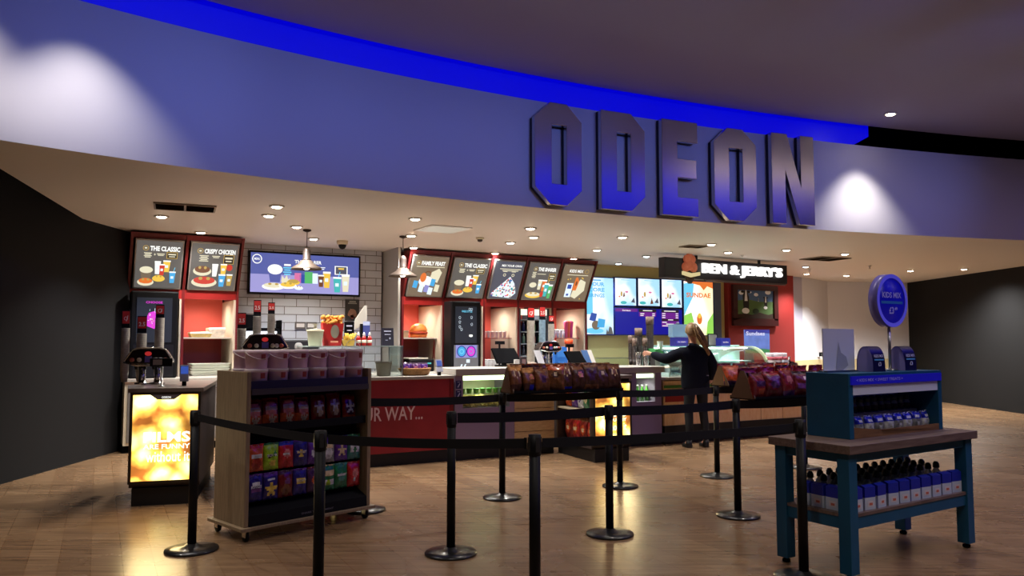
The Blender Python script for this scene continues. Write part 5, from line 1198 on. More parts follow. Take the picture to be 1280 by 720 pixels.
for i, x in enumerate((.2, .5, .78, .94)):
    bag(CA.w(x, .3, .8215), CA.ang, .135, .215, .06, 'maroon', top_regs['b'][1], 40 + i, 'dark red snack bag behind the front row on the cart shelf, %s' % pos[i if i < 3 else 5], 'red bags on the cart shelf', lean=-.1)
# hanging bags, two rows
rows = [
 (.50, [('orange','red orange',[(band(.86,1),'scarlet'),(circ(0,.3,.6),'red'),(rectr(-.6,.6,.5,.62),'white')],'FIZZ'),
        ('lime','lime green',[(band(.9,1),'green'),(star(-.3,.5,.3),'darkbrown'),(star(.4,.6,.3),'green'),(circ(.1,.25,.4),'yellow')],'SOUR'),
        ('scarlet','bright red',[(band(.84,1),'blue'),(circ(.1,.55,.45),'pink'),(rectr(-.5,.4,.5,.58),'white')],None),
        ('navy','navy purple',[(band(.9,1),'purple'),(star(0,.5,.5),'yellow')],'TWIST'),
        ('purple','violet',[(band(.9,1),'navy'),(circ(0,.45,.5),'white')],None),
        ('grey','grey white',[(band(.8,1),'purple'),(circ(0,.35,.6),'white'),(rectr(-.6,.6,.55,.68),'cream')],None),
        ('purple','purple starred',[(band(.9,1),'navy'),(star(0,.4,.65),'cream')],None),
        ('teal','pale teal',[(band(.75,1),'green'),(rectr(-.6,.6,.25,.6),'white'),(circ(0,.4,.3),'green')],None)]),
 (.275, [('navy','navy blue',[(band(.9,1),'purple'),(rectr(-.6,.6,.35,.5),'violet'),(rectr(-.5,.5,.6,.72),'white')],'RINGS'),
        ('navy','dark blue starred',[(band(.88,1),'purple'),(star(0,.38,.75),'yellow'),(rectr(-.5,.5,.7,.8),'white')],None),
        ('maroon','maroon and brown',[(band(.88,1),'plum'),(circ(0,.3,.6),'brown'),(circ(.2,.6,.35),'violet')],None),
        ('navy','dark blue lettered',[(band(.9,1),'purple'),(rectr(-.6,.7,.45,.62),'yellow')],'TOFF'),
        ('plum','plum coloured',[(band(.9,1),'maroon'),(circ(0,.5,.45),'orange')],None),
        ('green','green and white',[(band(.55,.8),'cream'),(band(.2,.4),'white'),(circ(0,.3,.3),'lime')],None),
        ('green','mint green',[(band(.9,1),'teal'),(circ(0,.45,.5),'teal'),(rectr(-.5,.5,.5,.6),'white')],'MINT'),
        ('scarlet','scarlet',[(band(.9,1),'red'),(circ(.1,.55,.5),'pink'),(circ(0,.3,.25),'white')],None)])]
for ri, (z, lst) in enumerate(rows):
    for i, (b, cw, regs, wd) in enumerate(lst):
        x = .12 + i * (CW - .24) / 7
        o = bag(CA.w(x, .075, z), CA.ang + rnd.uniform(-.08, .08), .128, .205, .045, b, regs, 60 + ri*10 + i, '%s treat bag hanging in the %s row of the cart' % (cw, ('upper', 'bottom')[ri]), 'treat bags hanging on the cart', words=(wd, .5, 'white') if wd else None)
        mb = MB(M_chrome); mb.tube([(x, .16, z + .2), (x, .03, z + .2), (x, .025, z + .21)], .003, 5)
        hk = mb.build('peg_hook', bpy.data.objects['snack_cart'])

# ================================================================== QUEUE BARRIER
M_post = mat('post_black', (.006, .006, .007), .5, spec=.25); M_belt = mat('belt_black', (.006, .006, .009), .75)
def make_post():
    t = thing('queue_post', 'x', 'queue post', (0, 0, 0))
    mb = MB(mat('post_base_black', (.012, .012, .013), .3, coat=.4)); mb.lathe([(.182, 0), (.185, .006), (.182, .016), (.12, .026), (.05, .036), (.034, .05), (.001, .05)], n=48); mb.build('base', t)
    mb = MB(M_post); mb.lathe([(.0305, .045), (.0305, .9)], n=24); mb.build('pole', t)
    mb = MB(M_post); mb.lathe([(.0305, .88), (.034, .885), (.034, .992), (.001, .9925)], n=24); h = mb.build('belt_head', t)
    for k in range(4):
        a = k * PI / 2 ; mb = MB(mat('head_slot', (.03, .03, .03), .5)); mb.M = Matrix.Rotation(a, 4, 'Z'); mb.box(-.012, .012, -.036, -.033, .902, .98); mb.build('slot', h)
    return t
POSTS = {'A': (-2.29, 5.66, 'left one beside the oak side of the snack cart'), 'B': (-1.075, 4.40, 'in front of the snack cart, base out of sight'), 'C': (-.43, 5.57, 'middle lane, left end, before the red counter'),
 'D': (.122, 4.22, 'nearest one in the foreground, base below the picture'), 'K': (-1.30, 6.96, 'mostly hidden behind the right end of the snack cart'), 'E': (-.093, 7.5, 'back lane, left of the brown bags'),
 'F': (.756, 6.11, 'middle lane, below the brown bags'), 'G': (1.11, 8.08, 'back lane, beside the lit popcorn picture'), 'H': (2.26, 8.66, 'back lane, just right of the standing person'),
 'I': (1.93, 6.74, 'middle lane, left of the near red bags'), 'J': (1.84, 5.0, 'in front of the blue table leg'), 'L': (3.45, 9.25, 'far right, behind the near red bags'), 'Mx': (3.12, 7.4, 'hidden behind the teal display box')}
post0 = make_post(); fst = True
for k, (x, y, w) in POSTS.items():
    o = post0 if fst else dup(post0, (x, y, 0)); o.location = (x, y, 0); o.rotation_euler = (0, 0, math.radians(27)); fst = False
    o['label'] = 'black queue post, ' + w; o['group'] = 'black queue barrier posts'
def belt(a, b, lab):
    p = Vector((*POSTS[a][:2], 0)); q = Vector((*POSTS[b][:2], 0)); d = (q - p); L_ = d.length; ang = math.atan2(d.y, d.x)
    t = thing('barrier_belt', 'black retractable belt ' + lab, 'barrier belt', (p.x, p.y, .945), ang, 'black queue barrier belts'); mb = MB(M_belt); k = 12; hb = .026 if b in 'BDJ' else .036
    vs = []; 
    for i in range(k + 1):
        f = i / k; x = .045 + (L_ - .09) * f; s_ = -.012 * 4 * f * (1 - f)
        for y in (-.0015, .0015):
            for z in (-hb, hb): vs.append((x, y, z + s_))
    fs = []
    for i in range(k):
        o = i * 4; n_ = o + 4; fs += [(o, n_, n_+1, o+1), (o+2, o+3, n_+3, n_+2), (o+1, n_+1, n_+3, o+3), (o, o+2, n_+2, n_)]
    mb.add(vs, fs + [(0, 1, 3, 2), (k*4, k*4+2, k*4+3, k*4+1)]); mb.build('webbing', t)
    mb = MB(M_post); mb.box(L_ - .058, L_ - .042, -.006, .006, -.03, .03); mb.build('end_clip', t)
for a, b, l in (('A','B','crossing before the oak side of the snack cart'), ('B','D','in the foreground left of the nearest post'), ('D','J','in the foreground right of the nearest post'),
                ('K','E','across the red counter in the back lane'), ('E','G','below the rack of brown bags'), ('G','H','in the back lane before the standing person'), ('H','L','below the far red bags'),
                ('C','F','in the middle lane below the brown bags'), ('F','I','in the middle lane left of the near red bags'), ('I','Mx','below the near red bags')):
    belt(a, b, l)

# racks of bags over the belts
def rack(fr, L_, z, label, h=.24, dz=.02):
    t = thing('merchandise_rack', label, 'rack', fr.w(0, 0, z), fr.ang)
    mb = MB(M_blackmat); mb.box(0, L_, -.15, .15, 0, .012); mb.build('tray', t)
    for x in (0, L_ - .012):
        mb = MB(mat('rack_card', srgb(104, 74, 50), .6)); mb.add([(x, -.15, 0), (x, .15, 0), (x, .02, h), (x, -.02, h), (x+.012, -.15, 0), (x+.012, .15, 0), (x+.012, .02, h), (x+.012, -.02, h)], [(0,3,2,1), (4,5,6,7), (0,1,5,4), (1,2,6,5), (2,3,7,6), (3,0,4,7)]); mb.build('end_panel', t)
    for y in (-.15, .147):
        mb = MB(M_black); mb.box(0, L_, y, y + .003, .012, .03); mb.build('front_rail', t)
    mb = MB(M_blackmat); mb.add([(.012, -.02, .012), (L_-.012, -.02, .012), (L_-.012, .02, .012), (.012, .02, .012), (.012, 0, h - .02), (L_-.012, 0, h-.02)], [(0,1,5,4), (3,4,5,2), (0,4,3), (1,2,5)]); mb.build('divider', t)
    return t
def fr_between(a, b, off0):
    p = Vector(POSTS[a][:2]); q = Vector(POSTS[b][:2]); d = (q - p).normalized(); o = p + d * off0; return Frame(o.x, o.y, math.degrees(math.atan2(d.y, d.x))), (q - p).length
R1, l1 = fr_between('E', 'G', .05); l1 -= .1
rack(R1, l1, .985, 'rack of brown snack bags on the back lane belt', .25)
R2, l2 = fr_between('H', 'L', .06)
rack(R2, 1.15, .985, 'far rack of red snack bags behind the near one', .23)
R3, l3 = fr_between('I', 'Mx', .08); l3 = 1.1
rack(R3, l3, .985, 'near rack of red snack bags on the middle lane belt', .25)
ordn = ['first', 'second', 'third', 'fourth', 'fifth', 'sixth', 'seventh', 'eighth', 'ninth', 'tenth', 'eleventh', 'twelfth']
brown_regs = [[(band(.8,1),'gold'),(circ(-.1,.68,.42),'cream'),(circ(-.1,.68,.28),'brown'),(band(0,.3),'darkbrown')],
              [(band(.75,1),'gold'),(circ(.1,.6,.38),'pink'),(circ(.1,.6,.22),'gold'),(band(0,.35),'darkbrown')],
              [(band(.85,1),'brown'),(circ(0,.5,.4),'plum'),(band(0,.22),'brown')],
              [(band(.8,1),'orange'),(circ(0,.62,.42),'darkbrown'),(circ(0,.62,.2),'cream')]]
n_ = 9
for i in range(n_):
    x = .07 + i * (l1 - .14) / (n_ - 1); b = 'brown' if i < 4 else 'darkbrown'
    regs = list(brown_regs[i % 4]);
    if i in (1, 4): regs.append((rectr(-.4, .3, .08, .3) if i == 1 else rectr(-.8, .8, .06, .16), 'blue'))
    if i >= 4: regs[0] = (regs[0][0], 'brown')
    bag(R1.w(x, -.095, 1.0), R1.ang + rnd.uniform(-.4, .4), .185, .25 + rnd.uniform(-.02, .025), .07, b, regs, 100 + i, 'brown foil snack bag, %s from the left in the front row of the rack' % ordn[i], 'brown snack bags on the rack', lean=-.18 + rnd.uniform(-.05, .05))
for i in range(7):
    x = .12 + i * (l1 - .24) / 6
    bag(R1.w(x, .1, 1.0), R1.ang + PI + rnd.uniform(-.4, .4), .18, .27, .07, 'darkbrown' if i % 2 else 'brown', brown_regs[(i+2) % 4], 120 + i, 'brown foil snack bag, %s from the left in the rear row of the rack' % ordn[i], 'brown snack bags on the rack', lean=-.16)
red_regs = [[(band(.86,1),'maroon'),(rectr(-.7,.7,.45,.62),'plum'),(circ(0,.25,.4),'orange')],
            [(band(.88,1),'red'),(circ(0,.5,.45),'plum'),(circ(.1,.5,.25),'violet')],
            [(band(.9,1),'orange'),(circ(-.1,.6,.4),'pink'),(band(0,.25),'plum')],
            [(band(.86,1),'darkbrown'),(rectr(-.6,.6,.3,.5),'violet'),(circ(.2,.7,.25),'cream')]]
for i in range(6):
    x = .09 + i * (1.15 - .18) / 5
    bag(R2.w(x, -.095, 1.0), R2.ang + rnd.uniform(-.3, .3), .2, .23 + rnd.uniform(-.01, .01), .085, 'deepred' if i % 2 else 'orange' if i == 0 else 'red', red_regs[(i+2) % 4], 140 + i, 'dark red snack bag, %s from the left on the far red rack' % ordn[i], 'red snack bags on the far rack', lean=-.16)
for i in range(5):
    x = .12 + i * (1.1 - .22) / 4
    bag(R2.w(x, .1, 1.0), R2.ang + PI, .19, .24, .08, 'deepred', red_regs[i % 4], 150 + i, 'dark red snack bag, %s from the left in the rear row of the far rack' % ordn[i], 'red snack bags on the far rack', lean=-.16)
for i in range(6):
    x = .1 + i * (l3 - .18) / 5
    bag(R3.w(x, -.098, .998), R3.ang + rnd.uniform(-.35, .35), .22, .235 + rnd.uniform(-.02, .02), .085, 'maroon' if i % 2 else 'deepred', red_regs[i % 4], 160 + i, 'maroon snack bag, %s from the left on the near red rack' % ordn[i], 'maroon snack bags on the near rack', lean=-.18)
for i in range(5):
    x = .14 + i * (l3 - .24) / 4
    bag(R3.w(x, .1, .998), R3.ang + PI + rnd.uniform(-.4, .4), .21, .26 + rnd.uniform(0, .02), .08, 'red' if i % 2 else 'deepred', red_regs[(i+1) % 4], 170 + i, 'maroon snack bag, %s from the left in the rear row of the near rack' % ordn[i], 'maroon snack bags on the near rack', lean=-.16)

# bags in the right island shelves (they look out of its left side)
isl = [('scarlet','red'),('green','green'),('white','pale'),('purple','purple'),('orange','orange red')]
for i, (b, cw) in enumerate(isl):
    p = I2.w(.12, .2 + i * .165, .622); bag(p, I2.ang - PI/2, .15, .25, .06, b, [(band(.85,1),'white'),(circ(0,.45,.5),'cream' if b != 'white' else 'navy'),(circ(0,.45,.25),b)], 200 + i, '%s snack bag on the upper side shelf of the right island' % cw, 'snack bags in the right island')
for i in range(4):
    p = I2.w(.12, .22 + i * .2, .202); bag(p, I2.ang - PI/2, .2, .3, .09, 'deepred' if i % 2 else 'scarlet', [(band(.85,1),'brown'),(circ(0,.5,.6),'orange'),(circ(0,.5,.3),'cream')], 210 + i, 'large red snack bag, %s from the front on the island lower shelf' % ordn[i], 'snack bags in the right island')
# purple packets in the basket
for i in range(6):
    x = -.13 + (i % 3) * .12; y = -.05 + (i // 3) * .09
    bag(Cf.w(Cf.a(526) + x, .2 + y, CT + .02), Cf.ang + rnd.uniform(-.2, .2), .1, .14, .05, 'violet' if i % 2 else 'purple', [(band(.85,1),'plum'),(circ(0,.5,.45),'pink'),(circ(.1,.5,.25),'violet')], 220 + i, 'purple packet in the wicker basket, %s in the %s row' % (('left','middle','right')[i % 3], ('front','rear')[i // 3]), 'purple packets in the basket', lean=-.1)
bag(Cf.w(Cf.a(644), -.03, .95), Cf.ang, .09, .13, .04, 'maroon', [(band(.8,1),'blue')], 230, 'small red and blue packet between the mauve counter and oak slats', None)
# ================================================================== BLUE TABLE WITH THE SWEETS DISPLAY
T = Frame(2.10, 4.88, 33); M_teal = mat('teal_paint', srgb(18, 80, 112), .5, noise=.08, nscale=6); M_ttop = wood('table_top_wood', srgb(92, 74, 66), srgb(124, 104, 94), .4, (1, 9, 9))
TW_, TD_, TZ = 1.55, .62, .84
t = thing('display_table', 'teal blue table with brown wooden top and lower shelf at the right edge', 'table', T.w(0), T.ang)
mb = MB(M_ttop); mb.box(0, TW_, 0, TD_, .785, TZ); mb.build('tabletop', t, bevel=.004)
for x, y in ((.03, .03), (.03, TD_-.115), (TW_-.115, .03), (TW_-.115, TD_-.115)):
    mb = MB(M_teal); mb.box(x, x+.085, y, y+.085, .035, .785); l = mb.build('leg', t, bevel=.003)
    mb = MB(M_blackmat); mb.lathe([(.02, 0), (.026, .004), (.026, .02), (.012, .024), (.012, .036)], (x+.042, y+.042, 0), 16); mb.build('foot', l)
for a in ((.115, TW_-.115, .045, .07), (.115, TW_-.115, TD_-.07, TD_-.045)):
    mb = MB(M_teal); mb.box(a[0], a[1], a[2], a[3], .725, .785); mb.build('apron', t); mb = MB(M_teal); mb.box(a[0], a[1], a[2], a[3], .31, .385); mb.build('rail', t)
for a in ((.045, .07), (TW_-.07, TW_-.045)):
    mb = MB(M_teal); mb.box(a[0], a[1], .115, TD_-.115, .725, .785); mb.build('apron', t); mb = MB(M_teal); mb.box(a[0], a[1], .115, TD_-.115, .31, .385); mb.build('rail', t)
mb = MB(M_ttop); mb.box(.04, TW_-.04, .04, TD_-.04, .385, .405); mb.build('shelf', t)
# goods on the shelf
M_cb = mat('carton_blue', srgb(24, 40, 160), .4); M_cw = mat('carton_pale', srgb(190, 200, 215), .4); M_bot = mat('bottle_pale', srgb(165, 180, 195), .2, trans=.45, ior=1.2); M_cap = mat('cap_dark', srgb(40, 52, 52), .4)
def make_carton():
    t = thing('sweet_carton', 'x', 'box', (0, 0, 0)); w, d, h = .098, .065, .155
    mb = MB(M_cw); mb.box(-w/2, w/2, 0, d, 0, h*.5); mb.m(M_cb); mb.box(-w/2, w/2, 0, d, h*.5, h*.93); mb.add([(-w/2,0,h*.93),(w/2,0,h*.93),(w/2,d,h*.93),(-w/2,d,h*.93),(-w/2,d/2,h),(w/2,d/2,h)], [(0,1,5,4),(2,3,4,5),(0,4,3),(1,2,5)]); mb.build('carton', t)
    mb = MB(paint(215, 205, 210)); mb.rect(-w*.25, w*.3, h*.12, h*.36, -.001); mb.m(paint(200, 110, 90)); mb.rect(-w*.1, w*.2, h*.18, h*.28, -.002); mb.build('printed_label', t); return t
def make_bottle():
    t = thing('sweet_bottle', 'x', 'bottle', (0, 0, 0))
    mb = MB(M_bot); mb.lathe([(.03, 0), (.033, .008), (.033, .1), (.03, .125), (.016, .15), (.015, .16)], n=20); mb.build('bottle_body', t)
    mb = MB(paint(60, 90, 190)); mb.lathe([(.0338, .03), (.0338, .075)], n=20); mb.build('paper_label', t)
    mb = MB(M_cap); mb.lathe([(.022, .155), (.024, .16), (.022, .185), (.012, .2), (.001, .202)], n=16); mb.build('cap', t); return t
c0, b0_ = make_carton(), make_bottle(); fc = fb = True
for i in range(10):
    x = .175 + i * .133; p = T.w(x, .07, .405); o = c0 if fc else dup(c0, p); fc = False; o.location = p; o.rotation_euler = (0, 0, T.ang + rnd.uniform(-.15, .15))
    o['label'] = 'blue and white carton on the lower table shelf, %s from the left' % ordn[i]; o['group'] = 'blue and white cartons'
for i in range(3):
    p = T.w(.075, .16 + i * .1, .405) if False else T.w(.095, .2 + i * .11, .405); o = dup(c0, p, T.ang - PI/2 + rnd.uniform(-.1, .1), 'blue and white sweet carton at the table\'s left end, %s from the front' % ordn[i], 'blue and white cartons')
for r_ in range(3):
    for i in range(12):
        x = .19 + i * .108 + .02 * r_; p = T.w(x, .22 + r_ * .12, .405); o = b0_ if fb else dup(b0_, p); fb = False; o.location = p; o.rotation_euler = (0, 0, T.ang)
        o['label'] = 'dark capped bottle on the table shelf, %s from left, %s row' % (ordn[i], ('front', 'middle', 'back')[r_]); o['group'] = 'dark capped bottles on the table shelf'
# display box
BX, BY, BW, BD = .29, .19, 1.15, .33; B0, B1 = TZ, 1.275
t = thing('display_box', 'dark teal display box with a blue header standing on the table', 'display box', T.w(BX, BY, 0), T.ang)
for x in (0, BW - .05):
    mb = MB(M_teal); mb.box(x, x+.05, 0, BD, B0, B1); mb.build('side_panel', t, bevel=.003)
mb = MB(M_teal); mb.box(.05, BW-.05, 0, BD, B1-.02, B1); mb.build('top_panel', t)
mb = MB(mat('box_white', srgb(215, 222, 236), .5)); mb.box(.05, BW-.05, BD-.015, BD, B0, B1-.02); mb.build('back_panel', t)
mb = MB(mat('header_blue', srgb(20, 20, 150), .4, emit=.25, ecol=srgb(30, 25, 190))); mb.box(.02, BW-.02, -.012, 0, B1-.075, B1-.018); hd = mb.build('header', t)
mb = MB(paint(170, 165, 235)); mb.text('< KIDS MIX < SWEET TREATS >', .07, .62, B1-.055, B1-.035, -.014, .01); mb.build('lettering', hd)
mb = MB(mat('box_white', srgb(215, 222, 236), .5)); mb.box(.05, BW-.05, .004, .012, B1-.145, B1-.078); mb.build('white_board', t)
mb = MB(mat('box_white', srgb(215, 222, 236), .5)); mb.box(.05, BW-.05, .17, BD-.016, .97, .985); mb.build('inner_shelf', t); mb = MB(mat('box_white', srgb(215, 222, 236), .5)); mb.box(.05, BW-.05, .165, .17, B0, .985); mb.build('riser', t)
tr = thing('wooden_tray', 'slanted brown wooden tray inside the display box', 'tray', T.w(BX + .052, BY + .002, B0), T.ang)
mb = MB(wood('tray_wood', srgb(110, 76, 44), srgb(140, 100, 62), .5, (1, 8, 8))); w_ = BW - .104
mb.box(0, w_, 0, .15, .001, .01); mb.build('tray_bottom', tr); mb = MB(MATS['tray_wood']); mb.hexa([(0,0,.01),(w_,0,.01),(w_,.008,.01),(0,.008,.01),(0,-.0,.075),(w_*.3,-.0,.045),(w_*.3,.008,.045),(0,.008,.075)]); mb.box(w_*.3, w_, 0, .008, .01, .045); mb.build('tray_front', tr)
for i in range(9):
    x = BX + .1 + i * .118
    bag(T.w(x, BY + .075, B0 + .012), T.ang + rnd.uniform(-.2, .2), .1, .125, .05, 'grey' if i % 2 else 'white', [(band(.55, .95), 'blue'), (rectr(-.5, .5, .62, .8), 'white'), (circ(0, .3, .4), 'white')], 300 + i, 'small blue and white sweet bag in the wooden tray, %s from the left' % ordn[i], 'sweet bags in the wooden tray', lean=-.1)
jar = thing('sweet_jar', 'x', 'jar', (0, 0, 0)); mb = MB(M_bot); mb.lathe([(.026, 0), (.028, .05), (.02, .068), (.018, .072)], n=18); mb.build('jar_body', jar)
mb = MB(M_cap); mb.lathe([(.023, .07), (.024, .095), (.018, .104), (.001, .105)], n=16); mb.build('lid', jar); mb = MB(paint(70, 60, 62)); mb.lathe([(.0285, .01), (.0285, .045)], n=18); mb.build('paper_label', jar)
for r_ in range(2):
    for i in range(12):
        p = T.w(BX + .09 + i * .084, BY + .2 + r_ * .065, .985); o = jar if (i == 0 and r_ == 0) else dup(jar, p); o.location = p; o.rotation_euler = (0, 0, T.ang)
        o['label'] = 'dark lidded jar in the display box, %s from left, %s row' % (ordn[i], ('front', 'back')[r_]); o['group'] = 'small jars in the display box'
# things on top of the box
p0, p1 = at_y(1029, 440, 5.42), at_y(1068, 440, 5.42)
a0 = T.at(1029, 440, BY + .22)[0]; a1 = T.at(1068, 440, BY + .22)[0]; zt = T.at(1048, 411, BY + .22)[1]
t = thing('acrylic_panel', 'upright grey blue acrylic panel on top of the display box', 'panel', T.w(a0, BY + .22, B1), T.ang)
mb = MB(mat('acrylic_grey', srgb(225, 230, 250), .35)); mb.box(0, a1 - a0, 0, .006, 0, zt - B1); mb.build('sheet', t)
mb = MB(paint(175, 180, 200, .3)); w_ = a1 - a0; h_ = zt - B1; mb.poly([(w_*.38, h_*.05), (w_*.48, h_*.7), (w_*.55, h_*.45), (w_*.72, h_*.35), (w_*.78, h_*.15), (w_*.6, h_*.04)], -.002); mb.build('painted_reflection', t)  # reflection in the acrylic, painted on as a flat shape
mb = MB(M_steel); mb.box(0, w_, -.03, .04, 0, .012); mb.build('foot', t)
def tent(px, label):
    a0 = T.at(px, 450, BY + .1)[0]; t = thing('price_tent', label, 'price sign', T.w(a0 + .07, BY + .16, B1), T.ang, 'arched price signs on the display box'); h, w, d = .18, .15, .065
    pr = [(-d, 0)] + [(-d * math.cos(x) if x < PI/2 else -d * math.cos(x), h * math.sin(x) ** .7) for x in [PI * i / 16 for i in range(1, 16)]] + [(d, 0)]
    mb = MB(mat('tent_navy', srgb(24, 20, 70), .35)); k = len(pr)
    mb.add([(-w/2, y, z) for y, z in pr] + [(w/2, y, z) for y, z in pr], [(i, k+i, k+i+1, i+1) for i in range(k-1)], True); mb.build('sleeve', t)
    mb = MB(mat('tent_lilac', srgb(150, 140, 200), .5)); mb.add([(-w/2+.002, y*.98, z*.99) for y, z in pr], [tuple(range(k))[::-1]]); mb.build('end_cheek', t); mb = MB(MATS['tent_lilac']); mb.add([(w/2-.002, y*.98, z*.99) for y, z in pr], [tuple(range(k))]); mb.build('end_cheek', t)
    mb = MB(paint(220, 220, 245)); mb.M = Matrix.Translation((0, -d - .006, 0)) @ Matrix.Rotation(-.07, 4, 'X'); mb.text('KIDS MIX', -w*.38, w*.38, h*.56, h*.68, 0, .02); mb.m(paint(90, 170, 220)); mb.rect(-w*.38, w*.38, h*.44, h*.5, 0); mb.m(paint(220, 220, 245)); mb.text('£3', -w*.1, w*.14, h*.22, h*.38, 0, .02); mb.build('lettering', t)
tent(1091, 'arched navy price tent reading KIDS MIX on the display box below the round sign')
tent(1131, 'arched navy price tent on the display box right of the pole')
pc = at_y(1110, 376, 5.36); ac = T.at(1110, 376, BY + .2); 
t = thing('round_sign', 'round deep blue sign reading KIDS MIX on a pole above the display box', 'sign', T.w(ac[0], BY + .2, B1), T.ang); zc_ = ac[1] - B1; R_ = .198
mb = MB(mat('sign_rim', srgb(120, 112, 190), .35, noise=.05)); mb.lathe([(R_-.03, -.035), (R_, -.035), (R_, .035), (R_-.03, .035), (R_-.03, -.035)], (0, 0, zc_), 56, axis='y', cap=False); mb.build('rim', t)
mb = MB(mat('sign_blue_face', srgb(14, 14, 140), .35, emit=.5, ecol=srgb(10, 10, 140))); mb.lathe([(.001, -.03), (R_-.028, -.03), (R_-.028, .03), (.001, .03)], (0, 0, zc_), 56, axis='y'); f_ = mb.build('face', t)
mb = MB(mat('rim_glow', srgb(95, 90, 215), .4, emit=.35, ecol=srgb(90, 85, 225))); mb.M = Matrix.Translation((0, -.0365, zc_)); mb.ring(0, 0, R_, .03, 0, 56); mb.build('rim_face', t)
mb = MB(paint(215, 215, 250)); y = -.032; mb.text('KIDS MIX', -R_*.62, R_*.62, zc_ + R_*.1, zc_ + R_*.32, y, .02); mb.m(paint(60, 140, 210)); mb.rect(-R_*.7, R_*.7, zc_ - R_*.12, zc_ - R_*.02, y); mb.m(paint(215, 215, 250)); mb.text('£3', -R_*.2, R_*.1, zc_ - R_*.5, zc_ - R_*.24, y, .02); mb.text('.49', R_*.12, R_*.34, zc_ - R_*.36, zc_ - R_*.24, y, .02); mb.build('lettering', f_)
mb = MB(M_steel); mb.lathe([(.011, .01), (.011, zc_ - R_ + .005)], n=14); mb.lathe([(.05, 0), (.05, .008), (.012, .014)], n=24); mb.build('pole', t)

# ================================================================== PERSON AT THE ICE CREAM COUNTER
def skin_obj(name, chains, m, parent, sub=2, root=0):
    """chains: list of (start, [(x,y,z,r),...]) where start indexes an earlier vertex or None"""
    vs, es, rs = [], [], []
    for st, pts in chains:
        prev = st
        for x, y, z, r in pts:
            vs.append((x, y, z)); rs.append(r); k = len(vs) - 1
            if prev is not None: es.append((prev, k))
            prev = k
    me = bpy.data.meshes.new(name); me.from_pydata(vs, es, []); me.materials.append(m)
    o = bpy.data.objects.new(name, me); COL.objects.link(o); o.parent = parent
    md = o.modifiers.new('skin', 'SKIN'); md.use_smooth_shade = True; md.branch_smoothing = .3
    if not me.skin_vertices: me.skin_vertices_new() if hasattr(me, 'skin_vertices_new') else None
    sv = me.skin_vertices[0].data
    for i, r in enumerate(rs): sv[i].radius = r if isinstance(r, tuple) else (r, r); sv[i].use_root = (i == root)
    s_ = o.modifiers.new('subsurf', 'SUBSURF'); s_.levels = sub; s_.render_levels = sub
    return o
P = at_y(866, 425, 11.0)
t = thing('person', 'person in a black jacket and leggings with a long fair ponytail, reaching left at the ice cream counter', 'person', (P.x, P.y, 0), math.radians(12))
t['label'] = 'person in black jacket with long fair ponytail reaching left at the ice cream counter'
M_skin = mat('skin', srgb(205, 150, 125), .55); M_cloth = mat('jacket_black', (.010, .012, .02), .95, bump=.5, nscale=9, spec=.15); M_leg = mat('leggings_black', (.008, .008, .01), .8)
M_hair = mat('fair_hair', srgb(142, 112, 78), .5, noise=.4, nscale=30)
legL = [(-.055, 0, .86, .085), (-.075, .01, .5, .055), (-.08, -.02, .3, .05), (-.085, -.01, .09, .034), (-.085, .08, .035, .032), (-.085, .15, .03, .025)]
legR = [(.12, 0, .86, .085), (.145, .01, .5, .055), (.155, -.02, .3, .05), (.165, -.01, .09, .034), (.17, .08, .035, .032), (.175, .15, .03, .025)]
body = [(None, [(.03, 0, .95, (.12, .09)), (.02, 0, 1.12, (.105, .08)), (0, 0, 1.3, (.13, .085)), (0, -.005, 1.41, (.07, .06)), (0, .0, 1.48, .045), (0, .015, 1.55, .062), (0, .02, 1.62, .078), (0, .015, 1.68, .05)]),
        (0, legL), (0, legR),
        (2, [(-.15, 0, 1.36, .05), (-.35, .12, 1.25, .04), (-.50, .27, 1.30, .026), (-.54, .31, 1.31, .03)]),      # 20..23
        (2, [(.17, 0, 1.34, .05), (.27, -.03, 1.12, .04), (.275, .06, .93, .026), (.265, .08, .88, .028)])]           # 24..27
hL, hR = 23, 27
for k, (dx, dz) in enumerate(((-.012, .026), (-.012, .010), (-.012, -.006), (-.010, -.021))):
    L_ = (.062, .07, .066, .052)[k]; body.append((hL, [(-.56, .33, 1.31 + dz, .0095), (-.56 - L_*.5, .33 + L_*.55, 1.305 + dz, .0085), (-.56 - L_*.55, .33 + L_*1.0, 1.285 + dz, .007)]))
body.append((hL, [(-.535, .34, 1.325, .010), (-.52, .37, 1.325, .009), (-.525, .395, 1.315, .008)]))
for k in range(4):
    L_ = (.062, .07, .066, .052)[k]; dy = .028 - k * .018; body.append((hR, [(.262, .08 + dy, .85, .0095), (.258, .085 + dy, .85 - L_*.55, .0085), (.246, .09 + dy, .85 - L_, .007)]))
body.append((hR, [(.245, .11, .865, .010), (.235, .13, .84, .009), (.232, .135, .815, .008)]))
body.append((6, [(0, .10, 1.60, .014), (0, .118, 1.59, .009)]))                                              # nose
body.append((6, [(-.082, .015, 1.60, .012), (-.088, .008, 1.60, .010)])); body.append((6, [(.082, .015, 1.60, .012), (.088, .008, 1.60, .010)]))
skin_obj('body', body, M_skin, t, 1)
for x in (-.028, .028):
    mb = MB(M_white); mb.ball((x, .088, 1.625), .011, 6); e_ = mb.build('eye', t); mb = MB(M_black); mb.ball((x, .096, 1.625), .005, 6); mb.build('iris', e_)
mb = MB(paint(170, 80, 80)); mb.ball((0, .093, 1.565), .016, 6, sx=1.2, sy=.4, sz=.35); mb.build('mouth', t)
skin_obj('leggings', [(None, [(.03, 0, .98, (.14, .105))]), (0, [(x, y, z, r * 1.12 + .004) for x, y, z, r in legL[:4]]), (0, [(x, y, z, r * 1.12 + .004) for x, y, z, r in legR[:4]])], M_leg, t, 2)
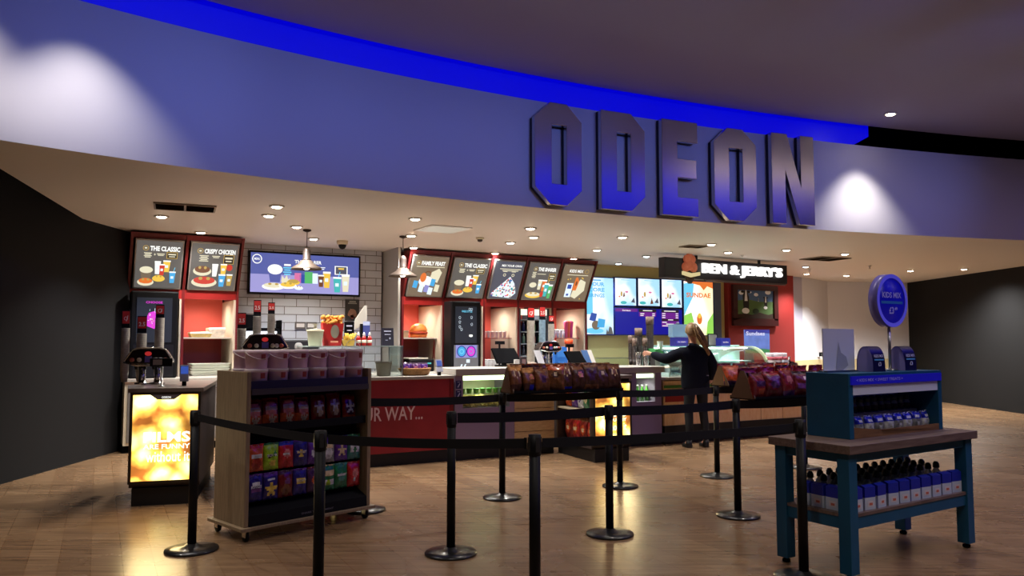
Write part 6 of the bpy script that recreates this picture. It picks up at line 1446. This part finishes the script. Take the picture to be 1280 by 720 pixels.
jk = skin_obj('jacket', [(None, [(.03, -.005, .81, (.22, .15)), (.03, -.005, .83, (.22, .15)), (.02, -.005, .98, (.225, .155)), (.015, -.01, 1.15, (.215, .15)), (0, -.01, 1.30, (.21, .14)), (0, -.01, 1.40, (.11, .085)), (0, 0, 1.46, (.065, .06))]),
     (4, [(-.19, -.005, 1.33, .10), (-.36, .11, 1.22, .085), (-.525, .285, 1.305, .05)]), (4, [(.19, -.005, 1.33, .10), (.285, -.03, 1.12, .09), (.29, .06, .93, .06)])], M_cloth, t, 2)
mb = MB(mat('reflective_tag', srgb(150, 150, 155), .4)); mb.box(.12, .15, -.175, -.165, 1.0, 1.012); mb.build('jacket_tag', jk)
for sx, yy in ((-.085, 0), (.168, 0)):
    mb = MB(mat('shoe_black', (.01, .01, .01), .5)); mb.lathe([(.0001, 0), (.05, 0), (.054, .02), (.05, .05), (.042, .09), (.036, .11), (.0001, .112)], (0, 0, 0), 20, sx=.85, sy=1.0)
    mb2 = MB(mat('shoe_black', (.01, .01, .01), .5)); mb2.M = Matrix.Translation((sx, 0, 0)); mb2.lathe([(.0001, 0), (.045, 0), (.048, .02), (.044, .055), (.038, .1), (.0001, .105)], (0, -.01, 0), 20); mb2.lathe([(.0001, 0), (.045, 0), (.047, .02), (.035, .05), (.0001, .062)], (0, .09, 0), 20, sx=.95, sy=2.0); mb2.build('shoe', t)
# hair cap and ponytail
mb = MB(M_hair); vs = []; n1, n2 = 24, 12
for i in range(n2 + 1):
    th = PI * .62 * i / n2
    for k in range(n1):
        ph = 2 * PI * k / n1; back = max(0, -math.sin(ph)); x = .096 * math.sin(th) * math.cos(ph); y = .108 * math.sin(th) * math.sin(ph); z = .108 * math.cos(th)
        if math.sin(ph) > .35 and th > 1.15: f = .87; x *= f; y *= f
        z -= .05 * back * (i / n2) ** 2; vs.append((x, .01 + y, 1.635 + z))
mb.add(vs, [(i*n1+k, (i+1)*n1+k, (i+1)*n1+(k+1)%n1, i*n1+(k+1)%n1) for i in range(n2) for k in range(n1)], True); hr = mb.build('hair', t)
o = hr.modifiers.new('s', 'SOLIDIFY'); o.thickness = .006; o.offset = 1
mb = MB(M_hair)
for s_ in range(26):
    a = rnd.uniform(0, 6.28); q = rnd.uniform(.2, 1); ox, oy = math.cos(a) * q, math.sin(a) * q
    pts = []; rr = []
    for i in range(11):
        f = i / 10; sp = .018 + .036 * math.sin(PI * min(1, f * 1.1)) ; x = .0 + .17 * f ** 1.5 + ox * sp; y = -.10 - .07 * math.sin(PI * f * .8) + oy * sp * .7; z = 1.70 - .02 * f - .40 * f ** 1.1 * (1 - .06 * q)
        pts.append((x, y, z)); rr.append(.014 * (1 - .75 * f) + .002)
    mb.tube(pts, rr, 6)
mb.build('ponytail', hr)
mb = MB(M_black); mb.lathe([(.026, -.01), (.03, 0), (.026, .01)], (0.0, -.10, 1.695), 16); mb.build('hair_tie', hr)

# ================================================================== THINGS BEHIND AND ON THE COUNTERS
def cups_tower(px, yt, yb, wpx, Y, label):
    p = at_y(px, yt, Y); z0 = 1.12; h = p.z - z0; r = wpx / FOC * Y / 2
    t = thing('cup_tower', label, 'cup stack', (p.x, Y, z0), 0, 'dark paper cup towers'); prof = [(r*.7, 0), (r*.9, .08)]; k = int((h - .1) / .022)
    for i in range(k): z = .08 + .022*i; prof += [(r*.85, z), (r, z+.016), (r, z+.02), (r*.88, z+.021)]
    mb = MB(mat('cup_dark', srgb(44, 36, 34), .5, noise=.5, nscale=30)); mb.lathe(prof, n=18); mb.build('cups', t)
    mb = MB(mat('cup_tan', srgb(112, 92, 80), .6, noise=.5, nscale=40)); zt = prof[-1][1]; mb.lathe([(r*1.02, zt - .12), (r*1.04, zt), (r*.9, zt), (r*.6, zt - .02), (.001, zt - .02)], n=18); mb.build('top_cup', t)
cups_tower(788.5, 416, 0, 7, 12.0, 'short dark cup tower, leftmost of the dark paper cups')
cups_tower(793, 420, 0, 6, 11.8, 'shortest dark cup tower in front of the others')
cups_tower(798, 407, 0, 9.5, 11.9, 'middle height dark cup tower left of the person')
cups_tower(812, 394, 0, 10, 11.95, 'tallest dark cup tower left of the person')
cups_tower(806, 420, 0, 6, 11.75, 'dark cup tower between the middle and the tallest')
for i, px in enumerate((798, 808)):
    p = at_y(px, 440, 11.6); t = thing('clear_cup', 'clear plastic cup stack before the dark cup towers, %s' % ('left', 'right')[i], 'cup', (p.x, 11.6, 1.12), 0, 'clear cup stacks')
    mb = MB(M_clear); mb.lathe([(.03, 0), (.045, .2), (.047, .2), (.032, 0)], n=18); mb.build('cups', t)
# low glass guard on the steel counter
a0 = Cf.a(745, .12); t = thing('glass_guard', 'low clear glass guard on the pale counter left of the dark cup towers', 'glass screen', Cf.w(a0, .12, 1.12), Cf.ang); w_ = Cf.a(785, .12) - a0
mb = MB(M_glass); mb.box(0, w_, 0, .006, .0, .12); mb.build('pane', t); mb = MB(M_steel); mb.box(0, w_, -.005, .012, .12, .13); mb.build('rail', t)
# cleaning bottles, jars on the shelves of the bays
a, W, tb = bays['mx']
for i in range(7):
    t = thing('small_pot', 'small pale pink pot on the clear shelf, %s from the left' % ordn[i], 'pot', Wf.w(a + .1 + i * (W - .2) / 6, BF + .3, 1.541), Wf.ang, 'pink pots on the clear shelf')
    mb = MB(mat('pot_pink', srgb(228, 190, 190), .3, trans=.3, ior=1.2)); mb.lathe([(.026, 0), (.034, .1), (.035, .102)], n=14); mb.build('pot', t); mb = MB(paint(240, 235, 230)); mb.lathe([(.037, .102), (.037, .115), (.001, .12)], n=14); mb.build('lid', t)
    if i < 5:
        t = thing('clear_tub', 'clear lidded tub low in the bay with the pink pots, %s from the left' % ordn[i], 'tub', Wf.w(a + .12 + i * (W - .3) / 5, BF + .15, .981), Wf.ang, 'clear tubs in the sweets bay')
        mb = MB(mat('tub_clear_white', srgb(225, 225, 225), .3, trans=.4, ior=1.2)); mb.lathe([(.05, 0), (.06, .16)], n=16); mb.build('tub_body', t); mb = MB(paint(240, 238, 232)); mb.lathe([(.062, .16), (.062, .175), (.001, .18)], n=16); mb.build('lid', t)
a, W, tb = bays['km']
for i in range(6):
    t = thing('drinks_cup', 'white lidded cup on the clear shelf of the end bay, %s from the left' % ordn[i], 'cup', Wf.w(a + .1 + i * .075, BF + .3, 1.541), Wf.ang, 'white cups in the end bay')
    mb = MB(mat('cup_lilac', srgb(205, 200, 222), .35)); mb.lathe([(.024, 0), (.032, .13)], n=14); mb.build('cup', t); mb = MB(M_white); mb.lathe([(.034, .13), (.034, .14), (.018, .16), (.001, .162)], n=14); mb.build('lid', t)
for i, (x, c, cw) in enumerate(((W - .26, (230, 90, 140), 'pink'), (W - .2, (235, 110, 90), 'coral'), (W - .14, (225, 70, 150), 'deep pink'))):
    t = thing('straw_cup', '%s cone shaped cup standing tall at the right of the clear shelf' % cw, 'cup', Wf.w(a + x, BF + .28, 1.541), Wf.ang)
    mb = MB(paint(*c, .4)); mb.lathe([(.03, 0), (.032, .13), (.036, .2), (.05, .3), (.02, .32), (.001, .325)], n=14); mb.build('cup', t)
for key, lst in (('cc', (('food_box', .3, .3, .055, (205, 180, 110), 'flat golden food box on the shelf by the tiled wall'), ('food_tray', .52, .24, .12, (228, 215, 195), 'white carton leaning on the shelf by the tiled wall'))),):
    a, W, tb = bays[key]
    for nm, x, w_, h_, c, lb in lst:
        t = thing(nm, lb, 'box', Wf.w(a + x, BF + .2, 1.541), Wf.ang)
        mb = MB(mat('food_card_%d' % c[0], srgb(*c), .6, noise=.2, nscale=20)); mb.hexa([(-w_/2*.85, 0, 0), (w_/2*.85, 0, 0), (w_/2*.85, .25, 0), (-w_/2*.85, .25, 0), (-w_/2, -.02, h_), (w_/2, -.02, h_), (w_/2, .27, h_), (-w_/2, .27, h_)]); mb.build('carton', t)
        mb = MB(paint(235, 225, 200)); mb.hexa([(-w_/2, -.02, h_), (w_/2, -.02, h_), (w_/2, .27, h_), (-w_/2, .27, h_), (-w_/2, 0, h_+.02), (w_/2, 0, h_+.03), (w_/2, .25, h_+.03), (-w_/2, .25, h_+.02)]); mb.build('lid', t)
    for i in range(5):
        t = thing('food_tray', 'white food tray, %s from the bottom of the pile near the tiles' % ordn[i], 'tray', Wf.w(a + .42 + rnd.uniform(-.02, .02), BF + .25, .981 + i * .036), Wf.ang + rnd.uniform(-.06, .06), 'white food trays')
        mb = MB(paint(215, 218, 205)); mb.hexa([(-.25, -.14, 0), (.25, -.14, 0), (.25, .14, 0), (-.25, .14, 0), (-.28, -.17, .032), (.28, -.17, .032), (.28, .17, .032), (-.28, .17, .032)]); mb.build('tray_body', t)
a, W, tb = bays['ff']
t = thing('toy_bun', 'big round orange bun on the shelf of the bay by the partition', 'bun', Wf.w(a + .43, BF + .3, 1.541), Wf.ang)
mb = MB(mat('bun_orange', srgb(225, 120, 50), .5, noise=.15)); mb.lathe([(.001, 0), (.13, .0), (.15, .04), (.14, .06)], n=24); mb.build('bun_base', t)
mb = MB(mat('bun_top', srgb(235, 140, 60), .45, noise=.15)); mb.lathe([(.15, .1), (.15, .14), (.12, .2), (.06, .235), (.001, .24)], n=24); mb.build('bun_top', t)
mb = MB(mat('bun_fill', srgb(170, 60, 30), .5)); mb.lathe([(.155, .06), (.16, .08), (.155, .1)], n=24); mb.build('filling', t)
t = thing('cream_box', 'small cream box left of the orange bun on the shelf', 'box', Wf.w(a + .15, BF + .3, 1.541), Wf.ang); mb = MB(paint(225, 205, 160)); mb.box(-.1, .1, 0, .15, 0, .1); mb.build('carton', t, bevel=.004); mb = MB(paint(235, 220, 185)); mb.box(-.103, .103, -.003, .153, .1, .125); mb.build('lid', t)
t = thing('food_tongs', 'red handled tongs hanging on the cream side of the bay with the bun', 'tongs', Wf.w(a + W - .04, BF + .25, 1.5), Wf.ang)
for s_ in (-.035, .035):
    mb = MB(paint(150, 50, 40)); mb.tube([(0, 0, 0), (-.004, s_*.5, -.15), (-.006, s_, -.32)], .009, 6); mb.build('arm', t)
t = thing('black_printer', 'black printer under the bun shelf', 'printer', Wf.w(a + .3, BF - .1, .981), Wf.ang); mb = MB(M_black); mb.box(-.2, .25, 0, .3, 0, .2); mb.build('case', t, bevel=.02); mb = MB(paint(190, 186, 170)); mb.box(-.2, .15, .02, .28, .2, .225); mb.build('paper_lid', t, bevel=.008); mb = MB(G_['teal']); mb.box(.1, .19, -.003, 0, .12, .145); mb.build('status_light', t)
a, W, tb = bays['sh']
k = 0
for zi, z in enumerate((1.215, 1.435, 1.655)):
    for i in range(5):
        c = ((60,110,60),(70,70,80),(110,140,120),(50,60,110),(130,60,50))[(i + zi) % 5]
        t = thing('fridge_bottle', 'drinks bottle in the lit fridge, %s from the left on the %s shelf' % (ordn[i], ('bottom', 'middle', 'top')[zi]), 'bottle', Wf.w(a + .13 + i * (W - .28) / 4, BF + .2, z + .001), 0, 'bottles in the lit fridge')
        mb = MB(paint(*c, .3)); mb.lathe([(.03, 0), (.03, .11), (.012, .15), (.012, .165)], n=12); mb.build('bottle_body', t); mb = MB(M_white); mb.lathe([(.014, .165), (.014, .178), (.001, .179)], n=10); mb.build('cap', t); k += 1
# popcorn cards, boxes on the ice cream case
def on_case(px, b=.5): return Cf.w(Cf.a(px, b), b, 1.402)
def carton(px, w_, h_, b, cols, label, name='carton_box', words=None):
    t = thing(name, label, 'box', on_case(px, b), Cf.ang); mb = MB(paint(*cols[0], .5)); mb.box(-w_/2, w_/2, 0, .12, 0, h_); mb.build('carton', t, bevel=.004)
    mb = MB(paint(*cols[1], .5)); mb.rect(-w_*.38, w_*.38, h_*.35, h_*.65, -.002)
    if words: mb.m(paint(235, 215, 180)); mb.text(words, -w_*.28, w_*.28, h_*.42, h_*.58, -.004)
    mb.build('printed_panel', t); return t
carton(852, .27, .14, .5, ((40, 34, 120), (60, 50, 160)), 'deep blue box on the glass case left of the person', words='ice cream')
carton(907, .2, .13, .5, ((30, 34, 130), (50, 40, 150)), 'small deep blue box on the glass case right of the person', words='sundae')
t = thing('clear_box', 'clear plastic box standing on the deep blue box by the person', 'box', on_case(852, .5) + Vector((0, 0, .142)), Cf.ang)
mb = MB(mat('clear_blue_box', srgb(160, 195, 225), .2, trans=.5, ior=1.15)); mb.box(-.17, .17, .01, .11, 0, .2); mb.build('box_body', t); mb = MB(paint(60, 70, 90)); 
for x, z in ((-.1, .15), (-.02, .2), (.06, .16), (.0, .13)): mb.ball((x, .06, z), .035, 6)
mb.build('contents', t)
t = thing('green_tray', 'green tray reached by the person\'s left hand', 'tray', Cf.w(Cf.a(823, .3) , .3, 1.12), Cf.ang); mb = MB(paint(70, 160, 90)); mb.box(-.06, .12, 0, .2, .17, .25); mb.build('tray_body', t, bevel=.01); mb = MB(M_steel); mb.box(-.04, .05, .03, .15, 0, .17); mb.build('stand', t)
t = thing('white_cup', 'white paper cup on the green tray', 'cup', Cf.w(Cf.a(825, .4), .4, 1.371)); mb = MB(M_white); mb.lathe([(.035, 0), (.048, .11), (.05, .112), (.045, .11), (.033, .005), (.001, .005)], n=18); mb.build('cup', t)
t = thing('blue_poster_board', 'blue standing board with clouds and grass behind the glass case', 'poster', Cf.w(Cf.a(931, .95), .95, .96), Cf.ang)
z1 = Cf.at(931, 412, .95)[1] - .96; z0 = Cf.at(931, 437, .95)[1] - .96; w_ = Cf.a(962, .95) - Cf.a(931, .95)
mb = MB(mat('poster_blue', srgb(92, 115, 185), .5, noise=.2, nscale=6)); mb.box(0, w_, 0, .02, z0 - .06, z1); mb.build('board', t); mb = MB(paint(60, 130, 80)); mb.poly([(0, z0-.06), (w_, z0-.06), (w_, z0), (w_*.5, z0+.02), (0, z0)], -.002); mb.m(paint(40, 44, 130)); mb.rect(0, w_, z1-.06, z1, -.001); mb.m(paint(200, 205, 230)); mb.text('Sundaes', w_*.05, w_*.8, z1-.1, z1-.03, -.003); mb.build('print', t)
mb = MB(M_steel); mb.box(w_*.3, w_*.36, .02, .2, 0, z0); mb.box(w_*.3, w_*.36, .0, .02, 0, z0-.06); mb.build('stand', t)
for i, px in enumerate((962, 972, 978)):
    t = thing('display_pot', 'pale red and white tub beyond the end of the glass case, %s' % ordn[i], 'tub', Cf.w(Cf.a(px, .6), .6, .96), Cf.ang, 'tubs beyond the glass case'); z_ = Cf.at(px, 441, .6)[1] - .96
    mb = MB(paint(200, 190, 195, .5)); mb.lathe([(.06, 0), (.07, z_*.9), (.07, z_), (.001, z_)], n=18); mb.build('tub_body', t); mb = MB(paint(160, 70, 80)); mb.lathe([(.0715, z_*.62), (.0725, z_*.8)], n=18); mb.build('red_band', t)
t = thing('steel_dispenser', 'tall steel post dispenser at the right end of the ice cream counter', 'dispenser', Cf.w(Cf.a(986, .3), .3, .96), Cf.ang); z_ = Cf.at(986, 447, .3)[1] - .96
mb = MB(M_chrome); mb.lathe([(.05, 0), (.05, .01), (.018, .02), (.018, z_), (.024, z_+.01), (.001, z_+.02)], n=18); mb.build('post', t); mb = MB(M_blackmat); mb.ball((.06, 0, z_*.55), .05, 8); mb.build('knob', t); mb = MB(paint(205, 210, 225)); mb.box(-.16, -.05, -.02, 0, .05, z_*.85); mb.build('notice_panel', t)
t = thing('menu_holder', 'small framed menu holder standing on the glass case behind the ponytail', 'menu holder', on_case(892, .6), Cf.ang); mb = MB(M_black); mb.box(-.1, .1, .02, .03, 0, .2); mb.build('frame', t); mb = MB(paint(120, 116, 112)); mb.rect(-.085, .085, .015, .185, .018); mb.build('sheet', t)
t = thing('thermostat', 'small dark thermostat on the white corridor wall left of the acrylic panel', 'switch', at_y(1026, 443, CORR_Y - .75), .6); t.location.x -= .0
mb = MB(M_black); mb.box(-.06, .06, -.02, .01, -.05, .05); mb.build('case', t, bevel=.006)
mb = MB(paint(70, 70, 70)); mb.box(-.03, .03, -.024, -.02, -.02, .02); mb.build('window', t)

# small things between the tills on the service counter
def small_box(px, Y, z0, w, d, h, c, label, name, rz=.5, c2=None):
    q = at_y(px, 450, Y); t = thing(name, label, 'box', (q.x, Y, z0), rz)
    mb = MB(paint(*c, .5)); mb.hexa([(-w/2, 0, 0), (w/2, 0, 0), (w/2, d, 0), (-w/2, d, 0), (-w/2*.96, d*.1, h), (w/2*.96, d*.1, h), (w/2*.96, d, h), (-w/2*.96, d, h)]); mb.build('carton', t, bevel=.003)
    mb = MB(paint(*(c2 or (230, 226, 220)), .5)); mb.M = Matrix.Translation((0, -.002, 0)) @ Matrix.Rotation(-math.atan2(d*.1, h), 4, 'X'); mb.rect(-w*.32, w*.32, h*.5, h*.85, 0); mb.rect(-w*.25, w*.2, h*.2, h*.3, 0); mb.build('printed_label', t)
small_box(655, 10.45, 1.1, .09, .05, .17, (60, 50, 56), 'small dark printed card stand right of the wide till monitor', 'card_stand', c2=(150, 120, 120))
small_box(647, 10.4, 1.1, .07, .05, .14, (205, 200, 196), 'small white card stand right of the wide till monitor', 'card_stand')
small_box(667, 10.4, 1.1, .1, .08, .1, (220, 196, 180), 'small cream box on the service counter left of the black fountain', 'cream_carton', c2=(200, 150, 130))
small_box(702, 11.3, 1.1, .22, .15, .3, (40, 110, 200), 'bright blue box behind the till with the pole display', 'blue_carton', c2=(60, 130, 215))
small_box(699, 11.6, 1.1, .16, .12, .2, (196, 160, 96), 'small tan snack box between fountain and till', 'tan_carton', c2=(120, 80, 50))
q = at_y(711, 430, 12.3); t = thing('orange_jar', 'orange lidded jar standing behind the till with the pole display', 'jar', (q.x, 12.3, 1.1)); 
mb = MB(paint(225, 170, 140, .4)); mb.lathe([(.06, 0), (.065, .33), (.05, .36)], n=18); mb.build('jar_body', t); mb = MB(paint(225, 80, 40, .4)); mb.lathe([(.067, .34), (.067, .41), (.001, .42)], n=18); mb.build('lid', t)
for i, (px, c, cw) in enumerate(((678, (215, 215, 220), 'white'), (737, (90, 130, 190), 'blue'), (742, (235, 230, 220), 'cream'))):
    q = at_y(px, 455, 10.55 + .2 * i); t = thing('leaning_menu', '%s leaning menu leaflet on the service counter%s' % (cw, (' beside the black fountain', ' right of the pole display', ' at the counter end')[i]), 'leaflet', (q.x, q.y, 1.1), .5)
    mb = MB(paint(*c, .5)); mb.hexa([(-.05, -.04, 0), (.05, -.04, 0), (.05, -.03, 0), (-.05, -.03, 0), (-.1, .06, .26), (.0, .06, .26), (.0, .07, .26), (-.1, .07, .26)]); mb.build('sheet', t); mb = MB(paint(50, 50, 60)); mb.box(-.06, .06, -.06, .02, 0, .015); mb.build('foot', t)
q = at_y(679, 445, 10.9); t = thing('steel_jug', 'small steel jug beside the black fountain on the service counter', 'jug', (q.x, 10.9, 1.1)); mb = MB(M_chrome); mb.lathe([(.05, 0), (.06, .04), (.05, .12), (.045, .16), (.05, .17)], n=20); mb.build('jug_body', t); mb = MB(M_chrome); mb.tube([(.05, 0, .14), (.1, 0, .12), (.1, 0, .06), (.057, 0, .04)], .006, 6); mb.build('handle', t)
# ================================================================== LIGHT
sc = bpy.context.scene
w = bpy.data.worlds.new('world'); sc.world = w; w.use_nodes = True
w.node_tree.nodes['Background'].inputs['Color'].default_value = (.004, .004, .006, 1)
w.node_tree.nodes['Background'].inputs['Strength'].default_value = 1
def area(p, tgt, sx, sy, power, col):
    ld = bpy.data.lights.new('wash', 'AREA'); ld.shape = 'RECTANGLE'; ld.size = sx; ld.size_y = sy; ld.energy = power; ld.color = col
    o = bpy.data.objects.new('wash', ld); COL.objects.link(o); o.location = p
    o.rotation_euler = (Vector(tgt) - Vector(p)).to_track_quat('-Z', 'Y').to_euler(); return o
# unseen violet wash spots added high in the foyer to colour the fascia
for px in (60, 230, 400, 560, 700, 840, 980, 1120):
    fr = fascia_frame(px); spot(fr.w(0, -5.5, 4.35), VIO, 40, (.17, .25, 1.0), 1, .25, fr.w(0, 0, 3.95))
# two downlights scalloping the fascia
for px, off, pw in ((1074, .5, 230), (92, .5, 130)):
    fr = fascia_frame(px)
    spot(fr.w(0, -off, Z_CEIL - .06), pw, 84, (1, .92, .85), 1, .03, fr.w(0, -off + .001, 3.0))
spot((-2.5, 6.0, Z_CEIL - .05), 75, 48, (1, .93, .9))  # added spot without a fixture, brightens the tubs on the cart
for x, y in ((3.9, 9.3), (.7, 7.9)):  # added spots without fixtures, brightening counter fronts and floor
    spot((x, y, Z_CEIL - .05), 110, 66, (1, .92, .82))
# unseen foyer downlights added to brighten the foreground and counter fronts
for x, y in ((-3.5, 2.5), (0, 3), (3.5, 3.5), (-4.2, 5.0), (3, 6.5), (6, 6), (5.5, 8.5), (1.2, 6.6), (4.2, 2.8), (2.2, 1.2)):
    spot((x, y, Z_CEIL - .05), FOYER, 110, (1, .9, .8))
vs_ = sc.view_settings
vs_.view_transform = 'Standard'; vs_.look = 'None'; vs_.exposure = 0; vs_.gamma = 1; vs_.use_curve_mapping = False

# turn the whole place about the viewer so that the counters run along the x axis
turn = math.radians(-30.26); Rz = Matrix.Rotation(turn, 3, 'Z')
for o in list(bpy.data.objects):
    if o.parent is None:
        o.location = Rz @ o.location
        o.rotation_euler = (Rz @ o.rotation_euler.to_matrix()).to_euler()
